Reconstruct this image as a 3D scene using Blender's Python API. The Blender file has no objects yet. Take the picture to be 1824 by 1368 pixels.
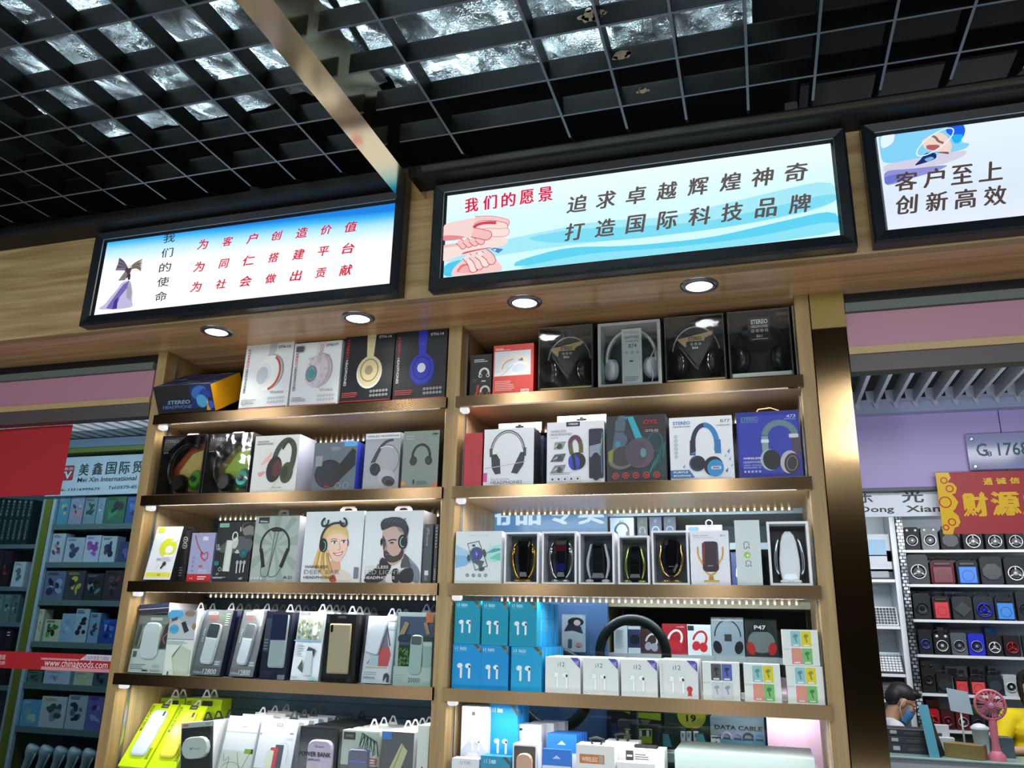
import bpy, math, random
from mathutils import Vector, Matrix
random.seed(7)
PI = math.pi
SC = bpy.context.scene
COL = SC.collection
# ------------------------------------------------------------------ camera model (picture taken as 1824x1368)
ZC = 1.6                                   # eye height above the floor
FPX, RX, RY, RZ = 1440.3, 0.2933, -0.0229, 0.2983
CAM = Vector((1.8891, -2.1097, ZC))
MR = Matrix.Rotation(RZ, 3, 'Z') @ Matrix.Rotation(RX, 3, 'X') @ Matrix.Rotation(RY, 3, 'Y')
def ray(u, v): return MR @ Vector(((u - 912) / FPX, 1.0, -(v - 684) / FPX))
def at(p, Y): d = ray(*p); return CAM + d * ((Y - CAM.y) / d.y)
def atz(p, Z): d = ray(*p); return CAM + d * ((Z - CAM.z) / d.z)
def crop(ox, oy, s): return lambda a, b: (ox + a / s, oy + b / s)
D, E, Fc, G = crop(260, 560, 3.257), crop(800, 530, 2.7636), crop(220, 880, 3.145), crop(780, 880, 2.5333)
H, I, J, K = crop(210, 1060, 6.29), crop(490, 1060, 6.08), crop(180, 1190, 2.85), crop(780, 1230, 2.5333)
N, L1, L2, O, Rr = crop(1484, 930, 3.1235), crop(0, 630, 3.697), crop(0, 980, 3.525), crop(1424, 520, 3.11), crop(980, 1060, 4.343)
Q4, R5 = crop(0, 860, 4.277), crop(1524, 1150, 6.08)
cam = bpy.data.cameras.new('camera'); co = bpy.data.objects.new('camera', cam); COL.objects.link(co)
m3 = Matrix((MR.col[0], MR.col[2], -MR.col[1])).transposed()
co.matrix_world = Matrix.Translation(CAM) @ m3.to_4x4()
cam.sensor_width = 36; cam.lens = FPX * 36 / 1824; cam.clip_start = .05
SC.camera = co
# ------------------------------------------------------------------ materials
def lin(c): return c / 12.92 if c <= .04045 else ((c + .055) / 1.055) ** 2.4
def rgb(h):
    h = h.lstrip('#')
    if len(h) == 3: h = ''.join(x * 2 for x in h)
    return tuple(lin(int(h[i:i + 2], 16) / 255) for i in (0, 2, 4)) + (1,)
MC = {}
def newmat(name):
    m = bpy.data.materials.new(name); m.use_nodes = True
    n = m.node_tree.nodes; b = n.get('Principled BSDF')
    return m, n, m.node_tree.links, b
def M(c, rough=.45, metal=0., emit=0., grain=0., spec=.5):
    if not isinstance(c, str): return c
    k = (c, rough, metal, emit, grain, spec)
    if k in MC: return MC[k]
    m, n, l, b = newmat('paint_' + c.strip('#'))
    b.inputs['Base Color'].default_value = rgb(c); b.inputs['Roughness'].default_value = rough; b.inputs['Metallic'].default_value = metal
    b.inputs['Specular IOR Level'].default_value = spec
    if emit:
        b.inputs['Base Color'].default_value = (0, 0, 0, 1); b.inputs['Specular IOR Level'].default_value = .1
        b.inputs['Emission Color'].default_value = rgb(c); b.inputs['Emission Strength'].default_value = emit
    if grain:
        t = n.new('ShaderNodeTexCoord'); z = n.new('ShaderNodeTexNoise'); z.inputs['Scale'].default_value = 18; z.inputs['Detail'].default_value = 5
        x = n.new('ShaderNodeMixRGB'); x.blend_type = 'MULTIPLY'; x.inputs[0].default_value = grain; x.inputs[1].default_value = rgb(c)
        l.new(t.outputs['Object'], z.inputs['Vector']); l.new(z.outputs['Fac'], x.inputs[2]); l.new(x.outputs[0], b.inputs['Base Color'])
    MC[k] = m; return m
def wood(name, c1, c2, axis, rough=.4, scale=1.):
    m, n, l, b = newmat(name)
    t = n.new('ShaderNodeTexCoord'); mp = n.new('ShaderNodeMapping'); s = [16, 16, 16]; s[axis] = .9; mp.inputs['Scale'].default_value = [q * scale for q in s]
    z = n.new('ShaderNodeTexNoise'); z.inputs['Scale'].default_value = 1.6; z.inputs['Detail'].default_value = 8; z.inputs['Distortion'].default_value = .9
    mp2 = n.new('ShaderNodeMapping'); s = [90, 90, 90]; s[axis] = 2.5; mp2.inputs['Scale'].default_value = s
    z2 = n.new('ShaderNodeTexNoise'); z2.inputs['Scale'].default_value = 2; z2.inputs['Detail'].default_value = 4
    r = n.new('ShaderNodeValToRGB'); r.color_ramp.elements[0].color = rgb(c1); r.color_ramp.elements[1].color = rgb(c2)
    r.color_ramp.elements[0].position = .33; r.color_ramp.elements[1].position = .68
    mx = n.new('ShaderNodeMixRGB'); mx.blend_type = 'OVERLAY'; mx.inputs[0].default_value = .3
    l.new(t.outputs['Object'], mp.inputs[0]); l.new(mp.outputs[0], z.inputs['Vector']); l.new(z.outputs['Fac'], r.inputs[0])
    l.new(t.outputs['Object'], mp2.inputs[0]); l.new(mp2.outputs[0], z2.inputs['Vector'])
    l.new(r.outputs[0], mx.inputs[1]); l.new(z2.outputs['Fac'], mx.inputs[2]); l.new(mx.outputs[0], b.inputs['Base Color'])
    b.inputs['Roughness'].default_value = rough
    return m
OAK_X = wood('oak_laminate_along', '#8f7346', '#b9a074', 0)
OAK_Z = wood('oak_laminate_upright', '#8a6f45', '#aa8f60', 2)
OAK_Y = wood('oak_laminate_side', '#b09468', '#cbb28a', 2)
SOF = wood('brown_laminate', '#b88858', '#dcae80', 0, .25)
def brushed(name, c, rough=.3, axis='x', aniso=.85, arot=0.):
    m, n, l, b = newmat(name); b.inputs['Anisotropic Rotation'].default_value = arot
    b.inputs['Base Color'].default_value = rgb(c); b.inputs['Metallic'].default_value = 1; b.inputs['Roughness'].default_value = rough
    b.inputs['Anisotropic'].default_value = aniso
    tg = n.new('ShaderNodeTangent'); tg.direction_type = 'UV_MAP'; tg.uv_map = 'UVMap'
    l.new(tg.outputs[0], b.inputs['Tangent'])
    t = n.new('ShaderNodeTexCoord'); mp = n.new('ShaderNodeMapping'); mp.inputs['Scale'].default_value = (1.5, 400, 400) if axis == 'x' else (400, 400, 1.5)
    z = n.new('ShaderNodeTexNoise'); z.inputs['Scale'].default_value = 1; z.inputs['Detail'].default_value = 3
    mr = n.new('ShaderNodeMapRange'); mr.inputs[3].default_value = rough * .95; mr.inputs[4].default_value = rough * 1.06
    l.new(t.outputs['Object'], mp.inputs[0]); l.new(mp.outputs[0], z.inputs['Vector']); l.new(z.outputs['Fac'], mr.inputs[0]); l.new(mr.outputs[0], b.inputs['Roughness'])
    return m
BRONZE = brushed('brushed_bronze', '#93795a', .24, 'x', .9, .25)
BRONZE_P = brushed('brushed_bronze_upright', '#a08560', .15, 'x', .9, 0.)
BEAMM = brushed('champagne_metal', '#d3c2a0', .13, 'z', .3)
def foil_mat():
    m, n, l, b = newmat('crinkled_foil')
    b.inputs['Base Color'].default_value = rgb('#c9d6da'); b.inputs['Metallic'].default_value = .7; b.inputs['Roughness'].default_value = .25
    t = n.new('ShaderNodeTexCoord'); z = n.new('ShaderNodeTexNoise'); z.inputs['Scale'].default_value = 9; z.inputs['Detail'].default_value = 7; z.inputs['Distortion'].default_value = 2.2
    v = n.new('ShaderNodeTexVoronoi'); v.inputs['Scale'].default_value = 14; v.feature = 'DISTANCE_TO_EDGE'
    a = n.new('ShaderNodeMath'); a.operation = 'ADD'; bp = n.new('ShaderNodeBump'); bp.inputs['Strength'].default_value = .9; bp.inputs['Distance'].default_value = .05
    l.new(t.outputs['Object'], z.inputs['Vector']); l.new(z.outputs['Color'], v.inputs['Vector']); l.new(z.outputs['Fac'], a.inputs[0]); l.new(v.outputs[0], a.inputs[1])
    l.new(a.outputs[0], bp.inputs['Height']); l.new(bp.outputs[0], b.inputs['Normal'])
    return m
FOIL = foil_mat()
def glass(name, tint, refl=.08, rough=.02, fres=1.45):
    m, n, l, b = newmat(name); n.remove(b)
    tr = n.new('ShaderNodeBsdfTransparent'); tr.inputs[0].default_value = rgb(tint)
    g = n.new('ShaderNodeBsdfGlossy'); g.inputs['Roughness'].default_value = rough
    f = n.new('ShaderNodeLayerWeight'); f.inputs[0].default_value = .5; mx = n.new('ShaderNodeMixShader'); pw = n.new('ShaderNodeMath'); pw.operation = 'POWER'; pw.inputs[1].default_value = 5
    ad = n.new('ShaderNodeMath'); ad.operation = 'MULTIPLY_ADD'; ad.inputs[1].default_value = .9; ad.inputs[2].default_value = .04 + refl
    l.new(f.outputs['Facing'], pw.inputs[0]); l.new(pw.outputs[0], ad.inputs[0]); l.new(ad.outputs[0], mx.inputs[0]); l.new(tr.outputs[0], mx.inputs[1]); l.new(g.outputs[0], mx.inputs[2])
    l.new(mx.outputs[0], n['Material Output'].inputs[0])
    return m
CLEAR = glass('clear_plastic', '#f7f9f9', -.022, .06)
PANE = glass('window_glass', '#e9efee', 0, .01)
DOORG = glass('tinted_door_glass', '#c3cfd1', .0, .01)  # tint puts the left shop's dimness into the glass colour
def wavyclear():
    m = glass('creased_clear_plastic', '#f4f6f6', .05, .08); n = m.node_tree.nodes; l = m.node_tree.links
    t = n.new('ShaderNodeTexCoord'); z = n.new('ShaderNodeTexNoise'); z.inputs['Scale'].default_value = 14; z.inputs['Detail'].default_value = 2
    bp = n.new('ShaderNodeBump'); bp.inputs['Strength'].default_value = .15; bp.inputs['Distance'].default_value = .02
    l.new(t.outputs['Object'], z.inputs['Vector']); l.new(z.outputs['Fac'], bp.inputs['Height'])
    for q in n:
        if q.type in ('BSDF_GLOSSY', 'LAYER_WEIGHT'): l.new(bp.outputs[0], q.inputs['Normal'])
    return m
CREASE = wavyclear()
def grad_emit(name, stops, strength, sx=0., wob=0., wsc=3., z0=0., z1=1., x0=0.):
    """light-box print: colour ramp up the panel, bent by slow waves"""
    m, n, l, b = newmat(name); n.remove(b)
    t = n.new('ShaderNodeTexCoord'); s = n.new('ShaderNodeSeparateXYZ'); l.new(t.outputs['Object'], s.inputs[0])
    mr = n.new('ShaderNodeMapRange'); mr.inputs[1].default_value = z0; mr.inputs[2].default_value = z1; l.new(s.outputs[2], mr.inputs[0])
    a = n.new('ShaderNodeMath'); a.operation = 'MULTIPLY_ADD'; a.inputs[1].default_value = sx; l.new(s.outputs[0], a.inputs[0]); l.new(mr.outputs[0], a.inputs[2])
    mp = n.new('ShaderNodeMapping'); mp.inputs['Scale'].default_value = (.6, 1, 3); z = n.new('ShaderNodeTexNoise'); z.inputs['Scale'].default_value = wsc; z.inputs['Detail'].default_value = 3
    l.new(t.outputs['Object'], mp.inputs[0]); l.new(mp.outputs[0], z.inputs['Vector'])
    a2 = n.new('ShaderNodeMath'); a2.operation = 'MULTIPLY_ADD'; a2.inputs[1].default_value = wob; l.new(z.outputs['Fac'], a2.inputs[0]); l.new(a.outputs[0], a2.inputs[2])
    r = n.new('ShaderNodeValToRGB'); cr = r.color_ramp
    while len(cr.elements) < len(stops): cr.elements.new(.5)
    for e, (p, c) in zip(cr.elements, stops): e.position = p; e.color = rgb(c)
    l.new(a2.outputs[0], r.inputs[0])
    em = n.new('ShaderNodeEmission'); em.inputs[1].default_value = strength; l.new(r.outputs[0], em.inputs[0]); l.new(em.outputs[0], n['Material Output'].inputs[0])
    return m
def grad(name, c1, c2, axis=2, a=0., b_=1., rough=.4, noise=0.):
    m, n, l, b = newmat(name); t = n.new('ShaderNodeTexCoord'); s = n.new('ShaderNodeSeparateXYZ'); l.new(t.outputs['Generated'], s.inputs[0])
    r = n.new('ShaderNodeValToRGB'); r.color_ramp.elements[0].color = rgb(c1); r.color_ramp.elements[1].color = rgb(c2); r.color_ramp.elements[0].position = a; r.color_ramp.elements[1].position = b_
    l.new(s.outputs[axis], r.inputs[0]); l.new(r.outputs[0], b.inputs['Base Color']); b.inputs['Roughness'].default_value = rough
    return m
def tiles(name, c1, c2, mortar, sx, sz, rough, metal):
    m, n, l, b = newmat(name); t = n.new('ShaderNodeTexCoord'); mp = n.new('ShaderNodeMapping'); mp.inputs['Rotation'].default_value = (PI / 2, 0, 0)
    k = n.new('ShaderNodeTexBrick'); k.inputs['Color1'].default_value = rgb(c1); k.inputs['Color2'].default_value = rgb(c2); k.inputs['Mortar'].default_value = rgb(mortar)
    k.inputs['Scale'].default_value = 1; k.inputs['Brick Width'].default_value = sx; k.inputs['Row Height'].default_value = sz; k.inputs['Mortar Size'].default_value = .004
    l.new(t.outputs['Object'], mp.inputs[0]); l.new(mp.outputs[0], k.inputs['Vector']); l.new(k.outputs[0], b.inputs['Base Color'])
    b.inputs['Roughness'].default_value = rough; b.inputs['Metallic'].default_value = metal
    return m
ORD = ['first', 'second', 'third', 'fourth', 'fifth', 'sixth', 'seventh']
BLACK, DARK, WHITE, GREY = '#0b0c0e', '#22262a', '#e9edef', '#8a9094'
CHROME, GOLD = M('#d9dde0', .15, 1.), M('#d8a848', .2, 1.)
# ------------------------------------------------------------------ mesh building
class MB:
    def __init__(s): s.v, s.f, s.m, s.mats, s.sm = [], [], [], [], []
    def mi(s, mat):
        mat = M(mat)
        if mat not in s.mats: s.mats.append(mat)
        return s.mats.index(mat)
    def add(s, vs, fs, mat, smooth=False):
        o = len(s.v); i = s.mi(mat); s.v += [Vector(q) for q in vs]
        for f in fs: s.f.append([o + k for k in f]); s.m.append(i); s.sm.append(smooth)
        return s
    def box(s, x0, y0, z0, x1, y1, z1, mat, mats=None):
        v = [(x0, y0, z0), (x1, y0, z0), (x1, y1, z0), (x0, y1, z0), (x0, y0, z1), (x1, y0, z1), (x1, y1, z1), (x0, y1, z1)]
        f = [(0, 1, 5, 4), (1, 2, 6, 5), (2, 3, 7, 6), (3, 0, 4, 7), (4, 5, 6, 7), (3, 2, 1, 0)]  # front right back left top bottom
        if mats is None: return s.add(v, f, mat)
        o = len(s.v); s.v += [Vector(q) for q in v]
        for q, m in zip(f, mats): s.f.append([o + k for k in q]); s.m.append(s.mi(m or mat)); s.sm.append(False)
        return s
    def cbox(s, x0, y0, z0, x1, y1, z1, mat, c=.003):
        """box with chamfered upright and level edges"""
        xs, ys, zs = (x0, x0 + c, x1 - c, x1), (y0, y0 + c, y1 - c, y1), (z0, z0 + c, z1 - c, z1)
        ring = lambda a: [(xs[0 + a], ys[1], 0), (xs[1], ys[0 + a], 0), (xs[2], ys[0 + a], 0), (xs[3 - a], ys[1], 0), (xs[3 - a], ys[2], 0), (xs[2], ys[3 - a], 0), (xs[1], ys[3 - a], 0), (xs[0 + a], ys[2], 0)]
        v = []
        for z, a in ((zs[0], 1), (zs[1], 0), (zs[2], 0), (zs[3], 1)): v += [(p[0], p[1], z) for p in ring(a)]
        f = [[q * 8 + k, q * 8 + (k + 1) % 8, q * 8 + 8 + (k + 1) % 8, q * 8 + 8 + k] for q in range(3) for k in range(8)]
        f += [list(range(7, -1, -1)), list(range(24, 32))]
        return s.add(v, f, mat)
    def slab(s, pts, y0, y1, mat, side=None):
        """outline in XZ (counter-clockwise seen from the front) pushed from y0 back to y1"""
        n = len(pts); v = [(x, y0, z) for x, z in pts] + [(x, y1, z) for x, z in pts]
        s.add(v, [list(range(n)), list(range(2 * n - 1, n - 1, -1))], mat)
        return s.add(v, [[k, n + k, n + (k + 1) % n, (k + 1) % n] for k in range(n)], side or mat)
    def frame(s, outer, inner, y0, y1, mat):
        """ring between two outlines of equal length, pushed from y0 to y1"""
        n = len(outer); v = [(x, y0, z) for x, z in outer] + [(x, y0, z) for x, z in inner] + [(x, y1, z) for x, z in outer] + [(x, y1, z) for x, z in inner]
        f = []
        for k in range(n):
            j = (k + 1) % n
            f += [[k, j, n + j, n + k], [2 * n + j, 2 * n + k, 3 * n + k, 3 * n + j], [j, k, 2 * n + k, 2 * n + j], [n + k, n + j, 3 * n + j, 3 * n + k]]
        return s.add(v, f, mat)
    def tube(s, pts, r, mat, n=8, closed=False, flat=1.):
        pts = [Vector(p) for p in pts]; L = len(pts); rs = r if isinstance(r, (list, tuple)) else [r] * L
        v, f = [], []; up = Vector((0, 1, 0.01))
        for i, p in enumerate(pts):
            a = pts[(i - 1) % L] if (closed or i) else p; b = pts[(i + 1) % L] if (closed or i < L - 1) else p
            t = (b - a).normalized(); x = t.cross(up)
            if x.length < 1e-4: x = t.cross(Vector((1, 0, 0)))
            x.normalize(); y = x.cross(t)
            v += [p + (x * math.cos(2 * PI * k / n) + y * math.sin(2 * PI * k / n) * flat) * rs[i] for k in range(n)]
        for i in range(L if closed else L - 1):
            j = (i + 1) % L
            f += [[i * n + k, i * n + (k + 1) % n, j * n + (k + 1) % n, j * n + k] for k in range(n)]
        if not closed: f += [list(range(n - 1, -1, -1)), [(L - 1) * n + k for k in range(n)]]
        return s.add(v, f, mat, True)
    def lathe(s, prof, mat, c=(0, 0, 0), ax=(0, 0, 1), n=20, sx=1., sy=1.):
        """profile of (radius, along) turned about an axis"""
        ax = Vector(ax).normalized(); x = ax.orthogonal().normalized(); 
        if abs(ax.y) > .9: x = Vector((1, 0, 0))
        y = ax.cross(x); c = Vector(c); v = []; f = []
        for r, h in prof: v += [c + ax * h + x * (r * sx * math.cos(2 * PI * k / n)) + y * (r * sy * math.sin(2 * PI * k / n)) for k in range(n)]
        for i in range(len(prof) - 1): f += [[i * n + k, i * n + (k + 1) % n, (i + 1) * n + (k + 1) % n, (i + 1) * n + k] for k in range(n)]
        s.add(v, f, mat, True)
        o = (len(prof) - 1) * n
        return s.add([v[k] for k in range(n)] + [v[o + k] for k in range(n)], [list(range(n - 1, -1, -1)), list(range(n, 2 * n))], mat)
    def ball(s, c, rx, ry, rz, mat, n=14, m=9):
        c = Vector(c); v = [c + Vector((0, 0, -rz))]; f = []
        for i in range(1, m):
            a = -PI / 2 + PI * i / m
            v += [c + Vector((rx * math.cos(a) * math.cos(2 * PI * k / n), ry * math.cos(a) * math.sin(2 * PI * k / n), rz * math.sin(a))) for k in range(n)]
        v.append(c + Vector((0, 0, rz))); e = len(v) - 1
        f += [[0, 1 + (k + 1) % n, 1 + k] for k in range(n)] + [[e, e - n + k, e - n + (k + 1) % n] for k in range(n)]
        for i in range(m - 2): f += [[1 + i * n + k, 1 + i * n + (k + 1) % n, 1 + (i + 1) * n + (k + 1) % n, 1 + (i + 1) * n + k] for k in range(n)]
        return s.add(v, f, mat, True)
    def build(s, name, parent=None, uv=None, **props):
        me = bpy.data.meshes.new(name); me.from_pydata([tuple(q) for q in s.v], [], s.f)
        for m in s.mats: me.materials.append(m)
        me.polygons.foreach_set('material_index', s.m); me.polygons.foreach_set('use_smooth', s.sm)
        if uv:
            u = me.uv_layers.new(name='UVMap')
            for lp in me.loops:
                q = me.vertices[lp.vertex_index].co; u.data[lp.index].uv = (q[uv[0]], q[uv[1]])
        me.update()
        o = bpy.data.objects.new(name, me); COL.objects.link(o)
        if parent: o.parent = parent
        for k, val in props.items():
            if val: o[k] = val
        return o
def tag(o, label, cat, group=None):
    o['label'] = label; o['category'] = cat
    if group: o['group'] = group
    return o
def thing(name, label, cat, loc=(0, 0, 0), rot=(0, 0, 0), group=None):
    o = bpy.data.objects.new(name, None); COL.objects.link(o); o.location = loc; o.rotation_euler = rot; o.empty_display_size = .02
    return tag(o, label, cat, group)
def struct(mb, name, uv=None): return mb.build(name, None, uv, kind='structure')
def dup(src, label=None, parent=None, **kw):
    c = src.copy(); COL.objects.link(c); c.parent = parent
    if label: c['label'] = label
    for ch in list(src.children): dup(ch, None, c)
    return c
# ------------------------------------------------------------------ lettering and printed faces
TC = {}
def text2d(s, bold=0., shear=0.):
    k = (s, bold, shear)
    if k in TC: return TC[k]
    cu = bpy.data.curves.new('t', 'FONT'); cu.body = s; cu.resolution_u = 2; cu.fill_mode = 'FRONT'; cu.offset = bold; cu.shear = shear
    ob = bpy.data.objects.new('t', cu); COL.objects.link(ob)
    dg = bpy.context.evaluated_depsgraph_get(); ev = ob.evaluated_get(dg); me = ev.to_mesh()
    v = [(q.co.x, q.co.y) for q in me.vertices]; f = [list(p.vertices) for p in me.polygons]
    ev.to_mesh_clear(); bpy.data.objects.remove(ob); bpy.data.curves.remove(cu)
    if not v: v = [(0, 0), (1, 0), (1, 1)]; f = []
    xs = [q[0] for q in v]; ys = [q[1] for q in v]
    x0, y0, w, h = min(xs), min(ys), max(max(xs) - min(xs), 1e-6), max(max(ys) - min(ys), 1e-6)
    TC[k] = ([((a - x0) / w, (b - y0) / h) for a, b in v], f, w / h); return TC[k]
class Face:
    """prints flat shapes on a face: 0..1 across, 0..1 up; every print lies a hair above the one before"""
    def __init__(s, mb, o, ux, uy, n, w, h, emit=0., rough=.42):
        s.mb, s.o, s.ux, s.uy, s.n, s.w, s.h, s.k, s.emit, s.rough = mb, Vector(o), Vector(ux), Vector(uy), Vector(n), w, h, 0, emit, rough
    def c(s, col): return M(col, s.rough, 0, s.emit) if isinstance(col, str) else col
    def put(s, pts, fs, col):
        s.k += 1; d = s.n * (.0002 + .00012 * s.k)
        s.mb.add([s.o + s.ux * (x * s.w) + s.uy * (y * s.h) + d for x, y in pts], fs, s.c(col))
    def p(s, pts, col): s.put(pts, [list(range(len(pts)))], col)
    def ps(s, pts, col, it=2):
        for _ in range(it): pts = [q for i in range(len(pts)) for q in ((pts[i - 1][0] * .2 + pts[i][0] * .8, pts[i - 1][1] * .2 + pts[i][1] * .8), (pts[i][0] * .8 + pts[(i + 1) % len(pts)][0] * .2, pts[i][1] * .8 + pts[(i + 1) % len(pts)][1] * .2))]
        s.p(pts, col)
    def r(s, x0, y0, x1, y1, col): s.p([(x0, y0), (x1, y0), (x1, y1), (x0, y1)], col)
    def rr(s, x0, y0, x1, y1, rad, col, rot=0.):
        a = s.w / s.h; ry = rad * a; pts = []
        for cx, cy, b in ((x1 - rad, y0 + ry, -90), (x1 - rad, y1 - ry, 0), (x0 + rad, y1 - ry, 90), (x0 + rad, y0 + ry, 180)):
            pts += [(cx + rad * math.cos(math.radians(b + t)), cy + ry * math.sin(math.radians(b + t))) for t in (0, 22, 45, 68, 90)]
        if rot:
            mx, my = (x0 + x1) / 2, (y0 + y1) / 2; cs, sn = math.cos(math.radians(rot)), math.sin(math.radians(rot))
            pts = [(mx + (x - mx) * cs - (y - my) / a * sn, my + ((x - mx) * sn + (y - my) / a * cs) * a) for x, y in pts]
        s.p(pts, col)
    def e(s, cx, cy, rx, ry, col, rot=0., n=22):
        a = s.w / s.h; cs, sn = math.cos(math.radians(rot)), math.sin(math.radians(rot)); pts = []
        for k in range(n):
            x, y = rx * math.cos(2 * PI * k / n), ry * math.sin(2 * PI * k / n); pts.append((cx + x * cs - y * sn, cy + (x * sn + y * cs) * a))
        s.p(pts, col)
    def g(s, cx, cy, rx, ry, wd, col, a0=0., a1=360., rot=0., n=26):
        a = s.w / s.h; cs, sn = math.cos(math.radians(rot)), math.sin(math.radians(rot)); pts = []
        for k in range(n + 1):
            t = math.radians(a0 + (a1 - a0) * k / n)
            for q in (wd / 2, -wd / 2):
                x, y = (rx + q) * math.cos(t), (ry + q) * math.sin(t); pts.append((cx + x * cs - y * sn, cy + (x * sn + y * cs) * a))
        s.put(pts, [[2 * k + 1, 2 * k, 2 * k + 2, 2 * k + 3] for k in range(n)], col)
    def l(s, pts, wd, col, sm=True):
        if sm and len(pts) > 2:
            for _ in range(2):
                q = [pts[0]]
                for i in range(len(pts) - 1):
                    (a, b), (c, d) = pts[i], pts[i + 1]; q += [(a * .75 + c * .25, b * .75 + d * .25), (a * .25 + c * .75, b * .25 + d * .75)]
                pts = q + [pts[-1]]
        a = s.w / s.h; v = []
        for i, (x, y) in enumerate(pts):
            p0, p1 = pts[max(i - 1, 0)], pts[min(i + 1, len(pts) - 1)]; dx, dy = p1[0] - p0[0], (p1[1] - p0[1]) / a; q = math.hypot(dx, dy) or 1
            w_ = wd[0] + (wd[1] - wd[0]) * i / (len(pts) - 1) if isinstance(wd, tuple) else wd
            nx, ny = -dy / q * w_ / 2, dx / q * w_ / 2; v += [(x + nx, y + ny * a), (x - nx, y - ny * a)]
        s.put(v, [[2 * k, 2 * k + 1, 2 * k + 3, 2 * k + 2] for k in range(len(pts) - 1)], col)
    def t(s, txt, x0, y0, x1, y1, col, rot=0, bold=0., shear=0., keep=False):
        fat = bold * .0
        if txt and ord(txt[0]) > 0x2e80: fat = bold * (x1 - x0) * 2.2; bold = 0.
        v, f, asp = text2d(txt, bold, shear)
        if keep:                                   # keep the letters' own width, at most as wide as asked
            wd = min((x1 - x0) * s.w, (y1 - y0) * s.h * asp); x1 = x0 + wd / s.w
        if rot == 0: pts = [(x0 + a * (x1 - x0), y0 + b * (y1 - y0)) for a, b in v]
        elif rot == 90: pts = [(x1 - b * (x1 - x0), y0 + a * (y1 - y0)) for a, b in v]
        else: pts = [(x0 + b * (x1 - x0), y1 - a * (y1 - y0)) for a, b in v]
        cjk = ord(txt[0]) > 0x2e80 if txt else False
        if cjk and fat:
            for dx, dy in ((-fat, 0), (fat, 0), (0, fat)): s.put([(a + dx, b + dy * s.w / s.h) for a, b in pts], f, col)
        else: s.put(pts, f, col)
    def tl(s, x0, y0, x1, y1, n, col, rnd=.35):
        h = (y1 - y0) / n
        for k in range(n): s.r(x0, y0 + h * k + h * .3, x0 + (x1 - x0) * (1 - rnd * random.random()), y0 + h * k + h * .75, col)
    def ic(s, x0, y0, x1, y1, nx, ny, col):
        dx, dy = (x1 - x0) / nx, (y1 - y0) / ny; r = min(dx, dy * s.h / s.w) * .34
        for i in range(nx):
            for j in range(ny):
                s.g(x0 + dx * (i + .5), y0 + dy * (j + .5), r, r, r * .4, col, n=8); s.r(x0 + dx * (i + .5) - r * .3, y0 + dy * (j + .5) - r * .3 * s.w / s.h, x0 + dx * (i + .5) + r * .3, y0 + dy * (j + .5) + r * .3 * s.w / s.h, col)
    def hp(s, cx, cy, R, band, cup, inner=None, wd=.05, rot=0., cup2=None, asp=1.15, cr=.3, ch=.42, tilt=12):
        """printed headphones: band arch with two ear cups"""
        a = s.w / s.h; cs, sn = math.cos(math.radians(rot)), math.sin(math.radians(rot))
        P = lambda x, y: (cx + (x * cs - y * sn) * R, cy + (x * sn + y * cs) * R * a)
        s.g(cx, cy, R, R * asp, wd, band, -18, 198, rot)
        for sg, c in ((-1, cup), (1, cup2 or cup)):
            q = P(sg * .88, -.5); s.e(q[0], q[1], R * cr, R * ch, c, rot + sg * tilt)
            if inner: s.e(q[0] - sg * R * .06, q[1], R * cr * .6, R * ch * .66, inner, rot + sg * tilt)
    def pods(s, cx, cy, R, col='#f4f6f7', dark='#20242a', out=None):
        """printed pair of stem earbuds"""
        for sg in (-1, 1):
            x = cx + sg * R * .55; a = s.w / s.h
            if out: s.rr(x - R * .17, cy - R * 1.02 * a, x + R * .17, cy + R * .52 * a, R * .14, out)
            s.rr(x - R * .14, cy - R * a, x + R * .14, cy + R * .5 * a, R * .13, col)
            if out: s.e(x - R * .18, cy + R * .5 * a, R * .40, R * .32, out, 12)
            s.e(x - R * .18, cy + R * .5 * a, R * .37, R * .29, col, 12)
            if sg > 0: s.e(x + R * .02, cy + R * .42 * a, R * .12, R * .17, dark)
            else: s.e(x - R * .42, cy + R * .5 * a, R * .07, R * .12, '#c9ced3')
# ------------------------------------------------------------------ cartons
BT = {1: .004, 2: .003, 3: .0, 4: -.002, 5: -.004}
STOP = {1: .6371 + ZC, 2: .3747 + ZC, 3: .1127 + ZC, 4: -.1527 + ZC, 5: -.4165 + ZC}
def hang_tab(parent, x, z, y, w=.035, h=.022, col='#15171a', tri=False, name='hang_tab', tilt=0):
    mb = MB(); r = .3
    if tri: o = [(-.5, 0), (.5, 0), (.16, .95), (.06, 1), (-.06, 1), (-.16, .95)]; i = [(-.22, .28), (.22, .28), (.1, .74), (.04, .78), (-.04, .78), (-.1, .74)]
    else: o = [(-.5, 0), (.5, 0), (.5, .65), (.35, 1), (-.35, 1), (-.5, .65)]; i = [(-.24, .45), (.24, .45), (.24, .6), (.12, .75), (-.12, .75), (-.24, .6)]
    mb.frame([(a * w, b * h) for a, b in o], [(a * w, b * h) for a, b in i], -.0008, .0008, M(col, .3))
    ob = mb.build(name, parent); ob.location = (x, y, z); ob.rotation_euler = (0, tilt, 0); return ob
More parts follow.
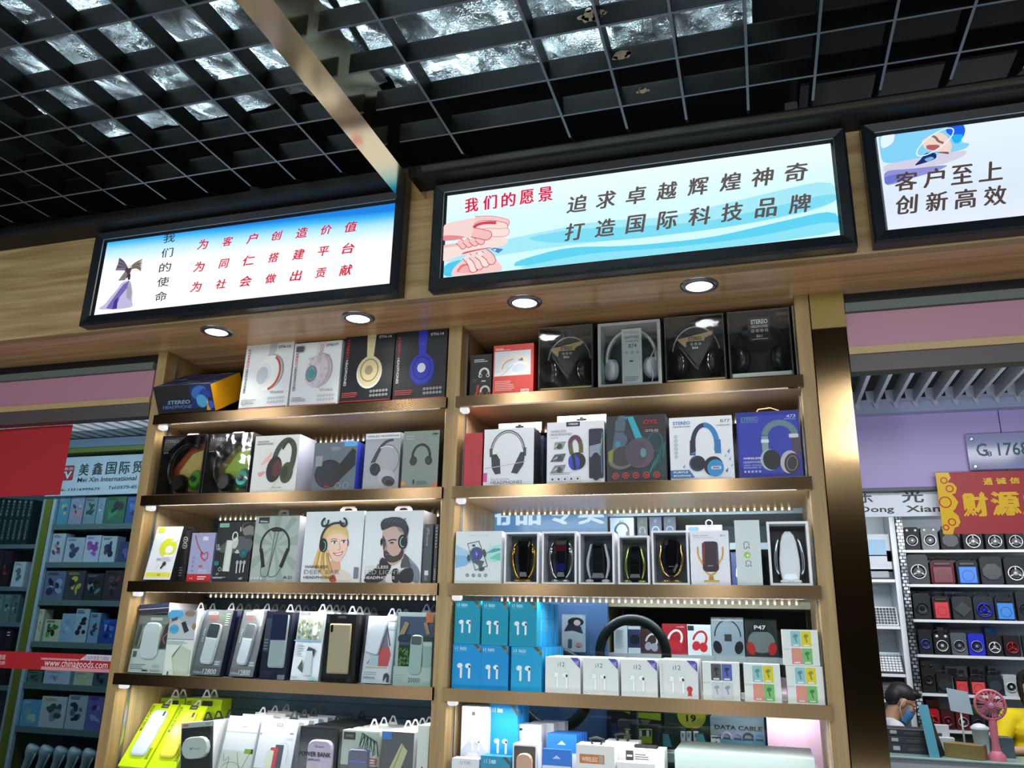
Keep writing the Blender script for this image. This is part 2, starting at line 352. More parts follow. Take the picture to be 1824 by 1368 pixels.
def fit(q, Y, shelf, lean=0):
    BL, BR, TL, TR = [at(p, Y) for p in q]
    w = ((BR - BL).length + (TR - TL).length) / 2; zb = (BL.z + BR.z) / 2
    b, t = (BL + BR) / 2, (TL + TR) / 2; roll = math.atan2(t.x - b.x, t.z - b.z)
    h = (t - b).length
    d = ray((q[2][0] + q[3][0]) / 2, (q[2][1] + q[3][1]) / 2); k = (b.x - CAM.x) / d.x; T = CAM + d * k; ln = math.atan2(T.y - Y, T.z - zb)      # the top edge lies straight behind the foot: the pack leans back
    if b.x < 1.04 and math.radians(1.5) < ln < math.radians(48): return b.x, w, math.hypot(T.y - Y, T.z - zb), 0., ln
    return b.x, w, h, roll, 0.
def carton(name, label, q, shelf, art=None, col='#e8ecee', side=None, d=.06, Y=.02, lean=None, yaw=0., cat='box', group=None, parts=False, roll=None, rough=.42, dw=.003, hadd=0., top=None, part='carton', open_=False, back='#111'):
    if Y == .02 and shelf < 4: Y = .008
    x, w, h, rl, ln = fit(q, Y, shelf)
    h += hadd
    if lean is None: lean = ln; h = h if lean else h
    if roll is None: roll = rl if abs(rl) > .04 else 0.
    w -= dw; lo, hi = (.0408, 1.0352) if x < 1.06 else (1.0864, 2.0102); hw = w / 2 + abs(math.sin(roll)) * h * .0; w = min(w, hi - lo); x = min(max(x, lo + w / 2), hi - w / 2); z = STOP[shelf] + BT[shelf]
    z += abs(math.sin(roll)) * w / 2 + .0004 + d * math.sin(lean)
    root = thing(name, label, cat, (x, Y, z), (-lean, roll, yaw), group)
    root.rotation_mode = 'XYZ'
    mb = MB(); side = side or col
    if not open_: mb.box(-w / 2, 0, 0, w / 2, d, h, M(side, rough), [M(col, rough), None, None, None, M(top, rough) if top else None, None])
    else:
        e = open_
        for bx in ((-w / 2, 0, 0, -w / 2 + e, d, h), (w / 2 - e, 0, 0, w / 2, d, h), (-w / 2 + e, 0, h - e, w / 2 - e, d, h), (-w / 2 + e, 0, 0, w / 2 - e, d, e)): mb.box(*bx, M(side, rough))
        mb.box(-w / 2 + e, d - .004, e, w / 2 - e, d, h - e, M(back, .5))
    if art and not open_:
        art(Face(mb, (-w / 2, 0, 0), (1, 0, 0), (0, 0, 1), (0, -1, 0), w, h, rough=rough))
    if parts: mb.build(part, root)
    else:                                   # one mesh: the thing itself
        ob = mb.build(name, None); ob.location = root.location; ob.rotation_euler = root.rotation_euler; tag(ob, label, cat, group)
        bpy.data.objects.remove(root); ob.name = name; root = ob
    return root, w, h
def headphones3d(parent, cx, cz, y, R, band, cup, cushion='#141518', name='headphones', H=None, cr=.3, slim=.05, rim=None):
    """real headphones inside a clear pack: arch with two ear cups"""
    H = H or R * 1.2; e = bpy.data.objects.new(name, None); COL.objects.link(e); e.parent = parent; e.location = (cx, y, cz); e.empty_display_size = .01
    mb = MB(); pts = [(R * math.cos(t), 0, H * math.sin(t)) for t in [math.radians(-8 + 196 * k / 22) for k in range(23)]]
    mb.tube(pts, R * slim, M(band, .3, .4), 8, flat=2.2); mb.build('headband', e)
    for sg in (-1, 1):
        mb = MB(); ax = Vector((sg * .75, -.55, -.1)); c = (sg * R * .82, 0, -R * .42); r = R * cr * 1.25
        mb.lathe([(r * .55, -.30 * r), (r * .95, -.26 * r), (r, -.1 * r), (r * .92, .05 * r)], M(cushion, .6), c, ax)
        mb.lathe([(r * .95, .05 * r), (r * 1., .12 * r), (r * .93, .34 * r), (r * .6, .42 * r)], M(cup, .25), c, ax)
        if rim: mb.tube([Vector(c) + ax.normalized() * .1 * r + (ax.orthogonal().normalized() * math.cos(t) + ax.normalized().cross(ax.orthogonal().normalized()) * math.sin(t)) * r * 1.02 for t in [2 * PI * k / 20 for k in range(20)]], r * .05, rim, 6, True)
        mb.tube([(sg * R * .99, 0, -R * .05), (sg * R * .95, 0, -R * .25)], R * .07, CHROME, 8)
        mb.build('ear_cup', e)
    return e
# ================================================================== the building
W = lambda z: z + ZC
ZS, YF, ZG = W(.8598), -.22, W(1.2)
struct(MB().box(-7, -7, -.05, 8, 7, 0, M('#77756f', .3, grain=.3)), 'floor')
struct(MB().box(-7, -7.2, 0, 8, -7, W(1.9), M('#33291f', .6)), 'wall_back')
struct(MB().box(-7, -7, W(1.75), 8, 7, W(1.9), M('#050608', .7)), 'ceiling')
# open-cell ceiling of black blades
mb = MB(); bm_ = M('#050607', .4, spec=.25); lit_edge_ = M('#59636c', .35); px_, py_ = .1455, .139  # bottom edges coloured lighter for the light they catch, same paint otherwise
lines_x = [.856 + .0 - px_ * k for k in range(0, 24)] + [1.49 + px_ * k for k in range(-2, 16)]
lines_x = [.842 - px_ * k for k in range(0, 24)] + [1.491 + px_ * k for k in range(-3, 16) if k != -1]
for X in lines_x:
    if .93 < X < 1.06: continue
    v = [(X - .003, -4.4, ZG), (X + .003, -4.4, ZG), (X + .003, -.36, ZG), (X - .003, -.36, ZG), (X - .003, -4.4, ZG + .052), (X + .003, -4.4, ZG + .052), (X + .003, -.235, ZG + .052), (X - .003, -.235, ZG + .052)]
    mb.add(v, [(1, 2, 6, 5), (3, 0, 4, 7), (2, 3, 7, 6), (4, 5, 6, 7)], bm_); mb.add(v[:4], [(3, 2, 1, 0)], lit_edge_)
for k in range(29):
    y = -.452 - py_ * k
    for x0, x1 in ((-2.6, .99), (1.06, 3.7)): mb.box(x0, y - .003, ZG + .0005, x1, y + .003, ZG + .0525, bm_, [None] * 5 + [lit_edge_])
for x, y, r in ((1.62, -.73, .022), (1.635, -.73, .014), (1.66, -.591, .018), (1.69, -.452, .012)):
    for k in range(5):
        q = random.uniform(0, 6.28); s_ = r * (1 if k == 0 else .4); cx, cz = x + (r * math.cos(q) if k else 0), ZG + .032 + (.6 * r * math.sin(q) if k else 0)
        mb.add([(cx + s_ * math.cos(t) * random.uniform(.7, 1.1), y - .0032, cz + s_ * .8 * math.sin(t) * random.uniform(.7, 1.1)) for t in [2 * PI * j / 11 for j in range(11)]], [list(range(11))], M('#b9ad90', .7))
struct(mb, 'ceiling_low')
# foil-wrapped ducts over the grid
def duct(x0, x1, y0, y1, z, label):
    mb = MB(); nx, ny = 40, 26; v = []; rnd = random.Random(int(x0 * 100))
    pins = [(rnd.uniform(x0, x1), rnd.uniform(y0, y1)) for _ in range(9)]
    for j in range(ny + 1):
        for i in range(nx + 1):
            x, y = x0 + (x1 - x0) * i / nx, y0 + (y1 - y0) * j / ny
            dz = sum(.03 * math.exp(-((x - a) ** 2 + (y - b) ** 2) / .004) for a, b in pins) + rnd.uniform(-.006, .006)
            v.append((x, y, z + dz))
    f = [[j * (nx + 1) + i, (j + 1) * (nx + 1) + i, (j + 1) * (nx + 1) + i + 1, j * (nx + 1) + i + 1] for j in range(ny) for i in range(nx)]
    mb.add(v, f, FOIL, True)
    mb.box(x0, y0, z + .03, x1, y1, W(1.72), FOIL)
    o = mb.build('vent_duct'); tag(o, label, 'duct', 'foil wrapped ducts above the grid')
duct(-.02, 1.0, -1.45, -.43, W(1.4), 'crinkled silver foil duct above the black grid, left of the metal beam')
duct(1.02, 1.95, -1.5, -.40, W(1.4), 'crinkled silver foil duct above the black grid, right of the metal beam')
# champagne metal beam
mb = MB(); v = []
for (xa, xb, y) in ((1.0, 1.07, -4.2), (.968, 1.04, -.222)): v += [(xa, y, W(1.163)), (xb, y, W(1.163)), (xb, y, W(1.3)), (xa, y, W(1.3))]
mb.add(v, [(0, 4, 5, 1), (1, 5, 6, 2), (3, 7, 4, 0), (4, 7, 6, 5), (0, 1, 2, 3), (2, 6, 7, 3)], BEAMM); struct(mb, 'trim_1', (1, 0))
# fascia, soffit, header boxes
mb = MB(); mb.box(-2.6, YF, ZS, 3.9, YF + .03, W(1.2), OAK_X); struct(mb, 'wall_front')
mb = MB(); mb.box(-2.6, YF + .002, ZS + .0002, 3.9, .03, ZS + .03, SOF); mb.box(0, .03, ZS + .0002, 2.052, .36, ZS + .03, SOF); struct(mb, 'trim_2')
mb = MB(); mb.box(-2.6, -.30, W(1.19), 3.9, YF - .001, W(1.225), M('#060709', .6)); mb.box(1.06, -.31, W(1.2), 3.9, -.3005, W(1.214), M('#4c4e48', .5, .3)); struct(mb, 'trim_3')
def header(name, x0, x1):
    mb = MB(); mb.box(x0, 0.02, W(.821), x1, .07, ZS, M('#0e1414', .5)); mb.box(x0, -.012, W(.798), x1, .07, W(.822), M('#56625f', .4))
    mb.box(x0, 0, W(.705), x1, .07, W(.797), M('#a8798c', .35)); mb.box(x0, -.004, W(.685), x1, .07, W(.7045), M('#b0976a', .4)); mb.box(x0, .002, W(.64), x1, .045, W(.6848), M('#4d4648', .4)); struct(mb, name)
header('trim_4', -2.6, -.005); header('trim_5', 2.137, 3.9)
# bronze pillar beside the shelves
mb = MB(); mb.box(2.0535, -.005, 0, 2.134, .2, W(.76), BRONZE_P); ob = struct(mb, 'pillar', (0, 2))
ob = MB().box(2.0535, -.008, W(.76), 2.136, .2, ZS, M('#8d7537', .35)).build('pillar_upper', None, kind='structure')
# ================================================================== display shelf
sh = thing('display_shelf', 'oak laminate wall shelving of two bays with bronze shelf edges and lit undersides', 'shelf', (1.03, 0, 0))
sh_inv = Matrix.Translation((-1.03, 0, 0))
def part(mb, name, parent=sh, uv=None):
    o = mb.build(name, parent, uv); o.matrix_parent_inverse = Matrix.Translation((-1.03, 0, 0)); return o
DEP = .35
for x0, x1 in ((0, .036), (1.04, 1.0816), (2.015, 2.0517)):
    mb = MB(); mb.cbox(x0, 0, 0, x1, DEP, ZS, OAK_Z, .0012); part(mb, 'stile')
LEDM = M('#fff4e0', emit=1.5); EDGE = .0315
BAYS = ((.036, 1.04), (1.0816, 2.015))
for b, (x0, x1) in enumerate(BAYS):
    for s in range(1, 6):
        z = STOP[s]; mb = MB(); mb.box(x0 + .001, .0022, z - .026, x1 - .001, DEP, z + BT[s], M('#c2a67a', .35) if s < 3 else M('#d9d6cc', .2)); bd = part(mb, 'shelf_board')
        mb = MB(); mb.box(x0 - .006, -.012, z - EDGE, x1 + .006, .002, z, BRONZE); o = mb.build('edge_strip', bd, (0, 2))
        if s < 5:
            mb = MB(); mb.box(x0 + .03, DEP - .016, z - .034, x1 - .03, DEP - .004, z - .0262, M('#d8cdb8', .3)); n = 46
            for k in range(n):
                xx = x0 + .04 + (x1 - x0 - .08) * k / (n - 1); mb.box(xx - .0025, DEP - .0175, z - .0345, xx + .0025, DEP - .0155, z - .0265, LEDM)
            mb.build('led_strip', bd)
            mb = MB()
            mb.cbox(x0 + .0005, .004, z - .044, x0 + .024, .03, z - .0262, M('#f4f6f8', .3, emit=.9), .004)
            mb.build('lamp_end', bd)
    # upright chrome rails on the inner sides
    for xx in (x0 + .0005, x1 - .0045):
        mb = MB(); mb.box(xx, .045, .7, xx + .004, .056, ZS - .01, M('#c9cccd', .2, .9)); part(mb, 'rail')
    for xa, xb in ((x0 + .0003, x0 + .004), (x1 - .004, x1 - .0003)):
        mb = MB()
        for s in range(2, 6): mb.box(xa, .0605, STOP[s], xb, DEP, STOP[s - 1] - .0265, OAK_Y)
        part(mb, 'side_lining')
def slatback():
    m, n, l, b = newmat('blue_grey_slats'); t = n.new('ShaderNodeTexCoord'); w = n.new('ShaderNodeTexWave'); w.bands_direction = 'Z'; w.inputs['Scale'].default_value = 9; w.wave_profile = 'SAW'
    r = n.new('ShaderNodeValToRGB'); r.color_ramp.elements[0].color = rgb('#3c5a78'); r.color_ramp.elements[0].position = .02; r.color_ramp.elements[1].color = rgb('#7d9fc2'); r.color_ramp.elements[1].position = .12
    l.new(t.outputs['Object'], w.inputs['Vector']); l.new(w.outputs['Fac'], r.inputs[0]); l.new(r.outputs[0], b.inputs['Base Color']); b.inputs['Roughness'].default_value = .3; return m
mb = MB(); mb.box(.036, DEP + .001, .3, 1.04, DEP + .012, STOP[2], slatback()); part(mb, 'back_panel')
mb = MB(); mb.box(.036, DEP + .001, STOP[2], 1.04, DEP + .012, ZS, M('#15171a', .5)); mb.box(1.0816, DEP + .001, STOP[1] - .02, 2.015, DEP + .012, ZS, M('#101214', .5)); part(mb, 'back_panel')
mb = MB(); mb.box(1.0816, DEP + .001, STOP[2] - .02, 2.015, DEP + .012, STOP[1] - .0205, M('#27314e', .35)); part(mb, 'back_panel')
mb = MB(); mb.box(1.0816, DEP + .003, .3, 2.015, DEP + .007, STOP[2] - .0205, PANE); part(mb, 'back_glass')
# ================================================================== downlights
for k, (x, lab) in enumerate(((.321, 'round recessed downlight in the soffit above the tipped blue box, leftmost of four'), (.805, 'round recessed downlight in the soffit above the black boxes with gold and blue headphones'),
        (1.311, 'round recessed downlight in the soffit above the red box and the first clear pack'), (1.78, 'round recessed downlight in the soffit below the right end of the clasped-hands sign'))):
    t = thing('downlight', lab, 'light', (x, -.13, ZS), (0, 0, 0), 'soffit downlights')
    mb = MB(); mb.lathe([(.034, .0002), (.0345, -.006), (.047, -.004), (.049, .0002)], M('#8d949c', .2, .8), n=28); mb.build('bezel', t)
    mb = MB(); mb.lathe([(.0338, -.0005), (.0338, -.0035)], M('#ffffff', emit=8), n=24); mb.build('lens', t)
    L = bpy.data.lights.new('downlight_beam', 'SPOT'); L.energy = 3; L.spot_size = 2.2; L.spot_blend = .6; L.shadow_soft_size = .03; L.color = (1, .94, .85)
    o = bpy.data.objects.new('downlight_beam', L); COL.objects.link(o); o.location = (x, -.13, ZS - .012)
# ================================================================== light boxes
def light_box(label, xo0, xo1, xi0, xi1, bg, art):
    zo0, zo1, zi0, zi1 = W(.8654), W(1.1837), W(.9041), W(1.1528)
    t = thing('light_box', label, 'sign', ((xo0 + xo1) / 2, YF, zo0), group='light box signs over the shelves'); cx, bz = (xo0 + xo1) / 2, zo0
    fr = M('#171c21', .3); R = lambda a, b, c, d: [(a - cx, b - bz), (c - cx, b - bz), (c - cx, d - bz), (a - cx, d - bz)]
    mb = MB(); O_, M1, M2, I_ = R(xo0, zo0, xo1, zo1), R(xo0 + .006, zo0 + .006, xo1 - .006, zo1 - .006), R(xi0 - .006, zi0 - .006, xi1 + .006, zi1 + .006), R(xi0, zi0, xi1, zi1)
    def strip(a, ya, b, yb, m):
        v = [(x, ya, z) for x, z in a] + [(x, yb, z) for x, z in b]; mb.add(v, [[k, (k + 1) % 4, 4 + (k + 1) % 4, 4 + k] for k in range(4)], m)
    strip(O_, 0, O_, -.036, fr); strip(O_, -.036, M1, -.042, fr); strip(M1, -.042, M2, -.034, fr); strip(M2, -.034, M2, -.030, M('#9aa3aa', .3)); strip(M2, -.030, I_, -.022, M('#15181c', .25)); mb.build('frame', t)
    mb = MB(); w, h = xi1 - xi0, zi1 - zi0; ob_o = (xi0 - cx - .003, -.0225, zi0 - bz - .003)
    mb.add([(xi0 - cx - .003, -.022, zi0 - bz - .003), (xi1 - cx + .003, -.022, zi0 - bz - .003), (xi1 - cx + .003, -.022, zi1 - bz + .003), (xi0 - cx - .003, -.022, zi1 - bz + .003)], [(0, 1, 2, 3)], bg)
    F = Face(mb, (xi0 - cx, -.022, zi0 - bz), (1, 0, 0), (0, 0, 1), (0, -1, 0), w, h, emit=1.); F.k = 0; art(F); mb.build('lit_panel', t)
    return t
def uvof(cr, xi0, xi1):                          # photo point -> 0..1 on a lit panel
    def g(a, b):
        p = at(cr(a, b), -.242); return ((p.x - xi0) / (xi1 - xi0), (p.z - W(.9041)) / (.2487))
    return g
RED, INK = '#d8243a', '#4a3f3e'
def art1(F):
    # eagle landing on a rock
    P = uvof(crop(0, 0, 2.4), -.0502, .9542); C = uvof(crop(142, 320, 1.7812), -.0502, .9542)
    F.ps([C(55, 412), C(80, 396), C(98, 372), C(118, 350), C(134, 326), C(160, 318), C(168, 350), C(166, 385), C(170, 404), C(120, 412)], '#c3bfe0', 1)
    F.p([C(84, 408), C(104, 380), C(124, 352), C(140, 332), C(158, 320), C(150, 345), C(128, 372), C(118, 398), C(108, 412)], '#7668b4'); F.p([C(104, 410), C(110, 385), C(122, 372), C(118, 410)], '#3c3a8c'); F.p([C(150, 345), C(160, 322), C(166, 360), C(160, 385), C(148, 372)], '#a8a3b4')
    for k in range(9): F.l([C(150, 284), C(140 - 3.5 * k, 262 + .35 * k * k), C(126 - 1.5 * k + .5 * k * k * .3, 250 + 4.6 * k)], (.012, .004), ('#6a5f74', '#55495f', '#7c7186')[k % 3])
    for k in range(7): F.l([C(160, 284), C(176 + k, 266 + 2 * k), C(200 - .6 * k, 254 + 6 * k)], (.010, .003), ('#7d6f66', '#948678', '#655a56')[k % 3])
    F.p([C(148, 280), C(160, 276), C(166, 286), C(160, 304), C(150, 316), C(144, 300)], '#4c4450'); F.p([C(124, 322), C(146, 292), C(154, 300), C(146, 320)], '#857a80'); F.p([C(154, 304), C(164, 300), C(162, 318), C(155, 320)], '#3a343c')
    F.e(*C(160, 277), .007, .006, '#efe9e0'); F.p([C(165, 275), C(171, 279), C(165, 281)], '#c9a24a')
    for k, ch in enumerate('我们的使命'):
        a, b = P(727 - 8.5 * k, 1020 + 62.5 * k); F.t(ch, a - .021, b - .062, a + .021, b + .062, '#3c3a44', bold=.004)
    rows = ['为客户创造价值', '为同仁搭建平台', '为社会做出贡献']
    x0s = [(872, 1048), (858, 1145), (848, 1232)]; x1s = [(1506, 975), (1496, 1068), (1487, 1163)]
    for s, p0, p1 in zip(rows, x0s, x1s):
        for k, ch in enumerate(s):
            a, b = P(p0[0] + (p1[0] - p0[0]) * k / 6, p0[1] + (p1[1] - p0[1]) * k / 6); q = .9 if k % 2 else 1.
            F.t(ch, a - .019 * q, b - .065 * q, a + .019 * q, b + .065 * q, '#e0243c', bold=.012, shear=.18)
bg1 = grad_emit('light_box_sky_print', [(0, '#fbfbff'), (.66, '#f2f8ff'), (.82, '#b4e6ff'), (.93, '#46b8f2'), (1, '#2080dc')], 1.12, .14, .1, 2.5, .03, .30)
light_box('black framed light box with an eagle and three lines of red characters', -.0867, .9911, -.0502, .9542, bg1, art1)
def art2(F):
    P = uvof(crop(780, 320, 5.7), 1.1137, 2.1156); B = uvof(crop(600, 0, 2.4), 1.1137, 2.1156); C_ = uvof(crop(1124, 0, 2.606), 1.1137, 2.1156)
    for pts, c in (([(0, .30), (.25, .40), (.42, .46), (.6, .40), (.78, .50), (1, .62), (1, .30), (.7, .2), (.4, .22), (.2, .2), (0, .16)], '#a9ecfb'),
                   ([(.22, .36), (.36, .40), (.5, .35), (.7, .30), (.86, .38), (1, .46), (1, .34), (.8, .22), (.5, .20), (.3, .26)], '#7fdff7'),
                   ([(.2, .10), (.34, .2), (.5, .13), (.7, .12), (.85, .2), (1, .28), (1, .02), (.2, .02)], '#62d6f5'), ([(.22, .03), (.4, .1), (.6, .06), (.8, .07), (1, .17), (1, 0), (.22, 0)], '#8fe6f7'),
                   ([(0, .16), (.06, .2), (.06, .02), (0, .0)], '#52cdee')): F.ps(pts, c)
    # three hands laid over one another
    def fin(pts, wd, c, sh='#e38a94'):
        F.l([P(*q) for q in pts], wd + .004, sh); F.e(*P(*pts[-1]), wd / 2 + .002, wd / 2 + .002, sh); F.l([P(*q) for q in pts], wd, c); F.e(*P(*pts[-1]), wd / 2, wd / 2, c)
    F.ps([P(130, 985), P(150, 910), P(230, 830), P(330, 760), P(450, 740), P(560, 780), P(640, 860), P(660, 930), P(420, 960)], '#f7cfcd')
    F.ps([P(180, 940), P(240, 860), P(330, 850), P(430, 930), P(300, 950)], '#e27684'); F.ps([P(200, 950), P(250, 880), P(330, 870), P(410, 940)], '#f3b3b4')
    for k in range(4): x = 285 + 62 * k; fin([(x, 775 - 10 * k), (x + 55, 830 - 16 * k), (x + 78, 905 - 26 * k)], .021, ('#fbe3e0', '#f9d6d4', '#fbe6e2', '#f8d0ce')[k], '#cc4458')
    F.ps([P(45, 672), P(260, 640), P(420, 592), P(560, 572), P(700, 590), P(722, 640), P(650, 690), P(520, 692), P(420, 742), P(240, 768), P(40, 855)], '#fbe2dc')
    F.ps([P(240, 768), P(400, 726), P(540, 700), P(560, 690), P(420, 708), P(260, 742)], '#dd5a6c'); F.ps([P(45, 672), P(230, 645), P(250, 664), P(140, 690), P(45, 700)], '#f1c0bc')
    for k in range(4): fin([(210 + 66 * k, 628 - 8 * k), (240 + 66 * k, 650 - 6 * k), (262 + 62 * k, 680 - 14 * k)], .016, '#f6c6c4', '#cf4a5c')
    F.p([P(540, 715), P(580, 700), P(672, 715), P(622, 755), P(580, 738)], '#5d82b4'); F.p([P(560, 720), P(600, 712), P(590, 735)], '#e8eef4')
    F.ps([P(56, 468), P(200, 430), P(330, 405), P(450, 400), P(540, 430), P(560, 520), P(500, 590), P(360, 598), P(200, 605), P(55, 628)], '#f9d8d6')
    F.ps([P(56, 575), P(180, 575), P(300, 590), P(200, 622), P(55, 634)], '#e98c94')
    fin([(380, 425), (520, 418), (620, 432), (690, 452)], .022, '#f8cccb'); fin([(400, 500), (440, 470), (560, 468), (670, 492)], .024, '#fbdfdb', '#dc6270'); fin([(430, 560), (520, 545), (620, 552), (690, 545)], .022, '#fae4de', '#e9a2a4')
    fin([(360, 548), (430, 560), (505, 578)], .026, '#f6c2c2', '#d2495c'); F.l([P(370, 500), P(420, 462), P(520, 448), P(600, 452)], .009, '#d2495e')
    for k, ch in enumerate('我们的愿景'):
        a, b = P(352 + 187 * k, 272 - 26.5 * k); F.t(ch, a - .0188, b - .085, a + .0188, b + .085, '#e5184a', bold=.014)
    for s, p0, p1 in (('追求卓越辉煌神奇', B(1028, 880), C_(767, 812)), ('打造国际科技品牌', B(1022, 1000), C_(782, 960))):
        for k, ch in enumerate(s):
            a, b = p0[0] + (p1[0] - p0[0]) * k / 7, p0[1] + (p1[1] - p0[1]) * k / 7; F.t(ch, a - .026, b - .098, a + .026, b + .098, '#5f5655', bold=.012, shear=.18)
bg2 = grad_emit('light_box_wave_print', [(0, '#c4f4ff'), (.5, '#d2f6fb'), (.8, '#d9f6f6'), (1, '#e6fbff')], 1.08, 0, .2, 3, 0, .3)
light_box('black framed light box with clasped hands, red title and two lines of grey characters', 1.0776, 2.1498, 1.1137, 2.1156, bg2, art2)
def art3(F):
    P = uvof(crop(1524, 200, 5.947), 2.2194, 3.22)
    F.ps([P(240, 220), P(640, 185), P(940, 165), P(1050, 90), P(1130, 100), P(1170, 190), P(1110, 320), P(1220, 330), P(1150, 400), P(700, 480), P(290, 560), P(255, 400)], '#86d4fa')
    F.ps([P(930, 195), P(1060, 92), P(1130, 105), P(1165, 190), P(1140, 270), P(1080, 300)], '#1f63f0')
    F.ps([P(1000, 240), P(1150, 230), P(1100, 330), P(1040, 330)], '#27b4f6')
    F.ps([P(260, 250), P(420, 215), P(400, 330), P(270, 400)], '#e8f6fd')
    F.ps([P(290, 560), P(600, 500), P(900, 440), P(1190, 400), P(1150, 470), P(900, 560), P(600, 610), P(300, 650)], '#d7d3e6')
    F.ps([P(295, 620), P(600, 600), P(850, 570), P(990, 560), P(880, 620), P(600, 700), P(420, 760), P(310, 780)], '#8f93d8')
    F.ps([P(300, 680), P(560, 640), P(480, 720), P(310, 775)], '#6d79cf')
    F.ps([P(610, 575), P(690, 500), P(740, 430), P(850, 430), P(860, 490), P(760, 530)], '#1c2f6e'); F.ps([P(720, 500), P(800, 470), P(840, 490), P(760, 530)], '#78b4ea')
    F.ps([P(690, 310), P(740, 280), P(800, 240), P(880, 210), P(950, 240), P(1010, 320), P(1020, 380), P(990, 440), P(860, 420), P(740, 400)], '#f3d8cd')
    F.ps([P(745, 350), P(880, 345), P(900, 385), P(830, 410), P(750, 395)], '#b4626a'); F.l([P(800, 250), P(850, 270), P(870, 310), P(930, 330)], .006, '#8d6a66'); F.ps([P(840, 425), P(990, 420), P(985, 450), P(900, 435)], '#7e5a5c')
    F.g(*P(840, 320), .05, .018, .003, '#eaf8ff', 0, 360, 35)
    for s, p0, p1 in (('客户至上', (535, 735), (1415, 635)), ('创新高效', (548, 985), (1470, 895))):
        for k, ch in enumerate(s):
            a, b = P(p0[0] + (p1[0] - p0[0]) * k / 3, p0[1] + (p1[1] - p0[1]) * k / 3); F.t(ch, a - .024, b - .096, a + .024, b + .096, '#54453f', bold=.012, shear=.18)
bg3 = grad_emit('light_box_cloud_print', [(0, '#e6ebfb'), (.5, '#d6e4f4'), (1, '#dcecf4')], 1.1, 0, .25, 3, 0, .3)
light_box('black framed light box with a fist in blue clouds and grey characters', 2.185, 3.26, 2.2194, 3.22, bg3, art3)
# ================================================================== lamps and added fill lights
def area(name, loc, rot, sx, sy, e, col=(1, 1, 1), spread=None):
    L = bpy.data.lights.new(name, 'AREA'); L.shape = 'RECTANGLE'; L.size = sx; L.size_y = sy; L.energy = e; L.color = col
    if spread: L.spread = spread
    o = bpy.data.objects.new(name, L); COL.objects.link(o); o.location = loc; o.rotation_euler = rot; return o
for x0, x1 in BAYS:
    for s in range(1, 5): area('shelf_lamp', ((x0 + x1) / 2, .03, STOP[s] - .033), (math.radians(-14), 0, 0), x1 - x0 - .06, .018, 2.2, (1, .98, .95))
for x, y in ((-1.2, -2.3), (.6, -2.35), (2.6, -2.3), (4.2, -2.3), (1.6, -3.4), (-.6, -3.4), (3.6, -3.4)):
    area('hall_lamp', (x, y, W(1.15)), (math.radians(20), 0, 0), .16, 1.0, 22, (.93, .97, 1))
area('left_shop_lamp_and_uplight', (-2.4, 1.5, W(1.2)), (math.radians(25), 0, 0), 2.4, .6, 60, (.75, .88, 1))
area('left_shop_lamp_and_uplight', (-2.4, 1.7, W(.6)), (PI, 0, 0), 2, .6, 14, (.8, .9, 1))  # aims straight up at the slats, no fixture modelled
area('hall_fill_light', (1.2, -3.9, W(-1.2)), (math.radians(170), 0, 0), 7, 2, 140, (.88, .95, 1))  # unseen fill from below, added to brighten foil, blade edges and soffit
area('right_shop_lamp_and_bounce', (3.0, 2.4, W(1.35)), (0, 0, 0), 1.6, .5, 30, (.94, .97, 1))
area('right_shop_lamp_and_bounce', (3.2, 2.0, W(.55)), (math.radians(165), 0, 0), 1.8, .6, 26, (.9, .94, 1))  # added upward light in place of bounce onto the baffles, no lamp there
area('right_shop_lamp_and_bounce', (3.4, 3.9, W(.85)), (math.radians(35), 0, 0), 2.2, .4, 30, (.94, .97, 1))
for x, y in ((.45, -2.3), (1.5, -2.3)):  # unseen spots added to rake light across the foil creases
    L = bpy.data.lights.new('foil_rake_light', 'SPOT'); L.energy = 190; L.spot_size = 1.5; L.spot_blend = .8; L.shadow_soft_size = .05; L.color = (.75, .93, 1); o = bpy.data.objects.new('foil_rake_light', L); COL.objects.link(o); o.location = (x, y, W(1.30)); o.rotation_euler = (math.radians(93), 0, 0)
area('rear_fill_light', (1.93, .42, W(-.19)), (math.radians(30), 0, 0), .14, .04, .9, (1, .95, .97))  # unseen light added to brighten the pink board
area('rear_fill_light', (1.5, .46, W(.36)), (math.radians(35), 0, 0), .9, .06, 10, (.9, .96, 1))  # unseen light added to brighten the goods behind the glass
wd = bpy.data.worlds.new('world'); SC.world = wd; wd.use_nodes = True; wd.node_tree.nodes['Background'].inputs[0].default_value = (.55, .65, .75, 1); wd.node_tree.nodes['Background'].inputs[1].default_value = .05
SC.view_settings.view_transform = 'Standard'; SC.view_settings.look = 'None'; SC.view_settings.exposure = 0.
SC.cycles.use_denoising = True; SC.cycles.max_bounces = 8; SC.cycles.transparent_max_bounces = 16; SC.cycles.sample_clamp_indirect = 4; SC.cycles.caustics_reflective = False; SC.cycles.caustics_refractive = False
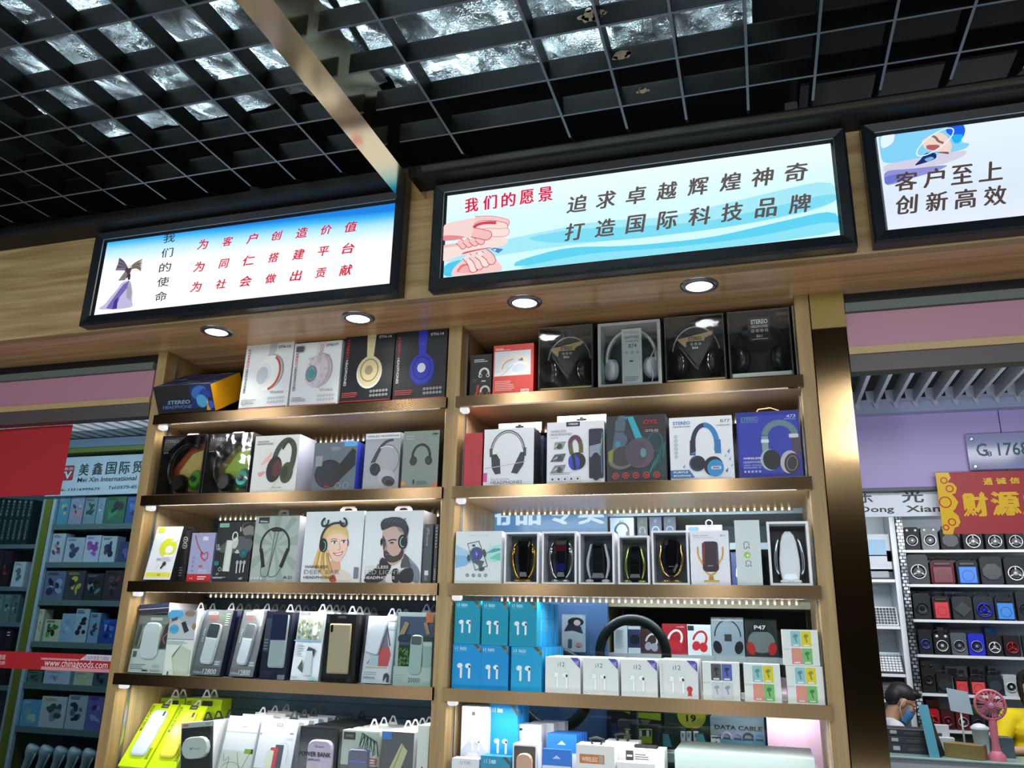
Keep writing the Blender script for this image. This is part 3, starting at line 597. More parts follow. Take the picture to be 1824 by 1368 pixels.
# ================================================================== goods on the shelves
def uvq(q, cr):
    (x0, y0), (x1, y1), (x2, y2), (x3, y3) = q            # BL BR TL TR in photo points
    def g(a, b):
        px, py = cr(a, b); u = v = .5
        for _ in range(8):
            X = (1-u)*(1-v)*x0 + u*(1-v)*x1 + (1-u)*v*x2 + u*v*x3 - px; Y = (1-u)*(1-v)*y0 + u*(1-v)*y1 + (1-u)*v*y2 + u*v*y3 - py
            a1, a2 = (1-v)*(x1-x0) + v*(x3-x2), (1-u)*(x2-x0) + u*(x3-x1); b1, b2 = (1-v)*(y1-y0) + v*(y3-y2), (1-u)*(y2-y0) + u*(y3-y1)
            dt = a1*b2 - a2*b1; u -= (X*b2 - a2*Y) / dt; v -= (a1*Y - X*b1) / dt
        return (u, v)
    return g
def q4(cr, *n): return [cr(n[i], n[i + 1]) for i in (0, 2, 4, 6)]
HPB = 'headphone_box'
GS = {1: 'headphone boxes on the top shelf', 2: 'headphone boxes on the second shelf', 3: 'boxes on the third shelf', 4: 'packs on the fourth shelf', 5: 'packs on the lowest shelf in view'}
# ---- left bay, top shelf -------------------------------------------------
q = q4(D, 118, 572, 490, 550, 80, 428, 447, 402)
def a_tip(F):
    F.rr(.62, .15, 1, 1, .02, '#16246b'); F.e(.78, .72, .14, .1, '#2f6fb8', 20); F.e(.86, .55, .1, .13, '#223a98', -20); F.e(.8, .4, .09, .1, '#4aa0d0'); F.p([(.84, .08), (.93, .55), (1, .5), (1, 0)], '#101a4a'); F.p([(.86, .05), (.9, .5), (.93, .05)], '#d9a021'); F.e(.95, .25, .05, .06, '#2b52c0')
    F.t('STEREO', .2, .33, .6, .47, '#8fa8d8', bold=.02, shear=.25); F.t('HEADPHONE', .1, .16, .62, .29, '#5877bd', bold=.02, shear=.25)
P0, P1, P2, P3 = [at(p, -.015) for p in q]
root = thing(HPB, 'black, blue and yellow headphone box tipped forward at the end of the top shelf', 'box', (.15, -.005, STOP[1] + .0045 + 0), (math.radians(30), 0, math.radians(2)), GS[1])
mb = MB(); w, h, d = .212, .088, .17
mb.box(-w / 2, 0, 0, w / 2, d, h, '#0e1730', ['#080a10', '#e8a912', None, None, '#17305e', None]); F = Face(mb, (-w / 2, 0, 0), (1, 0, 0), (0, 0, 1), (0, -1, 0), w, h); a_tip(F)
F = Face(mb, (-w / 2, 0, h), (1, 0, 0), (0, 1, 0), (0, 0, 1), w, d)
for k in range(26):
    x, y = random.uniform(.05, .9), random.uniform(.05, .9); F.l([(x, y), (x + .1, y + .05), (x + .2, y + .02)], random.uniform(.01, .03), random.choice(['#2d6bb5', '#4f8fd8', '#9fb8d8', '#101830', '#1a3f9a', '#6a7a96']))
F.l([(0, .02), (1, .02)], .012, '#c9ccd2'); mb.build('carton', root)
def stn(num, body, cup, dark, word='#1b1c20', wireless=False):
    bg = '#121820' if dark else '#dfe5e8'; tx = '#d4d8dc' if dark else '#3a4046'; cx = .5 if dark else .48
    def f(F):
        if dark:
            F.p([(.44, 1), (.62, 1), (.6, .62), (.47, .62)], body); F.e(.54, .42, .25, .31, '#c9ccd0' if num != '14' else '#0c1a6a'); F.e(.54, .44, .23, .29, body); F.g(.54, .45, .17, .21, .02, '#6f6a58' if num != '14' else '#0a1660'); F.e(.53, .45, .08, .09, cup)
            F.g(.53, .8, .02, .02, .006, '#7d7660')
        else:
            F.p([(.5, 1), (.66, 1), (.6, .72), (.46, .55)], '#b9c2c6' if num == '13' else '#d9cdd2'); F.e(.58, .55, .27, .34, '#8a9298' if num == '13' else '#a8a0a8', -8); F.e(.55, .54, .26, .34, '#e9edee' if num == '13' else '#cfc6ce', -8)
            F.g(.52, .54, .25, .33, .05, '#b5503f' if num == '13' else '#b8aab6', -70, 70, -8); F.e(.43, .5, .16, .25, '#dfe4e6' if num == '13' else '#d6ccd4', -6); F.e(.41, .5, .12, .17, cup, -6)
            if num == '17':
                for k in range(14): F.g(.55 + .2 * math.cos(k * 1.9), .56 + .22 * math.sin(k * 2.7), .018, .018, .006, '#9a8c9a')
                for k in range(5): F.g(.55 + .012 * k, .7 + .055 * k, .03, .03, .008, '#a294a2')
                F.g(.41, .5, .1, .14, .015, '#6c7f8c'); F.e(.41, .5, .06, .09, '#3f9a94')
        F.t('STEREO', .05, .64, .1, .93, '#c03a34', -90, .015); F.t('HEADPHONES', .05, .24, .1, .62, tx, -90, .015)
        F.t('STN-' + num, .68, .91, .93, .95, tx, 0, .012)
        if not dark: F.t('Wireless', .62, .21, .9, .255, '#5c6368')
        F.ic(.58, .05, .95, .17, 6, 2, '#9aa2a8' if not dark else '#b9bec4'); F.tl(.05, .06, .4, .14, 3, '#b04a40' if dark else '#9aa0a6')
        F.r(0, 0, 1, .012, '#b0242c')
        if num == '17': F.rr(.06, .85, .22, .94, .01, '#4a5056')
        if num == '13': F.g(.12, .1, .05, .06, .008, '#8a9096')
    return f
for nm, lab, qq, bd, cp, dk in (('13', 'white headphone box with a white and red ear cup printed, top shelf', (530, 548, 822, 527, 588, 172, 862, 155), '', '#b9c4ca', 0), ('17', 'white headphone box with a lace patterned ear cup printed, top shelf', (826, 526, 1112, 518, 868, 158, 1142, 147), '', '#8fa6ac', 0),
        ('16', 'black headphone box with gold headphones printed, top shelf', (1116, 514, 1422, 496, 1160, 118, 1450, 100), '#c9bd8e', '#8f8868', 1), ('14', 'black headphone box with blue headphones printed, top shelf', (1426, 494, 1735, 478, 1455, 98, 1757, 80), '#2431b8', '#d5dae2', 1)):
    carton(HPB, lab, q4(D, *qq), 1, stn(nm, bd, cp, dk), '#10161d' if dk else '#dbe2e5', d=.085, group=GS[1], side='#181c22' if dk else '#d5dade')
# ---- left bay, second shelf ----------------------------------------------
def clear_pack(root, w, h, d, crease=True, y=-.0012, name='clear_front'):
    mb = MB(); mb.box(-w / 2 + .0008, y, .0008, w / 2 - .0008, y + .0008, h - .0008, CREASE if crease else CLEAR); return mb.build(name, root)
def pack474(lab, qq, c1, c2, cup):
    r, w, h = carton(HPB, lab, q4(D, *qq), 2, None, '#3c3836', d=.07, parts=True, open_=.003, side='#2e2a2a', back='#191614', group=GS[2])
    mb = MB(); F = Face(mb, (-w / 2, .062, 0), (1, 0, 0), (0, 0, 1), (0, -1, 0), w, h)
    F.r(0, .0, 1, 1, '#1d1a1a'); F.p([(.12, 0), (.05, .5), (.4, .85), (.75, .95), (1, .9), (1, 0)], c1); F.p([(.3, .12), (.2, .45), (.45, .74), (.8, .84), (.75, .3), (.55, .1)], c2); mb.build('backing_card', r)  # bright areas paint the glare inside the pack along with its colours
    mb = MB(); F = Face(mb, (-w / 2, .006, 0), (1, 0, 0), (0, 0, 1), (0, -1, 0), w, h)
    F.p([(0, .74), (.14, .74), (.55, 1), (0, 1)], '#4e4744'); F.t('STEREO', .04, .88, .36, .94, '#d0cdca', 0, .02); F.t('HEADPHONES', .04, .845, .3, .87, '#a8a4a0'); F.r(.04, .815, .22, .835, '#9c5a38'); F.t('474', .04, .7, .15, .73, '#b9b5b2', 0, .01); mb.build('printed_card', r)
    e = bpy.data.objects.new('headphones', None); COL.objects.link(e); e.parent = r; e.location = (.0, .034, h * .48); R = w * .40
    mb = MB(); mb.tube([(R * math.cos(t), 0, R * 1.15 * math.sin(t)) for t in [math.radians(60 + 165 * k / 16) for k in range(17)]], R * .12, M('#17140f', .2), 8, flat=1.5); mb.build('headband', e)
    mb = MB(); mb.lathe([(R * .1, -.016), (R * .38, -.012), (R * .42, 0), (R * .3, .012)], M(cup, .15, .3), (R * .62, -.004, -R * .62), (.3, -1, .1), sy=1.25); mb.lathe([(R * .16, 0), (R * .14, .014)], M('#1c2a10', .2), (R * .62, -.014, -R * .62), (.3, -1, .1)); mb.build('ear_cup', e)
    mb = MB(); mb.lathe([(R * .1, -.016), (R * .34, -.012), (R * .38, 0), (R * .3, .012)], M('#15110f', .2), (-R * .35, .004, -R * .75), (-.4, -1, .1), sy=1.3); mb.build('ear_cup', e)
    clear_pack(r, w, h, .07); hang_tab(r, 0, h, .04, .05, .014, '#e9e4d4'); return r
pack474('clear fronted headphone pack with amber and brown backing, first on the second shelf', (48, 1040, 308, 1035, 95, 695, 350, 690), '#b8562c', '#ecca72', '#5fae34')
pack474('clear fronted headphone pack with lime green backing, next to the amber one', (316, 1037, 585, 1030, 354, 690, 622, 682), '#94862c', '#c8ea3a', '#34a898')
q = q4(D, 597, 1029, 868, 1020, 632, 700, 888, 694)
def a_kid(F):
    F.t('WIRELESS', .05, .88, .32, .91, '#2d3236', 0, .015); F.t('HEADPHONES', .05, .835, .42, .87, '#2d3236', 0, .015)
    P = uvq(q4(D, 597, 1029, 868, 1020, 632, 700, 888, 694), D)
    F.ps([P(650, 880), P(735, 780), P(715, 850)], '#e9b8b2'); F.ps([P(640, 915), P(700, 905), P(655, 945)], '#e79c96'); F.l([P(720, 1010), P(780, 940)], .008, '#c9c45a')
    F.l([P(735, 860), P(760, 780), P(800, 730), P(835, 725), P(862, 770), P(850, 860), P(835, 900)], (.11, .12), '#39462f'); F.l([P(790, 780), P(815, 735), P(840, 735)], .05, '#232a1e'); F.e(*P(742, 895), .17, .26, '#231a1c', -8); F.e(*P(758, 890), .1, .17, '#5a2730', -8); F.e(*P(816, 915), .14, .21, '#3d4d2a', -8); F.e(*P(806, 915), .07, .13, '#2a3320', -8)
    F.t('KID-HPB', .5, .06, .7, .085, '#3a4046')
r, w, h = carton(HPB, 'white headphone box with camouflage green headphones and a pink triangle printed', q, 2, a_kid, '#dde3e0', side='#d6dbe6', d=.1, group=GS[2])
q = q4(D, 952, 1018, 1212, 1008, 975, 740, 1225, 730)
def a_blu(F):
    F.p([(.72, .95), (1, .98), (1, 1), (.68, 1)], '#4aa0dc'); F.r(.7, .9, 1, 1, '#57a8de'); F.t('', 0, 0, 1, 1, '#fff')
    F.p([(.42, .3), (.9, .86), (.98, .8), (.98, .5), (.62, .18)], '#0d1016'); F.e(.38, .34, .32, .3, '#12151d', 15); F.e(.3, .33, .24, .26, '#1c2029', 15); F.g(.36, .3, .22, .2, .02, '#5a1720', 190, 330); F.l([(.3, .08), (.44, .07)], .02, '#b3202a')
    F.tl(.4, .82, .66, .9, 3, '#9aa4ac'); F.rr(.06, .5, .22, .72, .02, '#8b949c')
    F.g(.62, .09, .06, .06, .01, '#9aa4ac'); F.g(.8, .09, .06, .06, .01, '#9aa4ac')
r, w, h = carton(HPB, 'grey and bright blue headphone box with black headphones printed, shorter than its neighbours', q, 2, a_blu, '#5f6c76', side='#2638b4', d=.06, parts=True, group=GS[2]); hang_tab(r, .02, h, .03, .05, .012, '#c9cfd4')
q = q4(D, 1250, 1008, 1466, 1000, 1270, 678, 1476, 671)
def a_sil(F):
    F.rr(0, .9, .98, 1, .01, '#dfe3e8'); F.t('WIRELESS HEADPHONES', .05, .93, .95, .965, '#2b2f34', 0, .015)
    F.g(.62, .52, .36, .40, .02, '#5c636a', -50, 120, -8); F.l([(.22, .42), (.32, .58), (.45, .76), (.62, .86), (.8, .87)], (.13, .05), '#33383e'); F.g(.62, .52, .36, .36, .03, '#c9ced2', 60, 120)
    F.e(.3, .35, .2, .2, '#9aa1a6', 20); F.e(.33, .36, .15, .17, '#23272c', 20); F.e(.66, .22, .25, .2, '#aab0b5', -20); F.e(.72, .15, .19, .13, '#3a3f44', -15); F.e(.76, .12, .12, .07, '#15181b', -15)
carton(HPB, 'silver grey box lettered WIRELESS HEADPHONES with folding silver headphones printed', q, 2, a_sil, '#9da3a9', d=.06, group=GS[2], Y=.03)
q = q4(D, 1478, 998, 1690, 992, 1484, 672, 1700, 661)
def a_gr(F):
    F.hp(.52, .55, .24, '#1a1d1f', '#15181a', '#2b2f31', .07, asp=1.25, cr=.42, ch=.5); F.r(0, 0, 1, .02, '#b0864a'); F.rr(0, .05, .12, .11, .01, '#c98f3a'); F.r(.32, .06, .37, .14, '#26292a'); F.p([(.8, .02), (1, .1), (1, .02)], '#c2703a'); F.t('EXTRA BASS', .08, .9, .3, .92, '#c9cfc9'); F.t('HIGH-75', .08, .85, .3, .87, '#c9cfc9'); F.r(.82, .92, .96, .95, '#2a2f2e'); F.tl(.42, .05, .75, .12, 3, '#4d5653')
carton(HPB, 'grey green box with small black headphones printed, against the middle upright', q, 2, a_gr, '#7b8884', side='#16181a', d=.06, group=GS[2])
ob = MB().box(0, 0, 0, .2, .03, .19, '#99a0b0').build(HPB); ob.location = (.72, .2, STOP[2] + .0035); tag(ob, 'plain lavender grey box standing behind the blue edged headphone box', 'box', GS[2])
# ---- left bay, third shelf -----------------------------------------------
q = q4(Fc, 90, 485, 278, 487, 205, 188, 322, 190)
def a_mini(F):
    P = uvq(q4(H if 0 else crop(240, 890, 6.29), 50, 910, 430, 915, 275, 305, 515, 310), crop(240, 890, 6.29))
    F.r(.04, .045, .96, .13, '#e6dc2a'); F.e(.62, .6, .32, .30, '#d9df1f', 0); F.e(.68, .56, .15, .13, '#eef1f2'); F.p([(.68, .72), (1, .85), (1, .76), (.8, .7)], '#eef1f2'); F.rr(.55, .42, .9, .46, .02, '#f6f8f8'); F.e(.2, .94, .13, .09, '#d8dd2c')
    F.t('MINI', .3, .345, .48, .395, '#3c4148', 0, 0, .2); F.tl(.5, .33, .88, .41, 3, '#a9b0b8'); F.l([(.55, .2), (.62, .28)], .07, '#1a1d20'); F.e(.64, .29, .07, .07, '#1a1d20'); F.l([(.38, .2), (.46, .28)], .05, '#d5d9de'); F.t('ES', .5, .07, .6, .1, '#4a4a20')
BX = 'earphone_box'
carton(BX, 'white and yellow earphone box lettered MINI leaning back, first on the third shelf', q, 3, a_mini, '#e4e8ee', d=.03, group=GS[3], side='#17181a')
q = q4(Fc, 292, 487, 340, 488, 340, 196, 380, 199)
def a_cat(F):
    for y in (.82, .7): F.g(.5, y, .3, .3, .1, '#b9bcae'); F.r(.35, y - .01, .65, y + .01, '#b9bcae')
    F.tl(.2, .1, .8, .3, 4, '#6a6e70')
r, w, h = carton(BX, 'narrow black earphone box with round grey marks, behind the MINI box', q, 3, a_cat, '#1b1d20', d=.05, Y=.045, group=GS[3], parts=True); hang_tab(r, 0, h, .02, .028, .012)
q = q4(Fc, 348, 488, 486, 490, 386, 215, 520, 215)
def a_pur(F):
    F.r(0, 0, 1, .155, '#c3222a'); F.t('9.18', .12, .05, .25, .08, '#f0dcdc'); F.tl(.45, .03, .9, .12, 2, '#f0dcdc'); F.l([(.15, .95), (.25, .8), (.45, .62), (.62, .55), (.75, .62), (.8, .5), (.68, .42), (.5, .5), (.55, .6)], .035, '#b8323c'); F.l([(.5, .62), (.48, .5), (.7, .42)], .05, '#c8404a')
    F.r(.5, .84, .72, .92, '#dfe2ee'); F.t('WIRELESS', .45, .21, .8, .25, '#e4e6f2', 0, .01); F.t('TF CARD', .45, .165, .82, .2, '#e4e6f2', 0, .01); F.rr(.45, .29, .6, .33, .01, '#d2554a')
    for k in range(4): F.g(.2, .22 + .09 * k, .03, .03, .01, '#4d5068')
carton(BX, 'lavender earphone box with a red cable and red lower band printed', q, 3, a_pur, '#a3a6cb', d=.03, group=GS[3])
ob = MB().box(-.05, 0, 0, .05, .02, .135, '#6c6866').build(BX); ob.location = (.25, .11, STOP[3] + .0005); tag(ob, 'grey brown box with black hang loops behind the lavender earphone box', 'box', GS[3])
for x in (-.02, .03): hang_tab(ob, x, .135, .01, .03, .018)
q = q4(Fc, 492, 490, 697, 488, 528, 155, 728, 152)
def a_man1(F):
    P = uvq(q4(crop(240, 890, 6.29), 850, 915, 1270, 915, 930, 240, 1335, 240), crop(240, 890, 6.29))
    F.ps([P(900, 560), P(1000, 470), P(1100, 420), P(1200, 400), P(1330, 440), P(1300, 590), P(1000, 600)], '#54585b'); F.ps([P(1110, 595), P(1150, 545), P(1175, 600)], '#c9ced0')
    F.ps([P(1200, 330), P(1205, 270), P(1250, 250), P(1335, 255), P(1335, 400), P(1290, 420), P(1240, 410), P(1215, 380)], '#7c7a78'); F.ps([P(1215, 260), P(1335, 250), P(1335, 300), P(1290, 275), P(1240, 300), P(1210, 320)], '#15171a'); F.ps([P(1215, 400), P(1290, 385), P(1330, 395), P(1300, 440), P(1230, 430)], '#35353a')
    F.l([P(1185, 300), P(1185, 350)], .03, '#d5d8da'); F.r(*P(940, 300), *P(1055, 255), '#8fc4ae'); F.t('V5 Sport', *P(955, 290), *P(1040, 268), '#2d4c42')
    F.l([P(1015, 800), P(1040, 620), P(1065, 450)], .2, '#b9c4ba'); F.l([P(1018, 795), P(1042, 620), P(1066, 455)], .14, '#d3dcd2'); F.e(*P(1125, 480), .08, .14, '#c3ccc6', -10); F.g(*P(1122, 405), .07, .1, .03, '#dfe5e2')
    F.e(*P(1220, 595), .11, .11, '#1f6e74'); F.g(*P(1220, 595), .075, .075, .02, '#0d3b42')
    for k in range(3): F.l([P(1140 + 40 * k, 820 - 5 * k), P(1150 + 42 * k, 700)], .035, '#c9cfcc'); F.e(*P(1152 + 42 * k, 700), .04, .05, '#aab2b0')
    F.t('15', *P(905, 530), *P(945, 495), '#cfd4d6', 0, .01); F.t('200', *P(905, 560), *P(955, 535), '#cfd4d6', 0, .01); F.rr(*P(880, 735), *P(940, 685), .02, '#1c7a82'); F.g(*P(950, 775), .04, .04, .012, '#c5cacc'); F.tl(*P(860, 880), *P(1020, 860), 2, '#d6dadc'); F.t('BT', *P(905, 840), *P(940, 820), '#c5cacc'); F.t('ABT', *P(1170, 890), *P(1220, 865), '#d5d9db', 0, .01)
carton(BX, 'black earphone box with a single white earpiece and a bearded man printed', q, 3, a_man1, '#1d2124', d=.06, group=GS[3])
q = q4(Fc, 700, 488, 958, 490, 740, 120, 988, 118)
def a_a21(F):
    for k in range(9):
        a = 2 * PI * k / 9; F.p([(.5, .55), (min(1, max(0, .5 + .6 * math.cos(a))), min(1, max(0, .55 + .6 * math.sin(a)))), (min(1, max(0, .5 + .6 * math.cos(a + .3))), min(1, max(0, .55 + .6 * math.sin(a + .3))))], '#93a39a')
    F.r(.08, .89, .32, .985, '#22272a'); F.t('Wireless', .11, .905, .29, .935, '#e5e9e8', 0, .02)
    F.g(.5, .55, .32, .34, .04, '#15181a', -12, 192); F.l([(.19, .5), (.22, .44), (.29, .22)], .075, '#15181a', False); F.l([(.81, .5), (.78, .44), (.68, .22)], .075, '#15181a', False); F.l([(.24, .25), (.24, .1), (.36, .07), (.42, .12), (.44, .4), (.48, .78)], .009, '#22272a'); F.l([(.7, .25), (.62, .1), (.46, .07), (.4, .1), (.48, .4), (.56, .78)], .009, '#22272a'); F.rr(.4, .76, .64, .81, .025, '#1a1d20')
    F.t('A-21', .76, .05, .95, .095, '#22282a', 0, .01)
    for k in range(4): F.e(.06 + .07 * k, .055, .022, .022, '#cfd8d4')
r, w, h = carton(BX, 'sage green earphone box with a black neckband printed', q, 3, a_a21, '#a8b5ad', side='#e6e8f0', d=.075, group=GS[3], parts=True); hang_tab(r, .0, h, .03, .036, .022)
X = crop(520, 890, 6.514)
def words(F, w2, tx, tx2):
    F.t('WIRELESS', .06, .195, .46, .235, tx, 0, .012); F.t(w2, .06, .115, .66, .175, tx2); F.t('HEADPHONES', .06, .05, .58, .09, tx, 0, .015)
q1 = q4(Fc, 986, 492, 1326, 495, 1015, 98, 1342, 92)
def a_deer(F):
    P = uvq(q1, X)
    F.ps([P(330, 900), P(400, 820), P(560, 790), P(680, 850), P(720, 950), P(340, 950)], '#d8cfc6'); F.ps([P(430, 700), P(560, 700), P(570, 830), P(440, 850)], '#d9a98e'); F.ps([P(430, 880), P(500, 860), P(530, 950), P(440, 955)], '#b8543a')
    F.ps([P(310, 520), P(320, 400), P(390, 320), P(480, 285), P(570, 290), P(640, 350), P(650, 470), P(600, 420), P(450, 400), P(400, 480), P(400, 620), P(440, 760), P(470, 880), P(400, 940), P(330, 850), P(230, 760), P(270, 640), P(300, 560)], '#d8b878')
    for k in range(7): F.l([P(330 + 14 * k, 560 + 10 * k), P(300 + 20 * k, 680), P(270 + 34 * k, 800 + 8 * k)], .02, ('#b98a48', '#ecd59c', '#c89c58')[k % 3])
    F.ps([P(390, 480), P(400, 420), P(470, 370), P(580, 370), P(640, 430), P(645, 520), P(620, 620), P(570, 710), P(520, 725), P(460, 690), P(410, 600)], '#edcab6'); F.ps([P(385, 470), P(400, 400), P(500, 340), P(630, 390), P(640, 440), P(560, 390), P(450, 400)], '#e0c388')
    F.ps([P(395, 560), P(450, 690), P(520, 728), P(470, 700), P(430, 610)], '#c98a72'); F.e(*P(490, 500), .045, .022, '#f3efec', 5); F.e(*P(490, 500), .018, .02, '#3c4a52'); F.e(*P(598, 490), .04, .02, '#f3efec', 8); F.e(*P(598, 490), .018, .02, '#3c4a52')
    F.l([P(448, 490), P(490, 475), P(520, 488)], .012, '#3a2a22'); F.l([P(565, 482), P(600, 468), P(625, 480)], .012, '#3a2a22'); F.l([P(445, 465), P(490, 452), P(525, 465)], .012, '#a87f52'); F.l([P(545, 500), P(560, 560), P(555, 585), P(530, 590)], .01, '#c9967e')
    F.ps([P(480, 620), P(530, 632), P(590, 605), P(570, 640), P(520, 650)], '#f6f4f2'); F.l([P(478, 618), P(530, 628), P(592, 602)], .01, '#b8483f'); F.l([P(480, 622), P(520, 652), P(572, 642), P(592, 604)], .012, '#c2584c')
    F.l([P(325, 500), P(345, 390), P(400, 310), P(470, 272), P(560, 268), P(600, 278)], .032, '#22252a'); F.e(*P(360, 530), .07, .105, '#191c20', 5); F.g(*P(360, 540), .04, .07, .012, '#6fc9b0', -90, 90); F.l([P(640, 460), P(655, 500), P(645, 540)], .014, '#2b2f33')
    for x, s in ((375, 1), (590, -1)): F.g(*P(x, 262), .05, .065, .03, '#1b1e22', 130, 420, -30 * s); 
    F.l([P(372, 250), P(380, 285), P(400, 270)], .018, '#7fe08a'); F.l([P(575, 245), P(590, 270), P(610, 240)], .018, '#c9d2d6')
    words(F, 'DEER EAR', '#4a3d35', '#8b7f78'); F.rr(.9, .055, .975, .21, .012, '#77797b')
r, w, h = carton(HPB, 'white box with a smiling blonde woman in deer ear headphones printed', q1, 3, a_deer, '#dfe5e8', side='#e2e6ea', d=.1, group=GS[3], parts=True); hang_tab(r, .01, h, .06, .055, .022, '#e6e9ea')
q2 = q4(Fc, 1330, 495, 1662, 495, 1346, 92, 1678, 90)
def a_mand(F):
    P = uvq(q2, X)
    F.ps([P(830, 960), P(840, 880), P(1000, 780), P(1300, 620), P(1350, 660), P(1480, 790), P(1490, 960)], '#8b97a0'); F.ps([P(1330, 700), P(1480, 790), P(1490, 960), P(1400, 960)], '#6f8089')
    F.ps([P(1130, 780), P(1300, 680), P(1310, 800), P(1240, 830), P(1240, 960), P(1080, 960), P(1100, 860)], '#dcdde0'); F.ps([P(1160, 800), P(1240, 790), P(1250, 960), P(1160, 960)], '#1c1e22')
    F.ps([P(830, 960), P(845, 870), P(960, 800), P(1000, 740), P(1040, 660), P(1100, 700), P(1160, 760), P(1130, 830), P(1060, 930), P(1000, 960)], '#22252a'); F.ps([P(1250, 960), P(1240, 860), P(1300, 800), P(1390, 780), P(1420, 860), P(1400, 960)], '#1d2024'); F.ps([P(1295, 610), P(1350, 660), P(1390, 790), P(1330, 780), P(1250, 800)], '#4c4d50')
    F.l([P(1005, 750), P(1010, 690), P(1050, 660)], .02, '#c4c8ca')
    F.ps([P(1035, 400), P(1050, 320), P(1150, 300), P(1330, 320), P(1340, 480), P(1300, 620), P(1290, 690), P(1180, 770), P(1120, 740), P(1060, 650), P(1050, 560)], '#c0a59a'); F.ps([P(1040, 400), P(1090, 480), P(1080, 560), P(1055, 600), P(1045, 500)], '#54484a')
    F.ps([P(1060, 580), P(1110, 600), P(1160, 660), P(1240, 640), P(1280, 540), P(1300, 620), P(1270, 690), P(1190, 730), P(1110, 725), P(1060, 660)], '#3d3434'); F.e(*P(1190, 570), .05, .05, '#cf9c90'); F.l([P(1085, 635), P(1120, 628), P(1140, 640)], .014, '#8a5a54')
    F.l([P(1110, 480), P(1160, 460), P(1210, 470)], .02, '#2b2424'); F.e(*P(1155, 500), .035, .015, '#332b2b'); F.l([P(1085, 490), P(1100, 560), P(1080, 585), P(1110, 590)], .014, '#8a6f66'); F.l([P(1045, 475), P(1075, 468)], .018, '#2b2424')
    F.ps([P(1030, 360), P(1010, 270), P(1060, 215), P(1160, 195), P(1260, 205), P(1330, 260), P(1345, 420), P(1300, 420), P(1280, 350), P(1180, 300), P(1080, 340)], '#2f3238'); F.ps([P(1200, 310), P(1270, 330), P(1290, 400), P(1240, 370)], '#8d8078')
    for k in range(6): F.l([P(1020 + 45 * k, 270), P(1040 + 50 * k, 235), P(1075 + 48 * k, 215)], .015, '#50555e')
    F.l([P(1320, 430), P(1345, 360), P(1330, 300)], .03, '#1b1d21'); F.e(*P(1285, 490), .08, .115, '#121417', 5); F.g(*P(1290, 490), .05, .075, .014, '#86c4c0', 90, 290); F.e(*P(1035, 490), .02, .06, '#15171a')
    words(F, 'LED LIGHT', '#ded9d6', '#a8a4a2')
r, w, h = carton(HPB, 'white box with a bearded man in headphones and dark coat printed', q2, 3, a_mand, '#dbe0e4', side='#d8dce4', d=.1, group=GS[3], parts=True); hang_tab(r, .0, h, .06, .055, .022, '#d8dcec')
def a_spine(F): F.t('iPhone', .25, .62, .6, .93, '#9aa0a4', -90); F.rr(.25, .13, .7, .21, .03, '#cfd2d4'); F.tl(.25, .04, .7, .12, 5, '#8a8e92')
carton(BX, 'thin dark grey box spine with a pale square label, by the middle upright', q4(Fc, 1668, 497, 1722, 497, 1680, 166, 1733, 166), 3, a_spine, '#43484c', d=.06, Y=.004, roll=0, group=GS[3])
def a_spine2(F): F.t('BASEUS'[:0] + '|||||||', .3, .6, .7, .95, '#b5b8b8', -90); F.tl(.3, .05, .7, .25, 6, '#b0b3b3')
carton(BX, 'very thin dark grey box spine wedged against the middle upright', q4(Fc, 1728, 497, 1752, 497, 1738, 168, 1759, 168), 3, a_spine2, '#3a3e42', d=.06, Y=.02, roll=0, group=GS[3])
import re as re_
# ---- left bay, fourth shelf: power bank packs ------------------------------
PB = 'power_bank_pack'; PG = 'power bank packs on the fourth shelf'
def bank(root, w, h, x0, z0, x1, z1, col, y=-.002, th=.012, r=.012, rough=.25, name='power_bank', cap=None, rot=0.):
    """rounded slab seen through the pack front"""
    cx, cz = (x0 + x1) / 2 * w - w / 2, (z0 + z1) / 2 * h; a, b = (x1 - x0) * w / 2, (z1 - z0) * h / 2; pts = []
    r = min(r, a * .95, b * .95)
    for px, pz, t0 in ((a - r, -b + r, -90), (a - r, b - r, 0), (-a + r, b - r, 90), (-a + r, -b + r, 180)):
        pts += [(px + r * math.cos(math.radians(t0 + t)), pz + r * math.sin(math.radians(t0 + t))) for t in (0, 30, 60, 90)]
    mb = MB(); sc = lambda k: [(p[0] * k, p[1] * k) for p in pts]; n = len(pts); v = []
    for k, yy in ((.94, -th), (1, -th * .7), (1, 0)): v += [(p[0], yy, p[1]) for p in sc(k)]
    mb.add(v, [[q * n + k, q * n + n + k, q * n + n + (k + 1) % n, q * n + (k + 1) % n][::-1] for q in range(2) for k in range(n)], M(col, rough), False); mb.add(v[:n], [list(range(n))], M(col, rough))
    if cap:
        f = Face(mb, (-a, -th, -b), (1, 0, 0), (0, 0, 1), (0, -1, 0), 2 * a, 2 * b, rough=.2); cap(f)
    o = mb.build(name, root); o.location = (cx, y, cz); o.rotation_euler = (0, rot, 0); return o
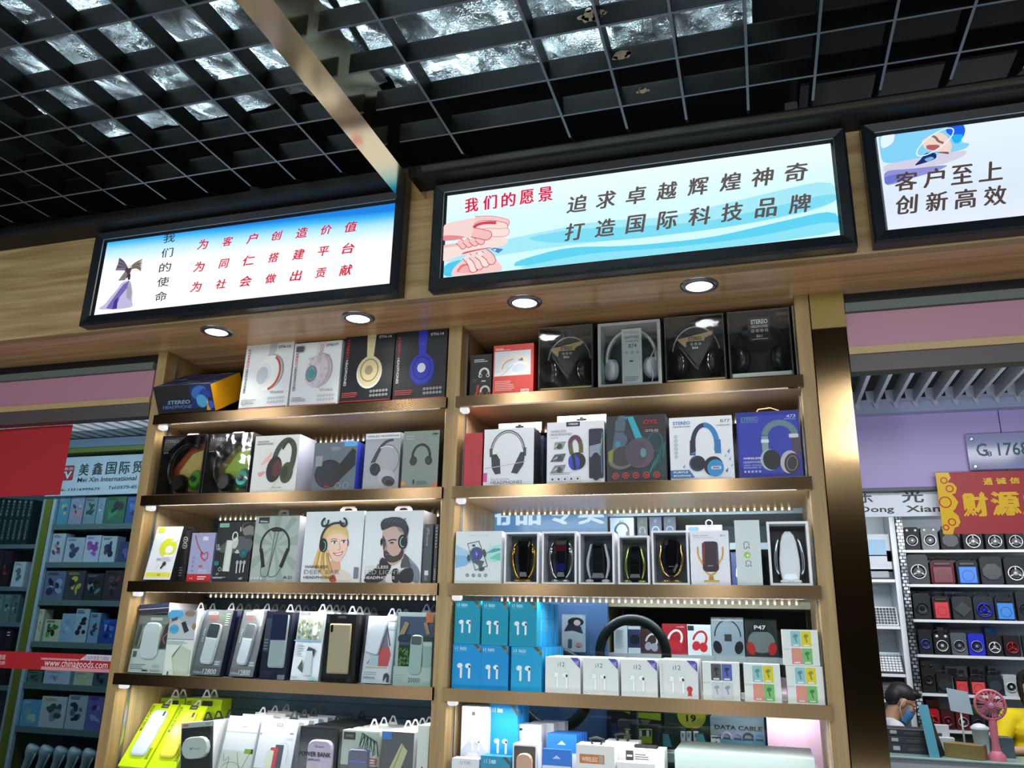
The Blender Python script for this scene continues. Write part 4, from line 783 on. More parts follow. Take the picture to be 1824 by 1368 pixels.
def pack(lab, q, art, col, side=None, d=.022, Y=.03, nback=0, tabc='#d9dce2', shelf=4, slab_=None, tab=True, lean=None, clear=True, tabx=0., tri=True, blab=None, bcol=None, tw=.03, name=PB, cat='power bank pack', grp=None, dy=None):
    blab = blab and re_.sub(r'^.*?(queued|in a row) behind the ', '', blab)
    grp = grp or (PG if shelf == 4 else 'packs on the lowest shelf in view')
    r, w, h = carton(name, lab, q, shelf, art, col, side=side or col, d=d, Y=Y, lean=lean, cat=cat, group=grp, parts=True, rough=.3, part='card')
    if slab_:
        for s in slab_ if isinstance(slab_, list) else [slab_]: bank(r, w, h, *s)
    if clear:
        mb = MB(); mb.box(-w / 2, -.0155, 0, w / 2, -.015, h, CLEAR); mb.box(-w / 2, -.015, 0, -w / 2 + .0004, 0, h, CLEAR); mb.box(w / 2 - .0004, -.015, 0, w / 2, 0, h, CLEAR); mb.build('clear_cover', r)
    if tab and nback == 0: hang_tab(r, tabx * w, h, d * .5, tw, .024, tabc, tri)
    if nback:
        dy = dy or (d + .018)
        mb = MB(); mb.box(-w / 2, 0, 0, w / 2, d, h, M(bcol or side or col, .35)); spare = None
        for k in range(nback):
            if spare is None:
                b = thing(name, blab or (lab.split(',')[0]), cat, r.location, r.rotation_euler, 'spare packs queued behind the front row'); mb.build('card', b); hang_tab(b, tabx * w, h, d * .5, tw, .024, tabc, tri); spare = b
            else: b = dup(spare)
            b['label'] = ORD[k] + ' spare pack queued behind the ' + blab
            b.location = (r.location.x + .004 * (k + 1), Y + dy * (k + 1), r.location.z)
    return r, w, h
def a_w1(F):
    F.r(0, .4, 1, 1, '#6f7672'); F.r(.02, .84, .98, .97, '#8d948e'); F.rr(.36, .9, .7, .95, .02, '#d6dbd8'); F.p([(.75, .42), (1, .42), (1, .95), (.82, .8)], '#3a3d3c'); F.l([(.9, .5), (.8, .6), (.95, .7)], .03, '#b06a70')
    for k in range(8): F.l([(.05 + .03 * k, .45), (.1 + .03 * k, .8)], .015, random.choice(['#505652', '#a9b0aa', '#3c413e']))
    F.r(.06, .26, .16, .36, '#56605e'); F.tl(.04, .05, .5, .15, 3, '#90a3a0'); F.ic(.68, .09, .88, .14, 4, 2, '#5c6a68'); F.r(.42, .03, .58, .05, '#2e3535'); F.ic(.66, .02, .92, .06, 4, 1, '#4c5957')
r1, w1, h1 = pack('white and grey power bank pack with a rounded bank, first on the fourth shelf', q4(H, 40, 880, 440, 890, 178, 232, 573, 238), a_w1, '#cfdcd9', d=.03, slab_=(.27, .23, .76, .86, '#dbe6e5', -.001, .01, .02), tab=False)
def a_w2(F):
    F.r(0, .55, 1, 1, '#a5b0b4'); F.r(0, .54, 1, .565, '#3a86b8'); F.p([(0, .55), (0, .75), (.3, .86), (1, .7), (1, .55)], '#bcc4c6'); F.e(.2, .93, .3, .14, '#58a6d6'); F.p([(.45, .8), (.6, .83), (.78, .68), (.62, .64)], '#33383c'); F.p([(.06, .86), (.3, .9), (.3, .84), (.1, .82)], '#5b5550'); F.e(.75, .95, .2, .1, '#8a7a6a')
    F.e(.22, .7, .18, .14, '#5aa9d2'); F.r(.08, .67, .36, .73, '#4d9fd0'); F.e(.95, .75, .08, .1, '#a08050')
    F.tl(.03, .46, .8, .52, 3, '#9fb0a6'); F.p([(.28, .28), (.55, .46), (.93, .38), (.95, .06), (.9, .0), (.42, .0)], '#bfcab8'); F.p([(.28, .28), (.55, .46), (.56, .44), (.3, .26)], '#6f766a'); F.l([(.3, .3), (.5, .42)], .012, '#3c4238'); F.l([(.28, .28), (.45, .0)], .012, '#9aa694'); F.l([(.2, .0), (.2, .05)], .04, '#2b302c')
pack('white power bank pack with a blue and grey photo above a pale green bank', q4(H, 490, 892, 805, 910, 586, 170, 892, 172), a_w2, '#dbe4da', '#f1f3f4', d=.035, nback=2, clear=False, blab='white cards with clear loops queued behind the blue photo power bank pack')
o = thing('flat_box', 'thin black carton lying on top of the first power bank pack', 'box', (r1.location.x - .004, .03 + h1 * math.sin(-r1.rotation_euler.x) + .01, r1.location.z + h1 * math.cos(r1.rotation_euler.x) + .004), (0, math.radians(-4), 0), None)
mb = MB(); mb.box(-.055, -.02, 0, .055, .16, .028, '#e3e6ea', ['#1c1e2c', '#eceef0', None, None, '#dfe3ea', None]); F = Face(mb, (-.055, -.02, 0), (1, 0, 0), (0, 0, 1), (0, -1, 0), .11, .028); F.r(0, .46, 1, .52, '#c9cbd6'); F.r(0, .52, 1, .95, '#262a4a'); mb.build('carton', o)
def a_128(F):
    F.r(0, 0, 1, 1, '#6c7276'); F.p([(.05, .75), (.5, .95), (1, .9), (1, .55), (.4, .5)], '#7c7a78'); F.e(.35, .88, .2, .12, '#8a5f5c'); F.p([(.55, .9), (.9, .95), (.85, .8)], '#6c8a6a'); F.r(0, .0, 1, .13, '#5a6268'); F.rr(.12, .92, .48, .97, .03, '#aeb4b8'); F.t('Yesido'[:0] + 'POWER', .16, .93, .44, .96, '#4c5256', 0, .01)
    F.t('12800', .38, .015, .86, .1, '#d4d8dc', 0, .02); F.t('POWERBANK', .04, .02, .36, .06, '#c9ced2', 0, .01); F.r(.72, .14, .98, .23, '#7e858a'); F.tl(.74, .15, .96, .22, 2, '#d9dee2')
    F.t('DUAL', .1, .5, .16, .72, '#d3d7da', 90, .02); F.tl(.8, .75, .96, .95, 6, '#cdd2d6')
def cap128(F): F.rr(.03, .62, .97, .98, .18, '#3a4448'); F.r(.0, .60, 1, .64, '#eef2f4')
for lab, qq, n in (('grey clear power bank pack numbered 12800 with a tilted white bank, left of its twin', (812, 912, 1142, 925, 985, 182, 1300, 188), 4), ('grey clear power bank pack numbered 12800 beside the navy pack, with a bright glare spot', (1222, 930, 1525, 940, 1420, 190, 1672, 192), 3)):
    r, w, h = pack(lab, q4(H, *qq), a_128, '#6c7276', '#23263e', d=.02, nback=n, slab_=(.3, .16, .72, .78, '#d6e0e6', -.002, .011, .01, .2, 'power_bank', cap128, .06), blab='dark spare packs with grey loops queued behind the ' + ('left' if n == 4 else 'right') + ' hand 12800 pack')
def a_navy(F): F.rr(.42, .91, .75, .96, .03, '#5d6688'); F.t('POWER', .48, .92, .7, .95, '#aab2cc'); F.r(.03, .4, .25, .9, '#3d4a56'); F.tl(.05, .42, .22, .6, 4, '#7c8896'); F.r(.7, .0, .98, .07, '#8a929c'); F.tl(.1, .02, .6, .12, 3, '#3a4156')
def capn(F): F.r(0, .52, 1, 1, '#2b3350'); F.r(0, .51, 1, .525, '#5a6480')
r, w, h = pack('navy power bank pack with an upright bank, dark above and pale below, mid fourth shelf', q4(Fc, 748, 1036, 912, 1044, 806, 662, 945, 664), a_navy, '#20243a', '#23263e', d=.02, nback=4, tabc='#bfc4cc', slab_=(.34, .17, .93, .96, '#aebfc0', -.002, .01, .006, .3, 'power_bank', capn), blab='lavender white spare packs with loops queued behind the navy power bank pack')
def a_wg(F):
    F.r(0, .56, .95, .88, '#b7bfae')
    for k in range(60): F.e(random.uniform(.08, .9), random.uniform(.6, .86), .04, .05, random.choice(['#7f9c6a', '#d5d9cf', '#9aa58e', '#6d8f8c', '#e6e6df', '#a08f7c', '#5f7c50']), n=7)
    F.e(.7, .72, .1, .16, '#e3e6e4'); F.r(0, .555, .95, .575, '#7aa9d2'); F.rr(.08, .94, .45, .98, .03, '#6b7274'); F.t('POWER', .12, .95, .4, .97, '#dfe4e6'); F.t('ROYAL', .06, .87, .5, .93, '#5a5f58', 0, 0, .2)
    F.p([(.5, .42), (.56, .48), (.82, .44), (.8, .32), (.74, .38), (.7, .42), (.58, .41)], '#3b3e3d'); F.p([(.26, .17), (.4, .3), (.47, .1)], '#545c52'); F.p([(.48, .08), (.5, .42), (.72, .42), (.76, .08)], '#c3d3d8'); F.l([(.5, .07), (.76, .08)], .02, '#d8b6ae'); F.tl(.1, .34, .4, .52, 5, '#b3c2ca'); F.ic(.05, .02, .3, .06, 3, 1, '#8aa0aa'); F.r(.7, .01, .95, .05, '#9fd0d4')
pack('white power bank pack with a green garden photo and pale bank between dark tilted corners', q4(I, 142, 930, 478, 940, 275, 190, 557, 190), a_wg, '#dfeaf0', d=.016, nback=4, tabc='#eef1f4', clear=False, blab='white spare packs with white loops queued behind the garden photo pack')
def a_blk(F): F.rr(.32, .93, .66, .985, .04, '#2a2b2d'); F.t('POWER', .38, .945, .6, .97, '#8a8c8e'); F.r(.02, .86, .11, .98, '#3b3f44'); F.t('20000', .17, .12, .5, .17, '#86765a', 0, .01); F.tl(.1, .02, .7, .08, 3, '#2c2e30'); F.r(.75, .01, .92, .07, '#2e3236')
def capg(F): F.rr(.06, .82, .18, .97, .05, '#16171a')
pack('black power bank pack with a tall matt gold panel, right half of the fourth shelf', q4(I, 488, 940, 866, 955, 566, 202, 916, 212), a_blk, '#0d0e10', '#101216', d=.02, nback=4, tabc='#c8ccd4', slab_=(.18, .13, .82, .86, '#b9a888', -.002, .009, .003, .45, 'power_bank', capg), blab='spare packs with grey loops queued behind the black and gold power bank pack')
def a_red(F):
    F.p([(.35, .75), (.62, .95), (.82, .5), (.85, .4), (.4, .3)], '#6a6a80'); F.p([(.5, .5), (.82, .55), (.92, .42), (.86, .25), (.4, .25)], '#c24a52'); F.p([(.1, .26), (.3, .42), (.2, .3)], '#9c4450'); F.p([(.18, .25), (.22, .42), (.5, .46), (.52, .25)], '#b3cdd4'); F.l([(.62, .95), (.86, .55)], .05, '#5a5868')
    F.tl(.1, .2, .9, .25, 1, '#c9b8a0'); F.t('10000mAh', .06, .06, .46, .1, '#7b8288', 0, .015); F.tl(.06, .11, .6, .17, 2, '#a4acb4'); F.p([(.75, .02), (.75, .13), (.85, .16), (.95, .12), (.95, .02), (.86, .02), (.86, .1)], '#3b3f44'); F.rr(.76, .8, .99, .84, .03, '#c3c8d2'); F.rr(.7, .93, 1, .97, .04, '#e4e6ee')
pack('white and red power bank pack with a tilted white bank, second from the middle upright', q4(I, 908, 960, 1262, 970, 1020, 238, 1320, 232), a_red, '#d6dbe6', d=.02, nback=3, tabc='#c4c8e0', slab_=(.14, .42, .62, .96, '#e4e8f4', -.002, .008, .008, .25, 'power_bank', None, .22), blab='spare packs with lavender loops queued behind the white and red power bank pack')
def a_20k(F):
    F.r(.08, .26, 1, .94, '#4a5a74'); F.r(.08, .26, .4, .55, '#2d3b2c')
    for k in range(50): F.e(random.uniform(.1, .38), random.uniform(.28, .5), .03, .03, random.choice(['#3f6a34', '#5a8a4a', '#26402a', '#6c9c58']), n=7)
    F.l([(.16, .68), (.3, .86)], .12, '#b59c74'); F.l([(.78, .86), (.88, .7)], .09, '#a8906a'); F.r(.08, .6, 1, .66, '#35403f'); F.e(.25, .66, .16, .06, '#2f4058'); F.rr(.8, .86, 1, 1, .02, '#cf7c50'); F.r(.0, 0, 1, .26, '#b5c9c2'); F.t('20000', .4, .05, .72, .11, '#3d4a48', 0, .008); F.tl(.05, .06, .3, .15, 3, '#9db5ae')
    F.r(.76, .25, 1, .6, '#9fb8b0'); F.r(.76, .54, 1, .59, '#c2d2cc')
def cap20(F): F.rr(.08, .75, .9, .96, .12, '#62706f')
pack('pale green power bank pack numbered 20000 against the middle upright', q4(I, 1275, 970, 1700, 990, 1328, 182, 1738, 182), a_20k, '#b5c9c2', d=.03, nback=2, tabc='#4a4f66', slab_=(.42, .15, .75, .69, '#a9c4bd', -.002, .01, .012, .3, 'power_bank', cap20, .03), blab='spare packs with dark loops queued behind the pale green 20000 pack')
# ---- left bay, lowest shelf in view ----------------------------------------
PK = 'power_bank_box'
def bq(x0, x1, tl, tr, Yq=.03):                                        # the pack foot lies below the picture; carry its edges down to the shelf board
    zb = STOP[5] - .004; a, b, c, d = J(x0, 507), J(x1, 507), J(*tl), J(*tr); out = []
    for p, t in ((a, c), (b, d)):
        A, T = at(p, Yq), at(t, Yq); k = (T.z - zb) / (T.z - A.z); P = T + (A - T) * k; v = MR.transposed() @ (P - CAM); out.append((912 + FPX * v.x / v.y, 684 - FPX * v.z / v.y))
    return [out[0], out[1], c, d]
def a_wa(F): F.r(0, 0, .42, 1, '#c3ccc9'); F.rr(.5, .83, .85, .95, .02, '#cdd3d2'); F.tl(.55, .5, .9, .62, 4, '#c0c8c8'); F.t('VIDVIE'[:0] + 'POWER', .12, .45, .22, .6, '#8a9492', 90); F.rr(.08, .2, .2, .27, .01, '#a8503a')
pack('white power bank box with a pale grey edge, first on the lowest shelf in view', bq(62, 140, (97, 215), (235, 211), .165), a_wa, '#e4e8ec', d=.02, Y=.165, lean=0, clear=False, shelf=5, tabc='#15171a', tabx=.2, name=PK, cat='power bank box')
LIME = '#c8e81a'
def a_lime(F, bankc='#c9d6ee'):
    F.rr(.38, .93, .66, 1, .02, '#3c4038'); F.t('POWER', .43, .945, .62, .975, '#c9cdbf'); F.t('MOBILE POWER', .03, .55, .14, .97, '#2f3a10', 90, .01); F.t('20000', .82, .12, .93, .3, '#2f3a10', 90, .01)
for lab, x0, x1, tl, tr, bc, Y in (('lime yellow power bank pack with a lavender white bank, front row, lowest shelf', 85, 232, (258, 202), (398, 206), '#c3cfee', .03), ('lime yellow power bank pack with a yellow bank, front row, lowest shelf', 236, 392, (400, 209), (545, 214), '#d8cf4a', .03)):
    def capx(F): F.rr(.78, .86, .92, .97, .05, '#474c58')
    pack(lab, bq(x0, x1, tl, tr), a_lime, LIME, d=.02, clear=False, shelf=5, tabc='#eef0ee', tabx=.0, slab_=(.24, .16, .8, .88, bc, -.001, .008, .012, .25, 'power_bank', capx), name=PK, cat='power bank pack')
for lab, qx, tx in (('lime yellow power bank pack standing higher at the back, left of two', (290, 155, 428, 153), 0), ('lime yellow power bank pack standing higher at the back, right of two', (432, 158, 618, 153), .12)):
    T0, T1 = at(J(qx[0], qx[1]), .19), at(J(qx[2], qx[3]), .19); zb = STOP[5] - .0035; T0.x = max(T0.x, .046); w_, h_ = T1.x - T0.x - .003, (T0.z + T1.z) / 2 - zb
    b = thing(PK, lab, 'power bank pack', ((T0.x + T1.x) / 2, .19, zb), group='lime packs at the back of the lowest shelf'); mb = MB(); mb.box(-w_ / 2, 0, 0, w_ / 2, .05, h_, LIME)
    F = Face(mb, (-w_ / 2, 0, 0), (1, 0, 0), (0, 0, 1), (0, -1, 0), w_, h_); F.rr(.45, .89, .75, .97, .02, '#3c4038'); F.t('MOBILE POWER', .03, .5, .16, .96, '#2f3a10', 90, .01); mb.build('carton', b); hang_tab(b, 0, h_, .01, .036, .026, '#eef0ee', True); hang_tab(b, .012, h_, .03, .036, .026, '#eef0ee', True)
def a_vb(F): F.r(.02, .0, .98, .9, '#1e2122'); F.rr(.06, .93, .22, .97, .01, '#b5613c'); F.tl(.75, .93, .95, .97, 2, '#6f7674')
def capv(F): F.t('V', .32, .42, .45, .54, '#5a605e', 0, .01); F.t('ving', .46, .42, .7, .5, '#6a706e')
r, w, h = pack('grey and black boxed power bank, rounded white, with white sides, lowest shelf', bq(397, 568, (406, 287), (572, 287)), a_vb, '#a9b2ae', '#e6e9ec', d=.11, clear=True, shelf=5, tabc='#16181b', slab_=(.1, .3, .92, .72, '#c6d0cb', -.001, .012, .03, .3, 'power_bank', capv), name=PK, cat='power bank box', tab=False)
for k, x in enumerate((.02, .03, .045)): hang_tab(r, x, h, .02 + .035 * k, .036, .024, '#16181b', True)
def a_w5(F): F.r(0, .72, 1, .74, '#c9cdd2'); F.r(0, .0, 1, .42, '#d7dcd2'); F.rr(.72, .38, .98, .46, .02, '#7fae3a'); F.r(.92, .38, .99, .46, '#3a4a2a'); F.l([(.1, .36), (.15, .2), (.3, .36), (.28, .1)], .012, '#5a665a'); F.l([(.5, .4), (.7, .05), (.9, .4)], .012, '#5a665a'); F.g(.4, .1, .3, .2, .012, '#7c8a5a'); F.e(.55, .86, .12, .05, '#d3d8de')
pack('white power bank pack with cable drawings and a small green label, lowest shelf', bq(588, 762, (652, 262), (810, 264)), a_w5, '#eceff3', d=.04, clear=True, shelf=5, nback=3, tabc='#c9ced4', name=PK, cat='power bank pack', blab='white spare packs with grey loops queued behind the cable drawing pack, lowest shelf')
def a_3c(F):
    F.rr(.42, .9, .6, .96, .01, '#8c9398'); F.t('POWER', .45, .915, .57, .945, '#e6eaec'); F.t('10400', .7, .68, .92, .73, '#b3bcd0'); F.tl(.82, .78, .95, .81, 1, '#4a5056'); F.rr(.5, .22, .72, .6, .02, '#4d5257'); F.rr(.38, .15, .58, .55, .02, '#b04450'); F.rr(.3, .1, .48, .5, .02, '#b9c6b2'); F.r(.0, 0, 1, .2, '#8d979c'); F.rr(.3, .12, .46, .5, .02, '#c3cfbd'); F.l([(.6, .62), (.85, .64), (.85, .3)], .01, '#aab3bb'); F.rr(.02, .75, .06, .78, .01, '#c05a5a')
pack('pale blue grey power bank pack with green, red and grey banks printed, lowest shelf', bq(768, 968, (817, 277), (1003, 281)), a_3c, '#ccd5de', d=.03, clear=False, shelf=5, nback=4, tabc='#34383e', name=PK, cat='power bank pack', blab='spare packs with dark grey loops queued behind the three colour pack, lowest shelf')
def a_pbk(F): F.r(.06, .02, .94, .97, '#2c3036')
def cappb(F): F.e(.5, .12, .35, .2, '#c49ac0'); F.e(.3, .35, .2, .16, '#d0b8a8'); F.t('Power', .3, .82, .7, .88, '#3a3a40', 0, .01, .3)
r, w, h = pack('black box lettered POWER BANK with a pale pink bank inside, lowest shelf', bq(990, 1196, (1018, 302), (1203, 302)), a_pbk, '#1a1c20', d=.05, clear=True, shelf=5, nback=3, tabc='#141619', name=PK, cat='power bank box', slab_=(.28, .05, .92, .8, '#cbb9d8', -.001, .011, .02, .25, 'power_bank', cappb), blab='black spare boxes with black loops queued behind the POWER BANK box', lean=0)
mb = MB(); F = Face(mb, (-w / 2, -.0158, 0), (1, 0, 0), (0, 0, 1), (0, -1, 0), w, h); F.t('POWER BANK', .1, .52, .92, .6, '#18191c', 0, .02); F.t('12000mAh', .3, .45, .65, .49, '#4a4660', 0, .01); mb.build('printed_words', r)
def a_plant(F):
    F.r(0, 0, 1, .42, '#2b302c'); F.r(.0, .42, 1, .97, '#b9c6ba'); F.rr(.04, .84, .36, .97, .01, '#33383a'); F.t('POWER', .1, .88, .3, .93, '#9aa29c')
    for k in range(14): F.l([(.55 + .03 * k, .97 - .01 * k), (.5 + .035 * k + .1 * math.sin(k * 2), .8 - .02 * k), (.45 + .04 * k, .66 + .04 * math.sin(k))], (.035, .008), random.choice(['#25402c', '#335a3a', '#1b3322']))
    F.rr(.78, .44, .98, .56, .01, '#a33a34'); F.tl(.8, .46, .96, .54, 2, '#e6d6d2')
def capb(F): F.r(.08, .68, .92, .71, '#3a3ae0')
pack('green and white plant pack with an upright dark blue bank, lowest shelf', bq(1208, 1402, (1217, 318), (1410, 320)), a_plant, '#c4cfc6', d=.035, clear=True, shelf=5, nback=3, tabc='#f0f2f4', tri=True, name=PK, cat='power bank pack', slab_=(.24, .02, .78, .7, '#1e2a5c', -.001, .011, .012, .25, 'power_bank', capb), blab='white spare packs with white loops queued behind the plant pack, lowest shelf')
def a_gold(F): F.r(.02, .87, .3, 1, '#2f6fb8'); F.p([(.25, .36), (.62, .82), (.82, .7), (.5, .2)], '#a9b384'); F.l([(.38, .36), (.66, .78)], .02, '#5d6446'); F.p([(.25, .36), (.5, .2), (.52, .16), (.26, .3)], '#1b1e1e'); F.l([(.15, .05), (.25, .12), (.4, .05)], .03, '#b0443c'); F.l([(.4, .02), (.9, .22)], .015, '#8c948e')
pack('dark grey pack with an olive gold power bank printed and a blue corner, lowest shelf', bq(1412, 1582, (1422, 325), (1588, 325)), a_gold, '#454d50', '#eef0f2', d=.03, clear=False, shelf=5, nback=5, tabc='#f2f4f6', name=PK, cat='power bank pack', dy=.04, blab='white spare packs with white loops in a row behind the dark grey gold bank pack')
def a_we(F): F.l([(.5, .1), (.42, .3), (.5, .45), (.58, .3), (.5, .1)], .1, '#b5653c')
pack('pale grey upright power bank box with an orange mark, against the middle upright, lowest shelf', bq(1597, 1658, (1602, 295), (1672, 290)), a_we, '#c3cdc9', '#e9eced', d=.1, clear=False, shelf=5, tab=False, name=PK, cat='power bank box', lean=0)
# ================================================================== right bay
GR = {1: 'boxes on the top right shelf', 2: 'boxes on the second right shelf'}
q = q4(E, 97, 480, 208, 478, 101, 266, 210, 263)
def a_bk(F): F.tl(.18, .82, .85, .9, 2, '#d3d6d8'); F.hp(.66, .56, .2, '#dfe3e4', '#e9ecec', '#2b2d2e', .09, cr=.42); F.hp(.72, .15, .2, '#d5c9c2', '#c9603c', '#2b2d2e', .09, cr=.42); F.l([(.2, .02), (.36, .1), (.4, .3)], .12, '#b5342c'); F.r(.55, .37, .75, .4, '#c9cdd0'); F.tl(.12, .36, .4, .44, 2, '#55595c')
carton(HPB, 'small black box with white and red headphones printed, first on the top right shelf', q, 1, a_bk, '#1f2123', d=.09, group=GR[1], Y=.04)
q = q4(E, 212, 476, 415, 469, 217, 238, 420, 227)
def a_rd(F):
    F.r(.03, .36, .93, .87, '#cfd5db'); F.p([(.03, .4), (.5, .5), (.93, .45), (.93, .38), (.03, .36)], '#dfe2e4'); F.l([(.2, .48), (.25, .66), (.42, .76), (.68, .76), (.83, .62), (.8, .5)], (.1, .1), '#e3d8c4'); F.l([(.22, .5), (.28, .64), (.5, .7)], .03, '#a8a6a0'); F.e(.6, .53, .22, .13, '#dfe3ea', 15); F.e(.64, .5, .17, .1, '#c9d2e2', 15); F.p([(.62, .66), (.75, .65), (.72, .72)], '#77706a'); F.l([(.2, .36), (.4, .5), (.5, .58)], .025, '#b9bfc6')
    F.t('Wireless', .05, .905, .25, .94, '#f4dcd8', 0, .02); F.r(.05, .89, .42, .9, '#f0cfc9'); F.tl(.06, .05, .6, .26, 6, '#e5a79e'); F.r(.7, .0, .9, .07, '#e9d5cf'); F.t('B380', .72, .015, .88, .055, '#5a2a26', 0, .01)
carton(HPB, 'red box with a photo of cream headphones printed, second on the top right shelf', q, 1, a_rd, '#c9473f', side='#a5201f', d=.07, group=GR[1])
def clear_hp(lab, qq, kind, side, back):
    r, w, h = carton(HPB, lab, q4(E, *qq), 1, None, side, d=.085, parts=True, open_=.004 if kind != 'B74' else .008, side=side, back=back, group=GR[1], roll=0, dw=.007)
    mb = MB(); F = Face(mb, (-w / 2, .008, 0), (1, 0, 0), (0, 0, 1), (0, -1, 0), w, h)
    if kind == 'B61': F.r(0, 0, 1, .09, '#cfd2ce'); F.r(.33, .55, .68, .9, '#1b1a1c'); F.t('STEREO', .38, .8, .65, .87, '#e3e5e6', 0, .03); F.t('HEADPHONES', .38, .745, .65, .785, '#c9cbcc', 0, .02); F.ic(.37, .67, .66, .73, 4, 1, '#c5c7c8'); F.t('B61', .46, .6, .55, .64, '#c9cbcc', 0, .02); F.r(.38, .57, .64, .58, '#b5b7b8'); F.r(.78, .9, .97, .95, '#3a3a3c')
    elif kind == 'B74':
        F.r(.38, .0, .7, .9, '#c3cdcc'); F.t('STEREO', .42, .82, .66, .86, '#8d9796', 0, .02); F.t('HEADPHONES', .42, .74, .66, .79, '#3d4446', 0, .02); F.t('WIRELESS', .44, .69, .65, .72, '#4d5456', 0, .01); F.t('B74', .49, .6, .62, .66, '#4a5254', 0, .01); F.ic(.41, .5, .68, .55, 3, 1, '#7d8786'); F.tl(.42, .08, .66, .16, 3, '#8d9796'); F.r(.5, .38, .56, .4, '#2b3032')
    else:
        g = '#b39a68'; F.p([(.2, .66), (.82, .76), (.52, .26)], '#22262a'); F.p([(.2, .66), (.82, .76), (.7, .56), (.62, .58), (.34, .54)], g); F.rr(.36, .46, .66, .62, .03, '#16191b'); F.t('STEREO', .4, .63, .62, .69, '#38301f', 0, .03); F.ic(.42, .55, .62, .6, 3, 1, '#b9bcbc'); F.t('B66', .46, .5, .56, .54, '#c9cbcc', 0, .02); F.r(0, 0, 1, .055, '#b9a35e'); F.l([(.25, .55), (.52, .2), (.55, .2)], .03, '#2f3436'); F.p([(.68, .66), (.86, .72), (.54, .2), (.5, .27)], '#0f1113')
    mb.build('printed_card', r)
    if kind == 'B74': headphones3d(r, 0, h * .5, .05, w * .40, '#d7dbda', '#dfe3e8', '#c9ced4', H=w * .48, cr=.36, slim=.09)
    elif kind == 'B61': headphones3d(r, 0, h * .5, .052, w * .42, '#3b3d40', '#25282b', '#101214', H=w * .5, cr=.46, slim=.04)
    else: headphones3d(r, 0, h * .5, .052, w * .40, '#c9c6c4', '#1a1012' if kind == 'R' else '#17181b', '#0f1114', H=w * .5, cr=.48, slim=.035, rim=CHROME)
    if kind == 'B74':
        mb = MB(); mb.tube([(w * .4, .03, h * .62), (w * .3, .025, h * .42), (w * .36, .025, h * .2), (w * .33, .025, .01)], .0016, M('#e9ecee', .4), 6); mb.build('cable', r)
    mb = MB(); mb.box(-w / 2 + .001, -.0012, .001, w / 2 - .001, -.0006, h - .001, CREASE); mb.build('clear_front', r)
clear_hp('clear pack of black headphones with a gold triangle card, next to the red box', (432, 464, 714, 448, 440, 150, 718, 131), 'R', '#17191b', '#191c20')
clear_hp('pale grey boxed white headphones behind a tall pale lettered card', (728, 445, 1053, 429, 724, 128, 1040, 113), 'B74', '#b9bfc1', '#4a5456')
clear_hp('clear pack of black headphones with a gold triangle card, between two clear packs', (1062, 424, 1373, 406, 1047, 100, 1356, 76), 'L', '#17191b', '#14171a')
clear_hp('clear pack of black headphones with a dark lettered card, beside the right upright', (1380, 402, 1705, 386, 1364, 66, 1688, 52), 'B61', '#1b1d1f', '#1a1718')
# ---- second shelf --------------------------------------------------------
q = q4(E, 67, 925, 160, 925, 70, 668, 164, 662)
def a_r2(F):
    for k in range(4): F.g(.45, .28 + .17 * k, .1, .1, .03, '#8a2c48')
carton(HPB, 'narrow deep red box with small purple icons, first on the second right shelf', q, 2, a_r2, '#b01f2c', d=.1, group=GR[2])
q = q4(E, 165, 925, 416, 916, 169, 645, 420, 640)
def a_bh(F):
    F.l([(0, .68), (.4, .84)], .006, '#c9ced6'); F.l([(.5, .97), (.95, .8)], .006, '#c9ced6'); F.g(.48, .58, .34, .42, .022, '#4b4744', 5, 175); F.g(.48, .58, .31, .385, .02, '#7d7570', 8, 172); F.l([(.145, .65), (.15, .5)], .06, '#4a4644'); F.l([(.82, .65), (.82, .5)], .06, '#4a4644')
    F.p([(.15, .54), (.26, .55), (.33, .45), (.35, .2), (.24, .19), (.17, .3)], '#252d38'); F.p([(.83, .56), (.74, .57), (.62, .35), (.56, .21), (.68, .19), (.8, .35)], '#252d38'); F.l([(.02, .3), (.34, .33), (.84, .4)], .014, '#b9b2ac'); F.r(0, .06, .08, .22, '#d2448c'); F.t('BLUETOOTH', .16, .085, .52, .115, '#8f6f8c', 0, 0); F.t('HEADPHONES', .16, .02, .78, .075, '#5c636c', 0, .004)
r, w, h = carton(HPB, 'white box lettered BLUETOOTH HEADPHONES with a thin dark headset printed', q, 2, a_bh, '#dde3e9', side='#20242a', d=.07, group=GR[2], parts=True)
mb = MB(); mb.box(-w / 2 + .03, .035, h, w / 2 + .012, .037, h + .024, M('#eef0f4', .4)); F = Face(mb, (-w / 2 + .03, .035, h), (1, 0, 0), (0, 0, 1), (0, -1, 0), w - .02, .024); F.rr(.4, .42, .6, .62, .03, '#2b3036'); F.e(.5, .6, .04, .04, '#2b3036'); mb.build('hang_card', r)
q = q4(E, 478, 912, 768, 905, 480, 610, 766, 601)
